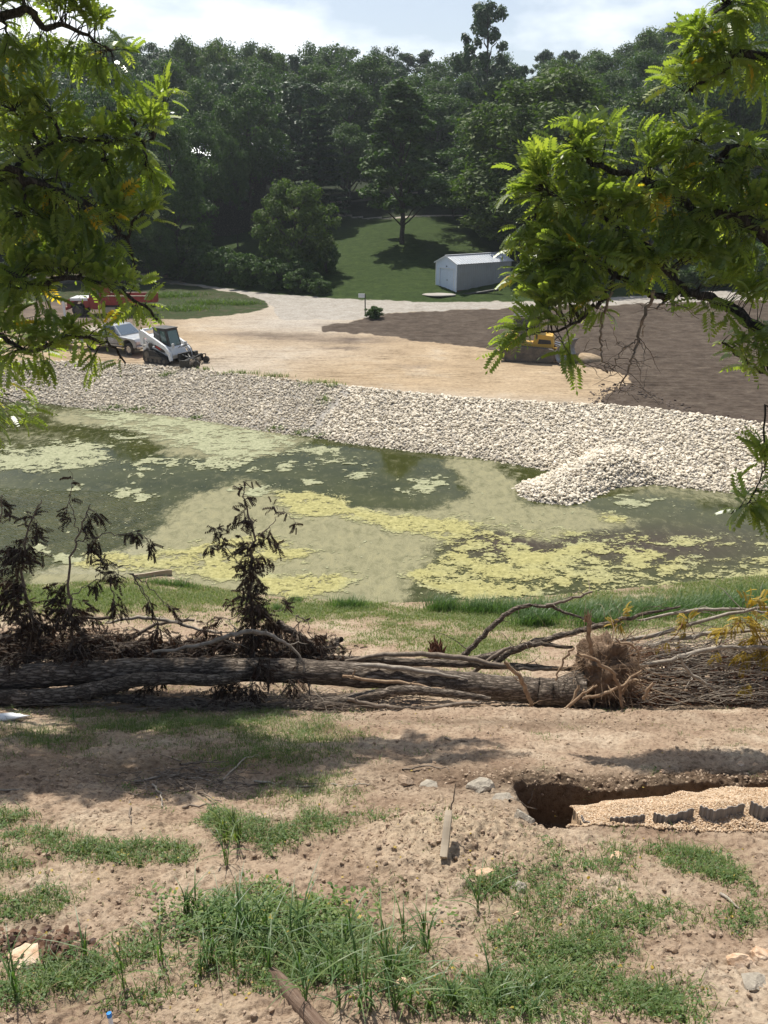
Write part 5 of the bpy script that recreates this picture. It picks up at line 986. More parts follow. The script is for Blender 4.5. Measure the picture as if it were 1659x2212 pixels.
o = mesh_np('dead_leaves', V.reshape(-1, 3) - lo, F.reshape(-1, 4), M['deadleaf'], e, fattr={'v': np.repeat(rs.rand(len(LP)), len(DT[1]))}); o['kind'] = 'stuff'
# yellowed sprigs caught in the brush pile
def sprig(label, limbs, blobs, seed, mat='yellowleaf'): return foliage_tree('yellow_sprig', label, limbs, [B(*b) for b in blobs], seed, leafmat=mat, size=.19, barkmat='rotten', cat='sprig', droop=.9, twr=.005, per=.07, crownname='leaves', trunkname='stem', reach=.4)
sprig('small clump of yellow leaves just right of the root spike', [([A(1345, 1385, 13.5), A(1338, 1340, 13.5)], .008, .004)], [(1330, 1345, 13.5, 22, 9, 4), (1342, 1322, 13.5, 12, 8, 2)], 2)
sprig('hanging yellow and brown leaves above the middle of the brush pile', [([A(1500, 1370, 13.6), A(1480, 1325, 13.6)], .008, .004)], [(1480, 1335, 13.6, 22, 14, 5), (1460, 1380, 13.5, 12, 12, 3), (1425, 1400, 13.4, 9, 12, 2)], 4)
sprig('bushy yellowing branch at the right end of the brush pile', [([A(1700, 1480, 13.2), A(1640, 1380, 13.3), A(1600, 1340, 13.3)], .02, .006)], [(1560, 1365, 13.2, 22, 18, 6), (1610, 1350, 13.2, 40, 26, 13), (1640, 1400, 13.1, 40, 30, 14), (1600, 1430, 13, 24, 18, 5), (1650, 1310, 13.4, 34, 26, 11), (1680, 1370, 13.2, 40, 60, 20), (1620, 1290, 13.4, 22, 12, 4), (1610, 1490, 12.6, 8, 10, 2), (1540, 1420, 13.1, 6, 8, 1)], 6)
# ------------------------------------------------------------------ grass and weeds
def blades(P, H, Wd, rs, bend=.5, lean=None, seg=4):
    n = len(P); a = rs.rand(n) * 6.283; D = np.stack([np.cos(a), np.sin(a), np.zeros(n)], 1); S = np.stack([-np.sin(a), np.cos(a), np.zeros(n)], 1)
    bd = (bend * (.3 + rs.rand(n)) * H)[:, None]; rows = []
    for k in range(seg + 1):
        t = k / seg; c = P + np.array([0, 0, 1.0]) * (H[:, None] * (t - .35 * bend * t ** 3)) + D * bd * t ** 2
        w_ = (Wd * (1 - t) ** .7 * (.55 + .45 * min(1, t * 4)))[:, None] + .0006; rows += [c - S * w_, c + S * w_]
    V = np.stack(rows, 1).reshape(-1, 3); m = 2 * (seg + 1)
    f = np.array([[2 * k, 2 * k + 1, 2 * k + 3, 2 * k + 2] for k in range(seg)])
    return V, (f[None] + (np.arange(n) * m)[:, None, None]).reshape(-1, 4), np.repeat(np.arange(n), seg)
def field_pts(n, ylo, yhi, P, rs, power=1.0, thr=.25, u=.85):
    Y = ylo + (yhi - ylo) * rs.rand(n) ** power; X = rs.uniform(-u, u, n) * np.hypot(Y, 2.6)
    px, py = proj(X, Y, HB(X, Y, False)); jx = px + (fbm(X * 3, Y * 3, 3) - .5) * 90; jy = py + (fbm(X * 3 + 9, Y * 3, 3) - .5) * 40
    l = lev(jx, jy, P); l = np.where(np.abs(px - 829) > 900, np.clip((fbm(X * 1.1, Y * 1.1, 3) - .40) * 4, 0, .9), l); d = np.clip(l + (fbm(X * 2.2, Y * 2.2, 4, .6) - .5) * 1.5 - thr * .55, 0, 1) ** 1.3; k = rs.rand(n) < d * 1.3
    return X[k], Y[k], l[k]
rs = np.random.RandomState(8)
X, Y, l = field_pts(450000, 2.9, 12.3, GP, rs, 1.1, .35)
Hh = (.035 + .10 * rs.rand(len(X)) ** 2) * (.6 + .6 * l); V, F, fi = blades(np.stack([X, Y, hz(X, Y) - .005], 1), Hh, .0022 + .0018 * rs.rand(len(X)), rs, .9, seg=3)
vv = np.clip(rs.rand(len(X)) * .75 + (rs.rand(len(X)) < .10) * .35, 0, 1)
o = mesh_np('grass', V, F, M['grass'], fattr={'v': vv[fi]}); tag(o, 'patchy short green grass growing on the near dirt slope', 'grass', kind='stuff'); print('near blades', len(X))
# low weeds
def leaf2(P, L, Wd, rs, up=.45):
    n = len(P); a = rs.rand(n) * 6.283; e = up * (rs.rand(n) * 1.2 - .1); D = np.stack([np.cos(a) * np.cos(e), np.sin(a) * np.cos(e), np.sin(e)], 1); S = np.stack([-np.sin(a), np.cos(a), rs.randn(n) * .3], 1)
    L = L[:, None]; Wd = Wd[:, None]; dn = np.array([0, 0, 1.0]); m1 = P + D * L * .35 + dn * L * .08; m2 = P + D * L * .7 + dn * L * .04
    V = np.stack([P, m1 - S * Wd * .85, m1 + S * Wd * .85, m2 - S * Wd * .8, m2 + S * Wd * .8, P + D * L - dn * L * .1], 1).reshape(-1, 3)
    f = np.array([[0, 1, 2, 2], [1, 3, 4, 2], [3, 5, 4, 4]]); F = (f[None] + (np.arange(n) * 6)[:, None, None]).reshape(-1, 4)
    return V, F, np.repeat(np.arange(n), 3)
def tri_mesh(name, V, F, mat, parent=None, fattr=None):
    T = []; k = []
    T1 = F[:, [0, 1, 2]]; T2 = F[:, [0, 2, 3]]; ok = (F[:, 3] != F[:, 2]); Fa = np.concatenate([T1, T2[ok]]); 
    fa = {a: np.concatenate([v, v[ok]]) for a, v in fattr.items()} if fattr else None
    return mesh_np(name, V, Fa, mat, parent, fattr=fa)
WP = [g for g in GP if g[1] > 1750]
X, Y, l = field_pts(82000, 2.9, 9, WP, rs, 1.1, .6)
c = np.stack([X, Y, hz(X, Y)], 1); q = rs.randint(3, 6, len(X)); c = np.repeat(c, q, 0); c[:, 2] += .004 + .055 * rs.rand(len(c)) ** 1.6; c[:, :2] += rs.randn(len(c), 2) * .008; Lf = .014 + .022 * rs.rand(len(c)) ** 1.5
V, F, fi = leaf2(c, Lf, Lf * (.16 + .22 * rs.rand(len(c))), rs); vv = np.clip(rs.rand(len(c)) * .85 + (rs.rand(len(c)) < .03) * .4, 0, 1)
o = tri_mesh('weeds', V, F, M['weed'], fattr={'v': vv[fi]}); tag(o, 'low leafy weeds and clover creeping over the near dirt', 'weeds', kind='stuff'); print('weeds', len(c))
# rosettes of broad leaves right of the mound, scattered: part of the ground cover
# far bank of the near shore
X, Y, l = field_pts(430000, 13.0, 24.5, BP, rs, .8, -.1, .8); k = Y < np.interp(X, NSX, NSY) - .1; X = X[k]; Y = Y[k]; l = l[k]
V, F, fi = blades(np.stack([X, Y, HB(X, Y, False) - .01], 1), (.05 + .09 * rs.rand(len(X))) * (.5 + .7 * l), .006 + .004 * rs.rand(len(X)), rs, .7, seg=2)
vv = np.clip(.5 + rs.rand(len(X)) * .42, 0, 1); o = mesh_np('grass', V, F, M['grass'], fattr={'v': vv[fi]}); tag(o, 'bright green turf on the bank between the felled trees and the pond', 'grass', kind='stuff'); print('bank', len(X))
# tall waterside grass, tuft by tuft
def tuft(name, label, cat, pts, n, H, Wd, group=None, mat='grass', spread=.3, bend=.6, vv0=.2, kind=None):
    P = []
    for (x, y, rx, ry) in pts:
        c = gnd(x, y); s = c[1] * CP / FD; m = int(n * rx / 40); P.append(np.stack([c[0] + rs.randn(m) * rx * s * .5, c[1] + rs.randn(m) * ry * s * 1.2, np.zeros(m)], 1))
    P = np.concatenate(P); P[:, 2] = HB(P[:, 0], P[:, 1], False) - .02; h = H * (.45 + .75 * rs.rand(len(P)))
    V, F, fi = blades(P, h, Wd * (.7 + .6 * rs.rand(len(P))), rs, bend); vv = np.clip(vv0 + rs.rand(len(P)) * .55 + (rs.rand(len(P)) < .05) * .3, 0, 1)
    lo = P.mean(0); o = mesh_np(name, V - lo, F, M[mat], fattr={'v': vv[fi]}); o.location = lo; tag(o, label, cat, group, kind); return o
tuft('grass_clump', 'tall green clump of grass at the water edge in the middle', 'grass clump', [(755, 1312, 55, 10)], 420, .42, .006, mat='bluegrass')
tuft('grass_clump', 'dark low tuft by the drowned plank on the left shore', 'grass clump', [(350, 1262, 60, 8), (400, 1268, 40, 6)], 300, .28, .006, mat='bluegrass')
tuft('grass_clump', 'small tuft at the water edge just right of the tall dead brush', 'grass clump', [(640, 1300, 24, 6), (600, 1318, 16, 5)], 300, .26, .006, mat='bluegrass')
tuft('waterside_grass', 'dense tall dark green grass lining the near shore on the right', 'tall grass', [(960, 1318, 50, 12), (1040, 1322, 60, 16), (1120, 1326, 70, 18), (1200, 1330, 70, 20), (1290, 1330, 70, 24), (1380, 1328, 80, 28), (1480, 1322, 90, 32), (1580, 1312, 90, 36), (1680, 1300, 90, 40), (1800, 1300, 90, 40), (1160, 1350, 60, 12), (1300, 1352, 70, 14)], 560, .52, .007, mat='bluegrass', kind='stuff', vv0=.15)
tuft('bank_scrub', 'dry weeds sprouting along the top edge of the riprap left of the middle', 'weeds', [(520, 808, 50, 3), (590, 815, 40, 3), (690, 828, 46, 5), (725, 834, 24, 4), (440, 800, 20, 3), (700, 868, 16, 10), (360, 812, 20, 3)], 130, .34, .016, kind='stuff', vv0=.3)
tuft('bank_scrub', 'green weeds at the foot of the riprap where the algae begins', 'weeds', [(598, 928, 26, 3), (650, 938, 24, 3), (290, 888, 40, 3), (240, 884, 40, 3), (420, 905, 20, 2), (690, 945, 20, 2)], 130, .26, .016, kind='stuff', vv0=.2)
tuft('rough_grass', 'rough tall grass on the dark verge inside the bend of the side road', 'tall grass', [(380, 640, 60, 18), (450, 655, 60, 16), (520, 657, 40, 10), (400, 668, 60, 18), (340, 640, 50, 18)], 620, .40, .025, kind='stuff', vv0=.0)
# individual broad bladed grass plants in the foreground
def grass_plant(x, y, hpx, lab, nb=7, mat='bluegrass', group='tall broad bladed grass plants of the foreground'):
    c = gnd(x, y); dep = c[1] * CP - (c[2] - CAMZ) * SP; s = dep / FD; H = hpx * s / .86; p = np.array(c); p[2] = float(hz(p[0], p[1])) - .01
    n = nb + rs.randint(0, 4); P = np.tile([0, 0, 0.], (n, 1)) + rs.randn(n, 3) * [.012, .012, 0]; P[:, 2] = H * .35 * rs.rand(n) ** 1.5
    V, F, fi = blades(P, (H - P[:, 2]) * (.6 + .5 * rs.rand(n)), .0045 + .004 * rs.rand(n), rs, .95, seg=7)
    e = empty('grass_plant', tuple(p), 0, lab, 'grass plant', group)
    mesh_np('blade', V, F, M[mat], e, fattr={'v': np.clip(rs.rand(n) * .9, 0, 1)[fi]})
    Vs, Fs = tubes([(np.array([(0, 0, -.02), (.004, 0, H * .4), (.01 * rs.randn(), .01, H * .72)]), np.array([.0045, .0035, .0015]))], 5); mesh_np('stem', Vs, Fs, M['bluegrass'], e, fattr={'v': np.full(len(Fs), .4)})
GPL = [(268, 2140, 150, 'tall grass plant left of the middle of the left foreground, standing over the weeds'), (35, 2160, 160, 'tall grass plant at the left edge of the foreground'), (350, 2080, 100, 'single upright grass plant on the bare dirt beside the big weedy clump'), (188, 2080, 90, 'short grass plant above the brown dead leaves'), (1030, 1975, 100, 'lone thin grass stalk with one blade below the clay mound'), (490, 1870, 75, 'leafy grass plant between the two green patches of the middle left'),
       (160, 1560, 40, 'small weed stalk in the shade on the left'), (100, 2110, 60, 'low grass plant at the lower left')]
for x, y, h, lb in GPL: grass_plant(x, y, h, lb, group=None)
for i in range(46):
    t = rs.rand(); x = 430 + 500 * rs.rand(); y = 2010 + 190 * rs.rand() * (1 if x > 560 else .5); grass_plant(x, y, 60 + 90 * rs.rand(), 'arching broad bladed grass plant in the big clump of the middle foreground', 6)
for i in range(14): grass_plant(960 + 260 * rs.rand(), 2120 + 90 * rs.rand(), 40 + 50 * rs.rand(), 'short grass plant at the bottom right of the middle foreground', 5)
for i in range(12): grass_plant(400 + 90 * rs.rand(), 1960 + 60 * rs.rand(), 35 + 50 * rs.rand(), 'short grass plant on the left side of the big clump', 5)
for i in range(10): grass_plant(470 + 50 * rs.rand(), 1790 + 40 * rs.rand(), 40 + 30 * rs.rand(), 'leafy plant of the upright tuft between the two green patches', 6, 'grass')
# broad yellow-green weeds behind the clump
X = 590 + rs.randn(260) * 110; Yp = 1990 + rs.randn(260) * 28; c = np.array([gnd(a, b) for a, b in zip(X, Yp)]); c[:, 2] = hz(c[:, 0], c[:, 1]); q = 9
cc = np.repeat(c, q, 0) + rs.randn(260 * q, 3) * [.03, .03, 0]; cc[:, 2] += .02 + .11 * rs.rand(len(cc)) ** 1.5; L = .02 + .035 * rs.rand(len(cc)); V, F, fi = leaf2(cc, L, L * .26, rs, .7)
lo = cc.mean(0); o = tri_mesh('leafy_weeds', V - lo, F, M['weed'], fattr={'v': np.clip(.4 + .5 * rs.rand(len(cc)) + .3 * (rs.rand(len(cc)) < .05), 0, 1)[fi]}); o.location = lo; tag(o, 'bank of oval leaved yellow green weeds behind the tall foreground grass', 'weeds', kind='stuff')
# dead leaves heap and fallen leaves
def flat_leaves(name, label, cat, P, L, mat, v, kind=None, up=.7):
    V, F, fi = leaf2(P, L, L * .35, rs, up); lo = P.mean(0); o = tri_mesh(name, V - lo, F, M[mat], fattr={'v': v[fi]}); o.location = lo; return tag(o, label, cat, kind=kind)
c = np.array([gnd(a, b) for a, b in zip(75 + rs.randn(420) * 55, 2050 + rs.randn(420) * 14)]); c[:, 2] = hz(c[:, 0], c[:, 1]) + .05 * rs.rand(420); M['rustleaf'] = m_leaf('rust_brown_leaf', [(0, (.045, .022, .014)), (1, (.19, .105, .06))], .15, .6, .3, (1.3, .8, .5))
flat_leaves('dead_leaves', 'heap of curled rust brown dead leaves at the left of the foreground', 'dead leaves', c, .025 + .04 * rs.rand(420), 'rustleaf', rs.rand(420), 'stuff')
xs = rs.uniform(20, 1640, 240); ys = rs.uniform(1540, 2190, 240); c = np.array([gnd(a, b) for a, b in zip(xs, ys)]); c[:, 2] = hz(c[:, 0], c[:, 1]) + .006
flat_leaves('fallen_leaves', 'tiny yellow and tan fallen leaves strewn on the near dirt', 'fallen leaves', c, .016 + .02 * rs.rand(240), 'yellowleaf', rs.rand(240), 'stuff', .2)
for x, y, lb in [(742, 1962, 'bright yellow leaf lying above the tall foreground grass'), (600, 1935, 'yellow leaf beside the dark clod in the middle foreground'), (773, 1985, 'pale cream leaf right of the bright yellow leaf'), (262, 1850, 'orange leaf on the pale dirt left of the grass tuft')]:
    c = gnd(x, y)[None]; c = np.repeat(c, 3, 0); c[:, 2] = hz(c[:, 0], c[:, 1]) + .02; flat_leaves('fallen_leaf', lb, 'leaf', c, np.array([.05, .045, .04]), 'yellowleaf', np.array([.9, .95, 1.]))
# twigs littered on the ground
for i, (pts, lb) in enumerate([([(290, 1690), (370, 1680), (450, 1692), (520, 1712)], 'dark root lying in the shade left of the white ash patch'), ([(430, 1665), (480, 1690), (560, 1695), (700, 1702)], 'longest pale stick of the twig litter, pointing right'), ([(395, 1750), (440, 1745), (480, 1735)], 'thick dark twig end below the twig litter'), ([(550, 1692), (650, 1702), (760, 1700), (800, 1695)], 'thin dark branch lying on the shaded grass'),
        ([(390, 1660), (430, 1655), (470, 1648)], 'short split piece of the twig litter'), ([(280, 1735), (282, 1760), (284, 1785)], 'short stick pointing towards the viewer on the sunlit edge'), ([(0, 1712), (50, 1705)], 'stick at the left edge on the shaded dirt'), ([(1100, 1735), (1160, 1752)], 'bleached forked twig at the end of the trench'), ([(960, 1598), (1010, 1606)], 'small dark twig right of the shaded grass'), ([(1555, 1935), (1598, 1968)], 'pale stick on the bare dirt at the right'), ([(1140, 1740), (1156, 1706)], 'thin bleached twig standing up at the end of the trench'),
        ([(1340, 2490), (1380, 2490)], None), ([(330, 1700), (345, 1722), (352, 1745)], 'crooked twig on top of the twig litter'), ([(870, 1670), (920, 1662), (970, 1672)], 'dark curved root above the clay mound'), ([(400, 1705), (440, 1722), (480, 1742)], 'dark stick crossing the twig litter'), ([(480, 1690), (530, 1650), (560, 1640)], 'leaning light twig beside the twig litter')]):
    if not lb: continue
    P = np.array([gnd(a, b) for a, b in pts]); P[:, 2] = hz(P[:, 0], P[:, 1]) + .02; Pw = wiggle(P, 5, .008, rs); V, F = tubes([(Pw, np.linspace(.014, .005, len(Pw)))], 6); lo = Pw[0]
    o = mesh_np('fallen_twig', V - lo, F, M['twig' if i % 3 else 'palewood'], smooth=True); o.location = lo; tag(o, lb, 'twig')
paths = []
for i in range(150):
    g = gnd(400 + rs.randn() * 70, 1690 + rs.randn() * 18); a = rs.rand() * 6.28; l_ = .1 + .25 * rs.rand(); z = float(hz(g[0], g[1])) + .01 + .05 * rs.rand(); paths.append((wiggle([(g[0], g[1], z), (g[0] + np.cos(a) * l_, g[1] + np.sin(a) * l_ * .5, z + .02)], 4, .008, rs), np.linspace(.007, .003, 5)))
V, F = tubes(paths, 5); lo = np.array(gnd(400, 1690)); o = mesh_np('twig_litter', V - lo, F, M['twig'], smooth=True); o.location = lo; tag(o, 'tangle of small dark twigs and roots in the shade on the left', 'twig litter', kind='stuff')
# stones of the foreground
def stone(x, y, wpx, hpx, label, mat='fieldstone', seed=0, lift=.3):
    c = gnd(x, y); s = (c[1] * CP - (c[2] - CAMZ) * SP) / FD; r = np.random.RandomState(seed + int(x)); V = IV3 * (1 + (fbm(IV3[:, 0] * 1.6 + x, IV3[:, 1] * 1.6 + IV3[:, 2] * 2, 4, .6) - .5)[:, None] * .9)
    for _ in range(6):
        n_ = r.randn(3); n_ /= np.linalg.norm(n_); V = V - np.maximum(V @ n_ - (.6 + .2 * r.rand()), 0)[:, None] * n_
    o = mesh_np('field_stone', V * [wpx * s / 2, wpx * s / 2 * .8, hpx * s / 2], IF3, M[mat], smooth=False); o.location = (c[0], c[1], float(hz(c[0], c[1])) + hpx * s * lift * .5); o.rotation_euler = (0, 0, r.rand() - .5); return tag(o, label, 'stone')
IV3, IF3 = ico(3)
for a in [(1050, 1893, 44, 26, 'orange stone at the lower right foot of the clay mound'), (1118, 1918, 44, 38, 'pale grey pitted clod in the grass right of the orange stone', 'greystone'), (1332, 1857, 30, 16, 'small flat tan stone in the weeds below the gravel chambers'), (1130, 1778, 50, 44, 'hollow looking tan clod at the near corner of the trench', 'greystone'), (925, 1698, 44, 22, 'grey boulder on top of the clay mound', 'greystone'), (1040, 1705, 66, 30, 'broad grey boulder in the shade right of the mound top', 'greystone'), (875, 1698, 40, 26, 'dark clod left of the grey boulder on the mound', 'clod'), (1085, 1728, 46, 16, 'flat grey slab at the end of the trench', 'greystone'),
          (1600, 1650, 20, 12, 'tan pebble on the dirt above the trench at the right'), (1632, 1655, 16, 9, 'small tan pebble near the right edge above the trench'), (1430, 1672, 14, 12, 'tan stone on the lip of the trench', 'fieldstone'), (1595, 2085, 60, 40, 'rough brown stone at the right edge of the foreground', 'fieldstone'), (1640, 2070, 46, 40, 'reddish stone cut by the right edge of the foreground', 'fieldstone'), (1625, 2120, 70, 26, 'pale stone under the brown ones at the right edge', 'greystone'), (1650, 2040, 50, 26, 'dark clod above the stones at the right edge', 'clod'), (60, 2080, 80, 34, 'tan stone in front of the brown dead leaves', 'fieldstone'), (630, 1935, 40, 16, 'dark clod in the middle of the foreground dirt', 'clod'), (1265, 1830, 20, 12, 'small brown stone above the flat tan stone', 'clod'), (1170, 2180, 24, 16, 'cream stone in the bottom right grass'), (870, 2130, 40, 22, 'tan stone in the hollow right of the split log'), (1115, 1985, 24, 14, 'small tan stone right of the thin grass stalk'), (480, 1930, 20, 16, 'pale clod left of the grass clump', 'greystone'), (240, 1795, 24, 14, 'dark clod on the sunlit left dirt', 'clod'), (330, 1830, 30, 12, 'brown clod above the green patch', 'clod')]:
    stone(*a)
# ------------------------------------------------------------------ stake, split log, tube, scrap
def wooden(name, label, cat, p0, p1, w_, h_, mat, round_=False):
    p0 = np.array(p0); p1 = np.array(p1); L = np.linalg.norm(p1 - p0); d = Vector(p1 - p0).normalized()
    bm = bmesh.new(); bmesh.ops.create_cube(bm, size=1); bmesh.ops.subdivide_edges(bm, edges=bm.edges[:], cuts=7, use_grid_fill=True)
    for v in bm.verts:
        x, y, z = v.co
        if round_: a = math.atan2(y, x); r_ = max(abs(x), abs(y)) * 2; x, y = math.cos(a) * r_ * .5 * (1 + .07 * math.sin(3 * a + z * 3)), math.sin(a) * r_ * .5
        k = 1 - max(0, (z - .40)) * 1.6; v.co = (x * w_ * k + .006 * math.sin(z * 7), y * h_ * k, z * L + random.uniform(-.002, .002))
    me = bpy.data.meshes.new(name); bm.to_mesh(me); bm.free(); me.materials.append(M[mat]); o = bpy.data.objects.new(name, me); COL.objects.link(o)
    o.location = (p0 + p1) / 2; o.rotation_euler = d.to_track_quat('Z', 'X').to_euler(); b = o.modifiers.new('bevel', 'BEVEL'); b.width = .006; b.limit_method = 'ANGLE'; return tag(o, label, cat)
g0 = gnd(958, 1862); g0[2] = float(hz(g0[0], g0[1])) + .02; g1 = at_y(970, 1752, g0[1] + .30)
wooden('wooden_stake', 'weathered flat wooden stake propped on the clay mound', 'stake', g0, g1, .085, .06, 'board')
V, F = tubes([(wiggle([at_y(974, 1752, g0[1] + .33), at_y(980, 1722, g0[1] + .36), at_y(986, 1690, g0[1] + .38)], 4, .004, rs), np.linspace(.008, .003, 9))], 6); lo = at_y(974, 1752, g0[1] + .33); o = mesh_np('fallen_twig', V - lo, F, M['twig'], smooth=True); o.location = lo; tag(o, 'thin twig sticking up behind the wooden stake', 'twig')
g0 = gnd(590, 2112); g1 = gnd(712, 2262); g0[2] = float(hz(g0[0], g0[1])) + .01; g1[2] = float(hz(g1[0], g1[1])) + .05
wooden('split_log', 'half buried brown split log at the bottom of the foreground grass', 'log', g1, g0, .12, .09, 'splitlog', True)
M['white'] = m_plain('white_plastic', (.78, .79, .80), .35, dirt=.1); M['bluep'] = m_plain('blue_plastic', (.02, .22, .62), .35, dirt=.1)
g0 = gnd(244, 2225); g0[2] = float(hz(g0[0], g0[1])); g1 = at_y(236, 2192, g0[1] + .03); e = empty('marker_pipe', tuple(g0), 0, 'thin white pipe with a blue cap at the bottom left', 'pipe')
a = Vector((0, 0, -.05)); b = Vector(g1 - g0); MB().cyl(a, b, .012, 18).build('pipe', M['white'], e, smooth=False); MB().cyl(b - (b - a).normalized() * .015, b + (b - a).normalized() * .012, .0145, 18).build('cap', M['bluep'], e, .002)
c = gnd(18, 1556); V = IV3 * (1 + (fbm(IV3[:, 0] * 2, IV3[:, 1] * 2 + IV3[:, 2] * 2, 3) - .5)[:, None] * .7); o = mesh_np('foam_scrap', V * [.27, .08, .055], IF3, M['white'], smooth=True); o.location = (c[0], c[1], float(hz(c[0], c[1])) + .04); o.rotation_euler = (0, 0, .15); tag(o, 'white rumpled foam scrap at the left edge in front of the logs', 'scrap')
# ash patch
# ------------------------------------------------------------------ gravel filled leaching chambers in the trench
rs = np.random.RandomState(15)
def chz(X, Y):      # top surface of the heap of gravel
    x0 = at_y(1262, 1765, 6.55)[0]
    t = np.clip((X - x0) / 1.5, 0, 1); mid = 6.72 + .10 * t; hw = .36 + .10 * t
    top = (8.5 - .4 * Y) + .0 + .14 * t - ((Y - mid) / hw) ** 2 * .10
    return top
xs = np.linspace(at_y(1262, 1765, 6.55)[0], 4.9, 150); yw = np.linspace(0, 1, 46)
t = np.clip((xs - xs[0]) / 1.5, 0, 1); y0 = 6.36 + 0 * t; y1 = 7.02 + .22 * t
GXc = np.repeat(xs[:, None], 46, 1); GYc = y0[:, None] + (y1 - y0)[:, None] * yw[None]
Zc = chz(GXc, GYc) + (fbm(GXc * 3, GYc * 3, 3) - .5) * .13; Zc[:, 0] -= .25; Zc[:, -1] -= .4; Zc[0] -= .3
base = np.stack([GXc, GYc, Zc], -1).reshape(-1, 3); ii = np.arange(150 * 46).reshape(150, 46); F = np.stack([ii[:-1, :-1], ii[1:, :-1], ii[1:, 1:], ii[:-1, 1:]], -1).reshape(-1, 4)
lo = np.array([xs[40], 6.7, 5.7]); e = empty('gravel_heap', tuple(lo), 0, 'long heap of pale orange pea gravel filling the trench on the right', 'gravel')
M['chipbase'] = m_noise('drain_gravel_base', [(.35, (.30, .19, .11)), (.6, (.62, .44, .28))], 60, .95, 1, .02, 60); mesh_np('heap', base - lo, F, M['chipbase'], e, smooth=True)
n = 17000; X = rs.uniform(xs[0] - .02, 4.9, n); tt = np.clip((X - xs[0]) / 1.5, 0, 1); Y = 6.30 + (7.05 + .22 * tt - 6.30) * rs.rand(n); Z = chz(X, Y) + (fbm(X * 3, Y * 3, 3) - .5) * .13; s = .007 + .007 * rs.rand(n)
front = 2600; Xf = rs.uniform(xs[0] - .2, 4.9, front); tf = np.clip((Xf - xs[0]) / 2, 0, 1); Yf = 6.42 - (.04 + .26 * tf) * rs.rand(front) ** .8; Zf = hz(Xf, Yf) + .015 * rs.rand(front) + .05 * tf * (Yf - 6.1)
P = np.stack([np.r_[X, Xf], np.r_[Y, Yf], np.r_[Z, Zf] + .003], 1); s = np.r_[s, .007 + .007 * rs.rand(front)]
V, F, fi = scatter(ROCK1, IF1, P - lo, s[:, None] * np.array([[1.2, 1, .9]]), rs, 1.0); o = mesh_np('pea_gravel', V, F, M['chip'], e, fattr={'v': rs.rand(len(P))[fi]}, smooth=False); o['kind'] = 'stuff'
M['chamber'] = m_plain('grey_chamber_plastic', (.21, .20, .195), .55, dirt=.5, dscale=8, dcol=(.30, .24, .18))
def plate(pts, h0, label, sink=.06):
    """upright corrugated plastic side plate following pts (X,Y) """
    P = np.array(pts, float); seg = np.linspace(0, len(P) - 1, 40); i = np.clip(seg.astype(int), 0, len(P) - 2); f = (seg - i)[:, None]; Q = P[i] * (1 - f) + P[i + 1] * f
    d = np.gradient(Q, axis=0); nrm = np.stack([-d[:, 1], d[:, 0]], 1); nrm /= np.linalg.norm(nrm, axis=1)[:, None]; Q = Q + nrm * (.007 * np.sign(np.sin(np.arange(40) * .9)))[:, None]
    zt = np.interp(seg / seg[-1], [0, 1], h0); vs = []
    for k in range(40):
        for zz in (zt[k] - .20, zt[k]):
            for off in (-.003, .003): vs.append((Q[k, 0] + nrm[k, 0] * off, Q[k, 1] + nrm[k, 1] * off, zz))
    fs = []
    for k in range(39):
        b = 4 * k; fs += [(b, b + 4, b + 6, b + 2), (b + 1, b + 3, b + 7, b + 5), (b + 2, b + 6, b + 7, b + 3), (b, b + 1, b + 5, b + 4)]
    V = np.array(vs); lo2 = V.mean(0); o = mesh_np('chamber_plate', V - lo2, np.array(fs), M['chamber']); o.location = lo2; return tag(o, label, 'drain chamber', 'grey plastic drain chambers along the gravel')
def pl(x, y, Y): q = at_y(x, y, Y); return (q[0], q[1]), q[2]
for a, b, c_, lb in [((1256, 1762, 6.66), (1262, 1768, 6.52), (1312, 1788, 6.38), 'leftmost pale plastic chamber end wrapped round the tip of the gravel'), ((1318, 1768, 6.44), (1350, 1764, 6.46), (1393, 1762, 6.5), 'low grey chamber plate, second from the left'), ((1412, 1757, 6.5), (1440, 1762, 6.42), (1498, 1748, 6.5), 'grey chamber plate in the middle of the gravel front'), ((1512, 1742, 6.5), (1545, 1748, 6.42), (1608, 1738, 6.5), 'dark chamber plate, second from the right edge'), ((1622, 1732, 6.5), (1650, 1746, 6.4), (1720, 1730, 6.5), 'dark chamber plate cut by the right edge of the picture')]:
    A_, za = pl(*a); B_, zb_ = pl(*b); C_, zc = pl(*c_); plate([A_, B_, C_], [za + .01, zc + .01], lb)
# ------------------------------------------------------------------ buildings, signs, vehicles
M['tyre'] = m_plain('tyre_rubber', (.02, .02, .02), .8, dirt=.6, dcol=(.16, .13, .10)); M['black'] = m_plain('black_steel', (.018, .018, .018), .45, dirt=.4, dcol=(.14, .12, .09)); M['glass'] = m_plain('dark_glass', (.02, .028, .035), .05, dirt=.05, spec=.9)
M['windscreen'] = m_plain('windscreen_glass', (.06, .10, .15), .06, dirt=.1, spec=1.0); M['silver'] = m_plain('silver_paint', (.30, .32, .345), .32, .5, dirt=.45, dcol=(.24, .20, .16), coat=.4); M['chrome'] = m_plain('chrome', (.5, .5, .5), .2, .9, dirt=.3)
M['vwhite'] = m_plain('white_machine_paint', (.74, .75, .76), .35, dirt=.2, coat=.2); M['red'] = m_plain('red_paint', (.55, .03, .025), .4, dirt=.2); M['truckred'] = m_plain('dull_red_paint', (.30, .03, .022), .5, dirt=.5, dcol=(.12, .06, .05)); M['yellow'] = m_plain('yellow_machine_paint', (.62, .36, .05), .45, dirt=.4, dcol=(.30, .22, .12))
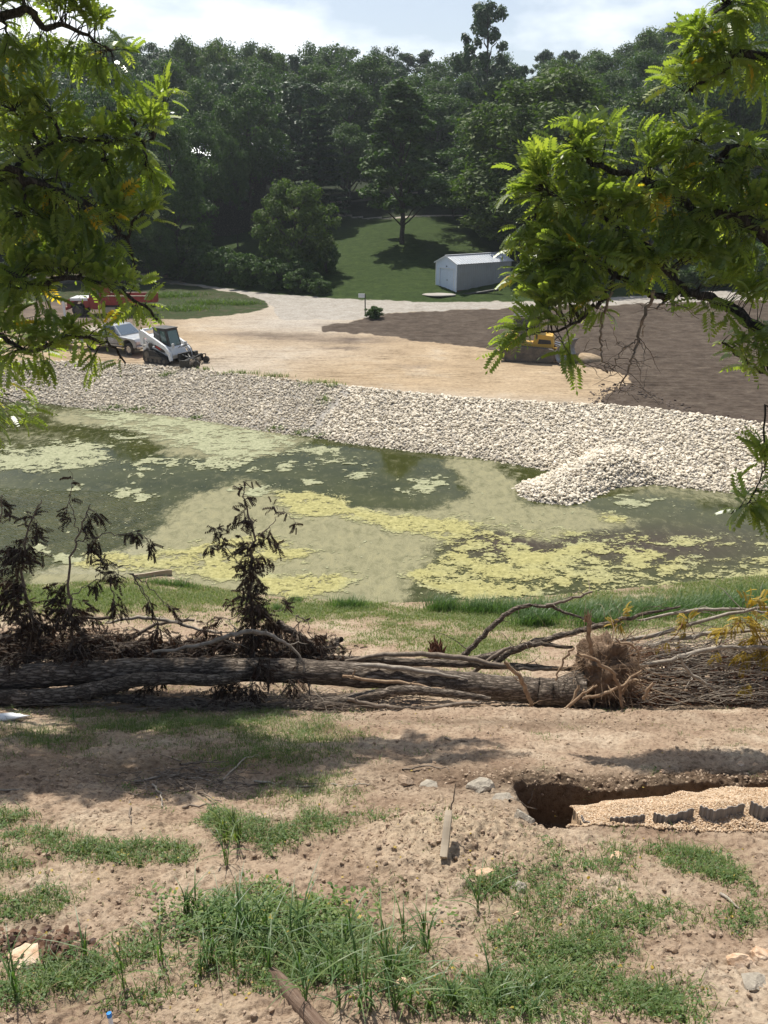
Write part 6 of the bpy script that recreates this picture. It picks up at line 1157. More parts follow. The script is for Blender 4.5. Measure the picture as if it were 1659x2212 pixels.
M['steel'] = m_plain('scoured_steel', (.27, .27, .28), .42, .6, dirt=.5, dcol=(.22, .19, .15)); M['trackst'] = m_plain('dusty_track', (.10, .088, .072), .8, dirt=.7, dcol=(.28, .22, .16)); M['paleblue'] = m_plain('pale_blue_white_paint', (.62, .70, .82), .4, dirt=.08); M['lampred'] = m_plain('lamp_red', (.4, .02, .02), .3, dirt=0); M['lens'] = m_plain('lamp_lens', (.6, .6, .58), .15, dirt=.1)
M['roofm'] = m_plain('metal_roof', (.52, .55, .58), .38, .4, dirt=.25, dscale=1.2); M['sidem'] = m_plain('metal_siding', (.23, .25, .26), .42, .3, dirt=.25, dscale=.8); M['tan'] = m_plain('tan_panel', (.42, .36, .26), .6)
def vehicle(name, label, cat, x, y, yaw, dz=0, sc=1.0):
    c = gnd(x, y); e = empty(name, (c[0], c[1], float(hz(c[0], c[1])) + dz), yaw, label, cat, scale=sc); return e
def wheel(e, x, y, r, w_, tm='tyre', rimf=.58, side=1, rimmat='chrome'):
    t = MB(); n = 28; prof = [(rimf, -.5), (.86, -.5), (1, -.3), (1, .3), (.86, .5), (rimf, .5)]
    vs = []; 
    for i in range(n):
        a = 6.2832 * i / n
        for rr_, yy in prof: vs.append((math.cos(a) * r * rr_, yy * w_, math.sin(a) * r * rr_))
    m = len(prof); fs = [(i * m + k, i * m + (k + 1) % m, ((i + 1) % n) * m + (k + 1) % m, ((i + 1) % n) * m + k) for i in range(n) for k in range(m)]
    we = bpy.data.objects.new('wheel', None); COL.objects.link(we); we.parent = e; we.location = (x, y, r)
    t.add(vs, fs).build('tyre', M[tm], we, smooth=False); rb = MB(); rb.cyl((0, -w_ * .36, 0), (0, w_ * .36, 0), r * rimf, 20); rb.cyl((0, side * w_ * .36, 0), (0, side * w_ * .46, 0), r * .2, 10)
    for k in range(5):
        a = k * 1.2566; rb.box((math.cos(a) * r * .36, side * w_ * .38, math.sin(a) * r * .36), (r * .3, .03, r * .09), (0, -a, 0))
    rb.build('rim', M[rimmat], we); return we
def arch(cx, r, z0, n=9): return [(cx - r * math.cos(math.pi * i / (n - 1)), z0 + r * math.sin(math.pi * i / (n - 1))) for i in range(n)]
# ---- pickup
e = vehicle('pickup_truck', 'silver extended cab pickup with a load of white rock in its bed', 'pickup', 258, 758, R(-31), 0, .97)
body = [(-.62, .48)] + arch(1.86, .50, .50) + [(2.45, .50), (2.62, .52), (2.66, .92), (2.5, 1.08), (1.25, 1.16), (-.62, 1.16)]
MB().prism(body, -.95, .95).build('body', M['silver'], e, .035)
bed = MB(); side = [(-.66, .50)] + [(x, z) for x, z in reversed(arch(-1.72, .50, .50))][:] + [(-2.72, .50), (-2.72, 1.13), (-.66, 1.13)]
bed.prism(side, .85, .95); bed.prism(side, -.95, -.85); bed.box((-1.69, 0, .66), (2.0, 1.7, .06)); bed.box((-2.70, 0, .84), (.07, 1.7, .58)); bed.box((-.70, 0, .9), (.06, 1.7, .52)); bed.build('bed', M['silver'], e, .02)
cb = [(-.62, -.90, 1.16), (1.28, -.90, 1.16), (1.28, .90, 1.16), (-.62, .90, 1.16)]; ct = [(-.50, -.72, 1.80), (.55, -.72, 1.80), (.55, .72, 1.80), (-.50, .72, 1.80)]
MB().hexa(cb, ct).build('cab', M['silver'], e, .05)
def lerp(a, b, t): return tuple(a[i] + (b[i] - a[i]) * t for i in range(3))
def facep(bl, br, tr_, tl_, u, v, off):
    p = Vector(lerp(lerp(bl, br, u), lerp(tl_, tr_, u), v)); n_ = (Vector(br) - Vector(bl)).cross(Vector(tl_) - Vector(bl)).normalized(); return p + n_ * off
def pane(bl, br, tr_, tl_, u0, u1, v0, v1, name, mat, par, off=.006, u0t=None, u1t=None):
    m = MB(); u0t = u0 if u0t is None else u0t; u1t = u1 if u1t is None else u1t
    c = [(u0, v0), (u1, v0), (u1t, v1), (u0t, v1)]; a = [facep(bl, br, tr_, tl_, u, v, -.02) for u, v in c]; b = [facep(bl, br, tr_, tl_, u, v, off) for u, v in c]; return m.hexa(a, b).build(name, M[mat], par)
R_ = (cb[0], cb[1], ct[1], ct[0]); L_ = (cb[2], cb[3], ct[3], ct[2]); Fw = (cb[1], cb[2], ct[2], ct[1]); Bk = (cb[3], cb[0], ct[0], ct[3])
pane(*R_, .06, .33, .14, .84, 'side_window', 'glass', e, u1t=.42); pane(*R_, .40, .80, .14, .84, 'side_window', 'glass', e, u0t=.50, u1t=.90); pane(*L_, .67, .94, .14, .84, 'side_window', 'glass', e, u0t=.58); pane(*L_, .20, .60, .14, .84, 'side_window', 'glass', e, u0t=.10, u1t=.50)
pane(*Fw, .07, .93, .08, .9, 'windscreen', 'windscreen', e); pane(*Bk, .15, .85, .3, .85, 'rear_window', 'glass', e)
for s in (-1, 1):
    d = MB(); 
    for xx in (-.12, .98, -.60): d.box((xx, s * .953, .85), (.012, .006, .6))
    d.box((.3, s * .955, .66), (1.9, .012, .04)); d.build('door_seam', M['black'], e)
    MB().box((.02, s * .965, 1.02), (.14, .03, .04)).build('door_handle', M['black'], e, .008); MB().box((1.02, s * 1.03, 1.24), (.09, .2, .17)).build('mirror', M['black'], e, .03)
    MB().box((2.62, s * .72, .84), (.10, .34, .16)).build('headlight', M['lens'], e, .02); MB().box((-2.73, s * .85, .9), (.05, .14, .3)).build('tail_light', M['lampred'], e, .01)
    lg = MB()
    for k, (x0, z0, x1, z1) in enumerate([(.20, 1.02, .30, .90), (.30, 1.02, .20, .96), (.20, .90, .34, .90), (.36, .92, .66, .95), (.36, .97, .62, .97), (.36, .86, .60, .86)]): lg.tube([(x0, s * .957, z0), (x1, s * .957, z1)], .008, 5)
    lg.build('door_lettering', M['white'], e); MB().box((-.3, s * .957, .60), (.0, 0, 0)) 
MB().box((2.66, 0, .80), (.05, 1.0, .2)).build('grille', M['black'], e, .01); MB().box((2.72, 0, .56), (.14, 1.86, .18)).build('bumper', M['chrome'], e, .04); MB().box((-2.80, 0, .56), (.12, 1.8, .16)).build('bumper', M['chrome'], e, .03)
MB().box((0, 0, .42), (4.9, 1.1, .16)).build('chassis', M['black'], e); rk = MB(); rk.box((-.56, 0, 1.52), (.05, 1.5, .05)); rk.box((-.56, .7, 1.3), (.05, .05, .45)); rk.box((-.56, -.7, 1.3), (.05, .05, .45)); rk.box((-.45, 0, 1.84), (.12, .3, .09)); rk.build('headache_rack', M['black'], e, .01)
for x in (-1.72, 1.86):
    for s in (-1, 1): wheel(e, x, s * .80, .385, .25, side=s)
# rock load
n = 900; rs = np.random.RandomState(4); lx = rs.uniform(-2.6, -.8, n); ly = rs.uniform(-.8, .8, n); lz = .72 + (.62 + .12 * np.cos((lx + 1.5) * 1.4)) * (1 - (np.abs(ly) / .85) ** 3 * .35) * rs.rand(n) ** .25 ; ey = e.rotation_euler.z; ca, sa = math.cos(ey), math.sin(ey)
P = np.stack([lx * ca - ly * sa, lx * sa + ly * ca, lz], 1) * .97; V, F, fi = scatter(ROCK, IF2, P, np.full((n, 3), .065) * (.6 + .8 * rs.rand(n, 1)), rs, 1); o = mesh_np('rock_load', V, F, M['riprap'], fattr={'v': (.4 + .6 * rs.rand(n))[fi]}); o.location = e.location; tag(o, 'heap of white rock carried in the pickup bed', 'rock load', kind='stuff')
# ---- compact track loader with landscape rake
e = vehicle('track_loader', 'white compact track loader with a black landscape rake on its arms', 'skid steer loader', 364, 781, R(-33), 0, 1.0)
def track(par, s, L0, L1, H, yc, w_, mat='tyre', drop=.0, shape=None):
    pts = shape; m = MB(); m.prism(pts, yc - w_ / 2, yc + w_ / 2); t = m.build('track', M[mat], par, .02)
    lug = MB(); n = len(pts)
    for i in range(n):
        a = Vector((pts[i][0], 0, pts[i][1])); b = Vector((pts[(i + 1) % n][0], 0, pts[(i + 1) % n][1])); l_ = (b - a).length; k = max(1, int(l_ / .11))
        for j in range(k):
            p = a + (b - a) * ((j + .5) / k); d = (b - a).normalized(); ang = -math.atan2(d.z, d.x); lug.box((p.x, yc, p.z), (.05, w_ * 1.0, .05), (0, ang, 0))
    lug.build('lugs', M[mat], t)
    wh = MB(); x0, x1 = min(p[0] for p in pts), max(p[0] for p in pts)
    for q in range(5): xx = x0 + .32 + (x1 - x0 - .64) * q / 4; wh.cyl((xx, yc + s * w_ * .5, .2), (xx, yc + s * (w_ * .5 + .03), .2), .11, 14)
    wh.box(((x0 + x1) / 2, yc + s * w_ * .51, .38), ((x1 - x0) * .55, .05, .14)); wh.cyl((x0 + .42, yc + s * w_ * .5, .5), (x0 + .42, yc + s * (w_ * .5 + .04), .5), .2, 16); wh.build('rollers', M['trackst'], t); return t
tp = [(-1.0, .02), (.72, .02), (.92, .09), (1.0, .22), (.93, .36), (-.30, .74), (-.62, .80), (-.95, .74), (-1.12, .52), (-1.12, .22)]
for s in (-1, 1): track(e, s, 0, 0, 0, s * .80, .38, shape=tp)
MB().prism([(-1.25, .38), (-1.32, .9), (-1.28, 1.32), (-.9, 1.42), (-.2, 1.25), (.9, .98), (1.05, .55), (.9, .3), (-.9, .3)], -.60, .60).build('body', M['vwhite'], e, .03)
for s in (-1, 1):
    y0, y1 = sorted((s * .63, s * .74))
    MB().prism([(-1.30, .50), (-1.34, 1.0), (-1.05, 1.02), (-.30, .98), (1.0, .62), (1.02, .46), (.4, .74), (-.6, .88), (-1.0, .84), (-1.2, .6)], y0, y1).build('side_panel', M['vwhite'], e, .015)
    y0, y1 = sorted((s * .74, s * .90))
    MB().prism([(-1.30, 1.0), (-1.36, 1.78), (-1.22, 1.92), (-.95, 1.84), (.75, 1.12), (1.12, .80), (1.22, .30), (1.06, .24), (.90, .72), (.60, .92), (-.92, 1.52), (-1.05, 1.40), (-1.02, 1.05)], y0, y1).build('lift_arm', M['vwhite'], e, .02)
    MB().prism([(-.30, .93), (-.22, 1.10), (.55, .84), (.62, .70), (.40, .70)], s * .742 - .004, s * .742 + .004).build('decal', M['black'], e); MB().prism([(-.16, .97), (-.14, 1.04), (.26, .90), (.24, .82)], s * .748 - .004, s * .748 + .004).build('decal_stripe', M['red'], e)
    MB().cyl((-.62, s * .70, 1.02), (-.62, s * .78, 1.02), .17, 18).build('side_vent', M['black'], e, .01)
    MB().tube([(-1.05, s * .68, 1.2), (.2, s * .68, .72)], .04, 10).build('cylinder', M['chrome'], e)
    MB().box((1.06, s * .52, 1.12), (.10, .16, .26)).build('headlight', M['lens'], e, .02)
    for k in range(3): MB().box((-1.20 + .0, s * .743, 1.20 - k * .14), (.16 - .03 * k, .006, .05)).build('marking', M['red' if k == 1 else 'black'], e)
MB().box((-1.36, 0, .92), (.06, 1.24, .80)).build('tailgate', M['red'], e, .02); MB().box((-1.26, 0, 1.86), (.16, 1.5, .14)).build('cross_tube', M['vwhite'], e, .03)
kb = [(-.55, -.50, 1.18), (.78, -.50, .82), (.78, .50, .82), (-.55, .50, 1.18)]; kt = [(-.58, -.47, 2.02), (.48, -.47, 2.02), (.48, .47, 2.02), (-.58, .47, 2.02)]
MB().hexa(kb, kt).build('cab', M['black'], e, .03); MB().box((-.06, 0, 2.04), (1.2, 1.0, .06)).build('cab_roof', M['black'], e, .02)
Rk = (kb[0], kb[1], kt[1], kt[0]); Lk = (kb[2], kb[3], kt[3], kt[2]); Fk = (kb[1], kb[2], kt[2], kt[1]); M['greenglass'] = m_plain('green_cab_glass', (.05, .11, .10), .06, dirt=.05, spec=1.0)
pane(*Rk, .10, .46, .30, .88, 'side_window', 'glass', e); pane(*Rk, .54, .88, .30, .88, 'side_window', 'greenglass', e); pane(*Lk, .1, .88, .3, .88, 'side_window', 'greenglass', e); pane(*Fk, .12, .88, .20, .90, 'windscreen', 'greenglass', e)
MB().box((-.9, 0, 1.48), (.6, 1.0, .18), (0, .15, 0)).build('engine_hood', M['vwhite'], e, .04)
ra = R(24); ca, sa = math.cos(ra), math.sin(ra)
def rk(x, y, z): return (1.95 + x * ca - y * sa, x * sa + y * ca, z)
fr = MB(); fr.tube([rk(0, -1.05, .42), rk(0, 1.05, .42)], .055, 8); fr.tube([rk(-.18, -1.05, .30), rk(-.18, 1.05, .30)], .05, 8); fr.tube([rk(.30, -.9, .52), rk(.30, .9, .52)], .04, 8)
for y in (-1.0, -.5, 0, .5, 1.0): fr.tube([rk(-.2, y, .34), rk(.30, y, .52)], .035, 6)
fr.box((1.42, 0, .45), (.12, 1.0, .50)); fr.tube([(1.42, .25, .6), rk(-.1, .1, .42)], .06, 8); fr.tube([(1.42, -.25, .6), rk(-.1, -.1, .42)], .06, 8)
rake = fr.build('rake_frame', M['black'], e, .01); ro_ = MB().cyl(rk(.12, -1.02, .17), rk(.12, 1.02, .17), .14, 20)
for k in range(40):
    y = -1.0 + 2.0 * k / 39
    for a in range(6): b_ = a * 1.047 + k * .35; ro_.box(rk(.12 + .15 * math.cos(b_), y, .17 + .15 * math.sin(b_)), (.03, .02, .03))
ro_.build('rake_roller', M['trackst'], rake)
for y in (-1.12, 1.12): MB().box(rk(.02, y, .26), (.62, .03, .44), (0, 0, ra)).build('end_plate', M['black'], rake, .01)
for y in (-.8, .8): MB().cyl(rk(.62, y - .07, .20), rk(.62, y + .07, .20), .20, 18).build('gauge_wheel', M['tyre'], rake); MB().tube([rk(.62, y, .2), rk(.60, y, .55), rk(.2, y, .5)], .03, 6).build('wheel_arm', M['black'], rake)
MB().box(rk(.1, .45, .64), (.22, .3, .26)).build('motor', M['black'], rake, .03)
h = MB()
for k in range(3): Pw = wiggle([(1.05, .3 - .2 * k, .95), (1.45, .35 - .2 * k, 1.12), (1.75, .3 - .15 * k, .85), rk(0, .3 - .1 * k, .5)], 5, .01); h.tube([tuple(p) for p in Pw], .018, 6)
h.build('hose', M['black'], e)
# ---- red dump truck
e = vehicle('dump_truck', 'old dull red dump truck parked in the shade behind the pickup', 'dump truck', 234, 680, R(181), 0, 1.0)
MB().prism([(1.1, .75)] + arch(2.1, .58, .62) + [(2.95, .62), (2.95, 1.25), (2.7, 1.38), (1.1, 1.42)], -.88, .88).build('hood', M['truckred'], e, .05)
MB().box((1.95, 0, 1.33), (1.4, 1.79, .22)).build('hood_stripe', M['vwhite'], e, .02)
MB().prism([(0, .55), (1.12, .55), (1.12, 1.5), (.86, 2.15), (.7, 2.25), (.1, 2.25), (0, 2.1)], -1.0, 1.0).build('cab', M['truckred'], e, .06)
for s in (-1, 1): MB().prism([(.22, 1.5), (.98, 1.5), (.78, 2.05), (.22, 2.05)], s * 1.0 - .008, s * 1.0 + .008).build('side_window', M['glass'], e); MB().box((2.97, s * .6, 1.0), (.05, .22, .22)).build('headlight', M['lens'], e, .02); MB().tube([(.9, s * 1.02, 1.7), (.95, s * 1.25, 1.75), (.95, s * 1.25, 1.45)], .02, 6).build('mirror', M['black'], e)
MB().add([(1.0, -.8, 1.52), (1.0, .8, 1.52), (.84, .78, 2.1), (.84, -.78, 2.1)], [(0, 1, 2, 3)]); MB().hexa([(1.12, -.85, 1.55), (1.14, -.85, 1.55), (1.14, .85, 1.55), (1.12, .85, 1.55)], [(.89, -.78, 2.1), (.91, -.78, 2.1), (.91, .78, 2.1), (.89, .78, 2.1)]).build('windscreen', M['glass'], e)
bd = MB(); bd.box((-1.95, 0, .98), (3.9, 2.2, .16)); bd.box((-1.95, 1.1, 1.28), (3.9, .07, .62)); bd.box((-1.95, -1.1, 1.28), (3.9, .07, .62)); bd.box((-3.9, 0, 1.28), (.07, 2.2, .62)); bd.box((-.02, 0, 1.62), (.08, 2.2, 1.3)); bd.box((.3, 0, 2.32), (.8, 1.9, .06))
for k in range(7):
    for s in (-1, 1): bd.box((-3.7 + k * .6, s * 1.15, 1.28), (.09, .06, .62))
bd.build('dump_bed', M['truckred'], e, .015)
for s in (-1, 1): MB().box((-1.95, s * 1.12, 1.62), (3.96, .12, .09)).build('bed_rail', M['board'], e, .01)
MB().box((-.45, -.85, .52), (.95, .4, .42)).build('side_tank', M['tan'], e, .04); MB().box((-.45, .85, .52), (.95, .4, .42)).build('side_tank', M['tan'], e, .04); MB().box((-.5, 0, .72), (6.8, .8, .2)).build('chassis', M['black'], e); MB().box((3.02, 0, .62), (.14, 1.8, .25)).build('bumper', M['truckred'], e, .03)
for x in (-1.95, 2.1):
    for s in (-1, 1): wheel(e, x, s * .86, .47, .28, side=s, rimmat='trackst'); 
# ---- bulldozer
e = vehicle('bulldozer', 'yellow bulldozer behind the hanging walnut leaves with sand against its blade', 'bulldozer', 1143, 775, R(-14), 0, 1.0)
tp = [(-1.30, .02), (1.25, .02), (1.55, .12), (1.70, .35), (1.62, .62), (1.38, .80), (-1.20, .92), (-1.55, .85), (-1.75, .55), (-1.62, .18)]
for s in (-1, 1): track(e, s, 0, 0, 0, s * .95, .48, mat='trackst', shape=tp)
MB().prism([(-1.3, .7), (-1.5, 1.35), (-1.35, 1.55), (-.75, 1.6), (-.75, 1.0), (.2, 1.0), (.3, 1.62), (1.35, 1.50), (1.48, 1.0), (1.4, .65)], -.62, .62).build('body', M['yellow'], e, .04)
MB().prism([(-.7, 1.0), (-.6, 1.5), (-.35, 1.5), (-.35, 1.0)], -.5, .5).build('seat', M['black'], e, .04)
rp_ = MB()
for x, y in ((-.95, -.62), (-.95, .62), (.42, -.62), (.42, .62)): rp_.box((x, y, 1.95), (.09, .09, 1.3))
rp_.box((-.26, 0, 2.62), (1.62, 1.5, .09)); rp_.build('canopy', M['black'], e, .02)
MB().hexa([(-.85, -.63, 1.6), (.36, -.63, 1.6), (.36, -.61, 1.6), (-.85, -.61, 1.6)], [(-.85, -.63, 2.5), (.36, -.63, 2.5), (.36, -.61, 2.5), (-.85, -.61, 2.5)]).build('cab_glass', M['glass'], e)
MB().cyl((1.0, .25, 1.5), (1.0, .25, 2.1), .05, 12).build('exhaust', M['black'], e); 
for s in (-1, 1):
    MB().cyl((-1.12, s * .625, 1.30), (-1.12, s * .640, 1.30), .12, 20).build('badge', M['black'], e); MB().tube([(-1.16, s * .645, 1.25), (-1.12, s * .645, 1.34), (-1.06, s * .645, 1.28)], .012, 5).build('badge_mark', M['white'], e)
    MB().box((1.3, s * .60, .52), (2.0, .14, .2)).build('push_arm', M['yellow'], e, .02); MB().tube([(1.2, s * .3, 1.1), (2.1, s * .35, .85)], .05, 8).build('cylinder', M['chrome'], e)
    MB().prism([(.5, 1.02), (.55, 1.30), (1.25, 1.26), (1.3, 1.02)], s * .625 - .006, s * .625 + .006).build('side_grille', M['black'], e)
bl_ = MB(); nz_ = 9; ny = 12; vs = []; ang = R(-20)
for off in (0, .05):
    for i in range(nz_):
        z = .04 + 1.20 * i / (nz_ - 1); xx = 2.35 - .28 * math.sin(math.pi * i / (nz_ - 1)) + .10 * i / nz_
        for j in range(ny):
            y = -1.45 + 2.9 * j / (ny - 1); top = z * (1 - .10 * (abs(y) / 1.45) ** 3 * (i == nz_ - 1)); vs.append((2.2 + (xx - 2.2 - off) * math.cos(ang) - y * math.sin(ang) * 1, (xx - 2.2 - off) * math.sin(ang) + y * math.cos(ang), top))
fs = []; K = nz_ * ny
for i in range(nz_ - 1):
    for j in range(ny - 1): a = i * ny + j; fs += [(a, a + 1, a + ny + 1, a + ny), (K + a, K + a + ny, K + a + ny + 1, K + a + 1)]
for j in range(ny - 1): fs += [(j, K + j, K + j + 1, j + 1), ((nz_ - 1) * ny + j, (nz_ - 1) * ny + j + 1, K + (nz_ - 1) * ny + j + 1, K + (nz_ - 1) * ny + j)]
for i in range(nz_ - 1): a = i * ny; b = a + ny - 1; fs += [(a, a + ny, K + a + ny, K + a), (b, K + b, K + b + ny, b + ny)]
bl_.add(vs, fs).build('blade', M['steel'], e, 0, True)
hh = MB()
for k in range(2): hh.tube([tuple(p) for p in wiggle([(1.45, -.2 + .3 * k, 1.2), (1.75, -.3 + .3 * k, 1.45), (2.0, -.35 + .3 * k, 1.05)], 5, .01)], .025, 6)
hh.build('hose', M['black'], e)
c = gnd(1262, 778); V = IV3 * [1.0, .75, .42]; V = V * (1 + (fbm(V[:, 0] * 2, V[:, 1] * 2, 3) - .5)[:, None] * .3); o = mesh_np('sand_pile', V, IF3, M['pad'], smooth=True, vattr={k_: np.zeros(len(V)) for k_ in KM}); o.location = c; o.rotation_euler = (0, 0, R(-14)); tag(o, 'small pile of tan sand pushed up in front of the bulldozer blade', 'sand pile')
# ---- utility trailer
e = vehicle('utility_trailer', 'open utility trailer with rails behind the pickup, half hidden by walnut leaves', 'trailer', 122, 748, R(-20), 0, 1.0)
t = MB(); t.box((0, 0, .55), (3.6, 1.8, .08)); t.build('deck', M['board'], e, .01)
t = MB()
for s in (-1, 1):
    for k in range(6): t.box((-1.8 + .72 * k, s * .9, .78), (.05, .05, .45))
    t.box((0, s * .9, 1.0), (3.65, .05, .05))
t.tube([(1.8, .8, .5), (3.0, 0, .5)], .05, 6); t.tube([(1.8, -.8, .5), (3.0, 0, .5)], .05, 6); t.tube([(1.8, -.9, 1.0), (1.8, .9, 1.0)], .03, 6); t.build('rail', M['steel'], e)
g = MB()
for k in range(9): g.box((-1.85, -.85 + k * .2125, 1.2), (.03, .03, 1.3))
for z in (.6, 1.2, 1.82): g.box((-1.85, 0, z), (.04, 1.75, .04))
g.build('ramp_gate', M['black'], e)
for s in (-1, 1): wheel(e, -.1, s * 1.05, .33, .2, side=s); MB().box((-.1, s * 1.05, .72), (.9, .24, .04)).build('fender', M['black'], e, .02)
# pale post left of the dump truck
c = gnd(142, 694); MB_ = MB(); MB_.box((0, 0, .75), (.14, .14, 1.6)); MB_.box((0, 0, 1.58), (.2, .2, .08)); o = MB_.build('marker_post', M['white'], None, .015); o.location = c; tag(o, 'pale square post left of the red dump truck', 'post')
# ---- signpost
c = gnd(789, 683); e = empty('signpost', tuple(c), 0, 'dark post with a small blank white board beside the road bend', 'sign')
MB().box((0, 0, .85), (.09, .09, 1.75)).build('post', M['black'], e, .01); MB().box((-.28, -.06, 1.60), (.50, .03, .32)).build('board', M['white'], e, .005)
# ---- metal shed
pn = gnd(986, 631); yaw = R(37); fw, dl, hw, hp = 3.1, 6.8, 2.55, .62
# local frame: origin at near corner, +x along the long side (right and away), +y along the front (left and away)
e = empty('metal_shed', (pn[0], pn[1], pn[2] - .05), R(35), 'pale metal garage shed with a roll up door beside the gravel road', 'shed')
def corr(p0, p1, z0, z1, nrm, name, mat, par, pitch=.23, zf=None):
    p0 = Vector(p0); p1 = Vector(p1); L = (p1 - p0).length; d = (p1 - p0) / L; n_ = int(L / pitch); vs = []; fs = []
    xs_ = []
    for k in range(n_): x = k * pitch; xs_ += [(x, 0), (x + pitch * .60, 0), (x + pitch * .68, .03), (x + pitch * .90, .03), (x + pitch * .98, 0)]
    for x, o_ in xs_:
        x = min(x, L); q = p0 + d * x + Vector(nrm) * o_
        if zf: vs += [tuple(q + Vector((0, 0, zf(0)))), tuple(q + Vector(zf(1)))]
        else: vs += [(q.x, q.y, z0), (q.x, q.y, z1)]
    for i in range(len(xs_) - 1): a = 2 * i; fs.append((a, a + 2, a + 3, a + 1))
    m = MB(); m.add(vs, fs); o = m.build(name, M[mat], par); sm = o.modifiers.new('thick', 'SOLIDIFY'); sm.thickness = .01; return o
corr((0, 0, 0), (dl, 0, 0), .18, hw, (0, -1, 0), 'side_wall', 'sidem', e); corr((dl, fw, 0), (0, fw, 0), .18, hw, (0, 1, 0), 'side_wall', 'sidem', e)
wl = MB(); dw0, dw1, dh = .42, fw - .62, 2.02
for y0, y1, z0, z1 in ((0, dw0, .05, hw), (dw1, fw, .05, hw), (dw0, dw1, dh, hw)): wl.hexa([(-.03, y0, z0), (.03, y0, z0), (.03, y1, z0), (-.03, y1, z0)], [(-.03, y0, z1), (.03, y0, z1), (.03, y1, z1), (-.03, y1, z1)])
wl.add([(-.03, 0, hw), (-.03, fw, hw), (-.03, fw / 2, hw + hp), (.03, 0, hw), (.03, fw, hw), (.03, fw / 2, hw + hp)], [(0, 1, 2), (5, 4, 3), (0, 2, 5, 3), (1, 4, 5, 2)]); wl.build('front_wall', M['paleblue'], e)
MB().hexa([(dl - .03, .02, .1), (dl, .02, .1), (dl, fw - .02, .1), (dl - .03, fw - .02, .1)], [(dl - .03, .02, hw), (dl, .02, hw), (dl, fw - .02, hw), (dl - .03, fw - .02, hw)]).build('back_wall', M['sidem'], e)
d = MB(); nsl = 16
for k in range(nsl): z = .06 + (dh - .06) * k / nsl; d.box((.05 + .004 * (k % 2), (dw0 + dw1) / 2, z + (dh - .06) / nsl / 2), (.03, dw1 - dw0, (dh - .06) / nsl - .006))
dr = d.build('roll_door', M['paleblue'], e); MB().box((.02, (dw0 + dw1) / 2, 1.0), (.05, .05, .14)).build('door_handle', M['black'], dr, .01); MB().box((-.06, (dw0 + dw1) / 2, 2.25), (.08, .08, .10)).build('lamp', M['black'], e, .01)
tr_ = MB(); tr_.box((-.045, dw0 - .03, dh / 2), (.03, .06, dh)); tr_.box((-.045, dw1 + .03, dh / 2), (.03, .06, dh)); tr_.box((-.045, (dw0 + dw1) / 2, dh + .04), (.03, dw1 - dw0 + .12, .06)); tr_.box((-.05, .05, hw / 2), (.03, .1, hw)); tr_.box((-.05, fw - .05, hw / 2), (.03, .1, hw)); tr_.build('trim', M['vwhite'], e, .004)
for s in (0, 1):
    ye = -.12 if s == 0 else fw + .12; ym = fw / 2; n_ = int((dl + .3) / .3); vs = []; fs = []
    for k in range(n_ + 1):
        for dx, o_ in ((0, 0), (.20, 0), (.225, .035), (.275, .035)):
            x = -.15 + k * .3 + dx
            if x > dl + .15: continue
            vs += [(x, ye, hw - .04 + o_), (x, ym, hw + hp + .03 + o_)]
    for i in range(len(vs) // 2 - 1): a = 2 * i; fs.append((a, a + 2, a + 3, a + 1))
    m = MB(); m.add(vs, fs); o = m.build('roof_sheet', M['roofm'], e); sm = o.modifiers.new('thick', 'SOLIDIFY'); sm.thickness = .012
MB().box((dl / 2, fw / 2, hw + hp + .07), (dl + .3, .3, .02)).build('ridge_cap', M['roofm'], e)
MB().hexa([(-.17, -.14, hw - .12), (-.14, -.14, hw - .12), (-.14, fw / 2, hw + hp - .06), (-.17, fw / 2, hw + hp - .06)], [(-.17, -.14, hw - .01), (-.14, -.14, hw - .01), (-.14, fw / 2, hw + hp + .06), (-.17, fw / 2, hw + hp + .06)]).build('barge_board', M['vwhite'], e)
MB().hexa([(-.17, fw / 2, hw + hp - .06), (-.14, fw / 2, hw + hp - .06), (-.14, fw + .14, hw - .12), (-.17, fw + .14, hw - .12)], [(-.17, fw / 2, hw + hp + .06), (-.14, fw / 2, hw + hp + .06), (-.14, fw + .14, hw - .01), (-.17, fw + .14, hw - .01)]).build('barge_board', M['vwhite'], e)
MB().box((dl / 2, fw / 2, .05), (dl - .1, fw - .1, .26)).build('skid_base', M['rotten'], e); lg = gnd(1040, 634); P, r = px_path([(992, 638, 3), (1040, 632, 3), (1085, 624, 3)], lg[1]); V, F = tubes([(P, r)], 8); o = mesh_np('timber', V - P[0], F, M['black'], smooth=True); o.location = P[0]; tag(o, 'dark round timber lying beside the long wall of the shed', 'timber')
c = gnd(950, 636); V = IV3 * [1.7, 1.2, .12]; V = V * (1 + (fbm(V[:, 0] * 2, V[:, 1] * 2, 3) - .5)[:, None] * .4); o = mesh_np('gravel_apron', V, IF3, M['road'], smooth=True); o.location = (c[0], c[1], c[2] - .03); tag(o, 'low heap of pale gravel in front of the shed door', 'gravel')
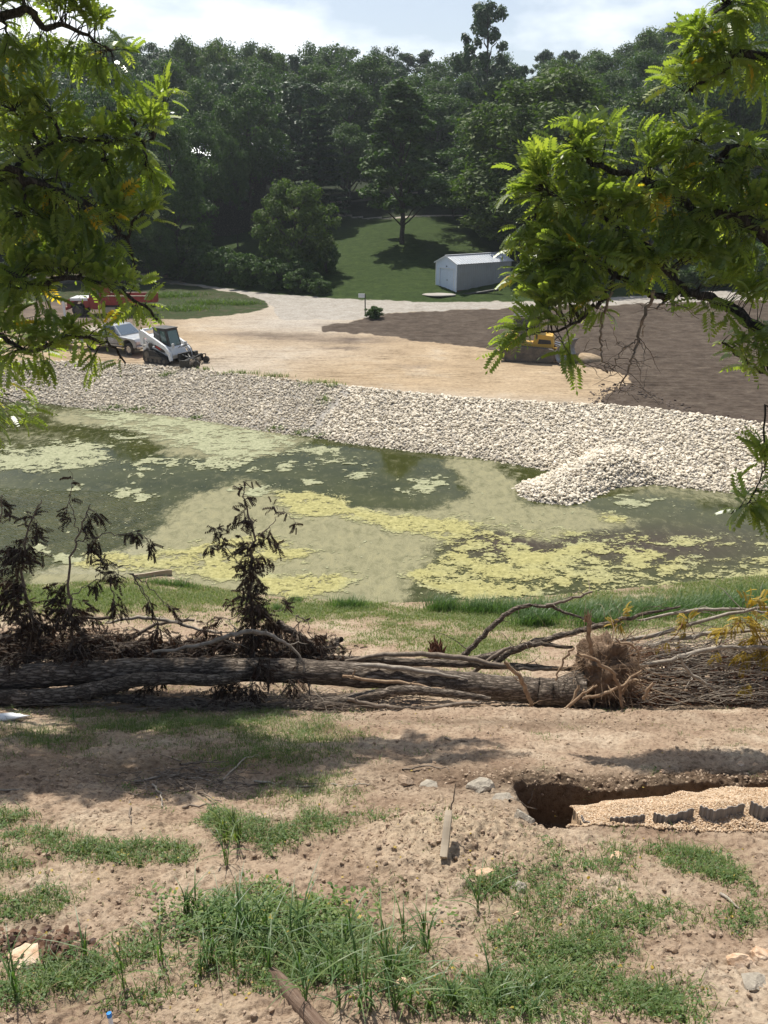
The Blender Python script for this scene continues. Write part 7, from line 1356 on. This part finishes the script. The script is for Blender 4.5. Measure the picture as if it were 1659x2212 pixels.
# ---- house glimpsed through the wood and car behind the shed
c = at_y(515, 330, 118); z0 = float(HB(c[0], c[1], False)); e = empty('house', (c[0], c[1], z0), R(8), 'house with a shining metal roof glimpsed through the trees on the hill', 'house')
hz_ = c[2] - z0 - .6
MB().box((0, 0, hz_ / 2 - .5), (11, 6, hz_ + .5)).build('wall', M['bark'], e, .02); MB().prism([(-3.6, hz_ - .3), (3.6, hz_ - .3), (0, hz_ + 1.8)], -6, 6).build('roof', M['roofm'], e).rotation_euler = (0, 0, R(90))
for k in range(4): w_ = MB().box((-4 + 2.6 * k, -3.02, hz_ * .55), (1.0, .06, 1.2)).build('window', M['glass'], e)
c = at_y(1150, 560, 99); e = empty('parked_car', (c[0], c[1], float(HB(c[0], c[1], False))), R(15), 'pale blue parked van half hidden behind the trees right of the shed', 'van')
MB().prism([(-2.3, .35)] + [(x, z) for x, z in arch(-1.4, .4, .35)] + [(x, z) for x, z in arch(1.5, .4, .35)] + [(2.4, .35), (2.45, 1.0), (1.7, 1.25), (1.1, 1.95), (-2.2, 2.0), (-2.35, 1.2)], -.9, .9).build('body', M['paleblue'], e, .06)
for s in (-1, 1):
    MB().prism([(.2, 1.25), (1.35, 1.25), (.98, 1.82), (.2, 1.82)], s * .9 - .008, s * .9 + .008).build('side_window', M['glass'], e)
    for x in (-1.4, 1.5): wheel(e, x, s * .8, .33, .2, side=s)
for o in COL.objects:
    if o.name.startswith('wheel'): pass
# plank on the left shore
wooden('plank', 'broken plank lying at the water edge on the left', 'plank', tuple(gnd(290, 1252) + [0, 0, .06]), tuple(gnd(372, 1244) + [0, 0, .12]), .22, .05, 'board')

# ---- damp clods along the edge of the spread sand
rs = np.random.RandomState(61); n = 420; t_ = rs.rand(n); ex = np.interp(t_, [0, .25, .5, .8, 1], [1285, 1300, 1345, 1500, 1640]) + rs.randn(n) * 10; ey = np.interp(t_, [0, .25, .5, .8, 1], [876, 850, 836, 892, 916]) + rs.randn(n) * 4
C_ = np.array([gnd(a, b) for a, b in zip(ex, ey)]); s_ = .03 + .09 * rs.rand(n) ** 2.5; V, F, fi = scatter(ROCK1, IF1, C_, s_[:, None] * np.array([[1.3, 1, .7]]), rs, .5); M['darkclod'] = m_noise('damp_clod', [(.3, (.05, .036, .028)), (.7, (.13, .10, .08))], 9, .95, .5, .03)
o = mesh_np('earth_clods', V, F, M['darkclod']); tag(o, 'dark damp clods along the border of the spread sand and the riprap', 'soil clods', kind='stuff')
# ---- summer haze over the valley
hm = bpy.data.materials.new('summer_haze'); hm.use_nodes = True; ht = hm.node_tree; ht.nodes.clear(); ho = N(ht, 'ShaderNodeOutputMaterial'); hv = N(ht, 'ShaderNodeVolumePrincipled'); hv.inputs['Color'].default_value = (.80, .88, .95, 1); hv.inputs['Density'].default_value = .00028; hv.inputs['Anisotropy'].default_value = .35; ht.links.new(hv.outputs[0], ho.inputs['Volume'])
MB().box((0, 190, 29), (3900, 480, 64)).build('haze', hm)['kind'] = 'stuff'
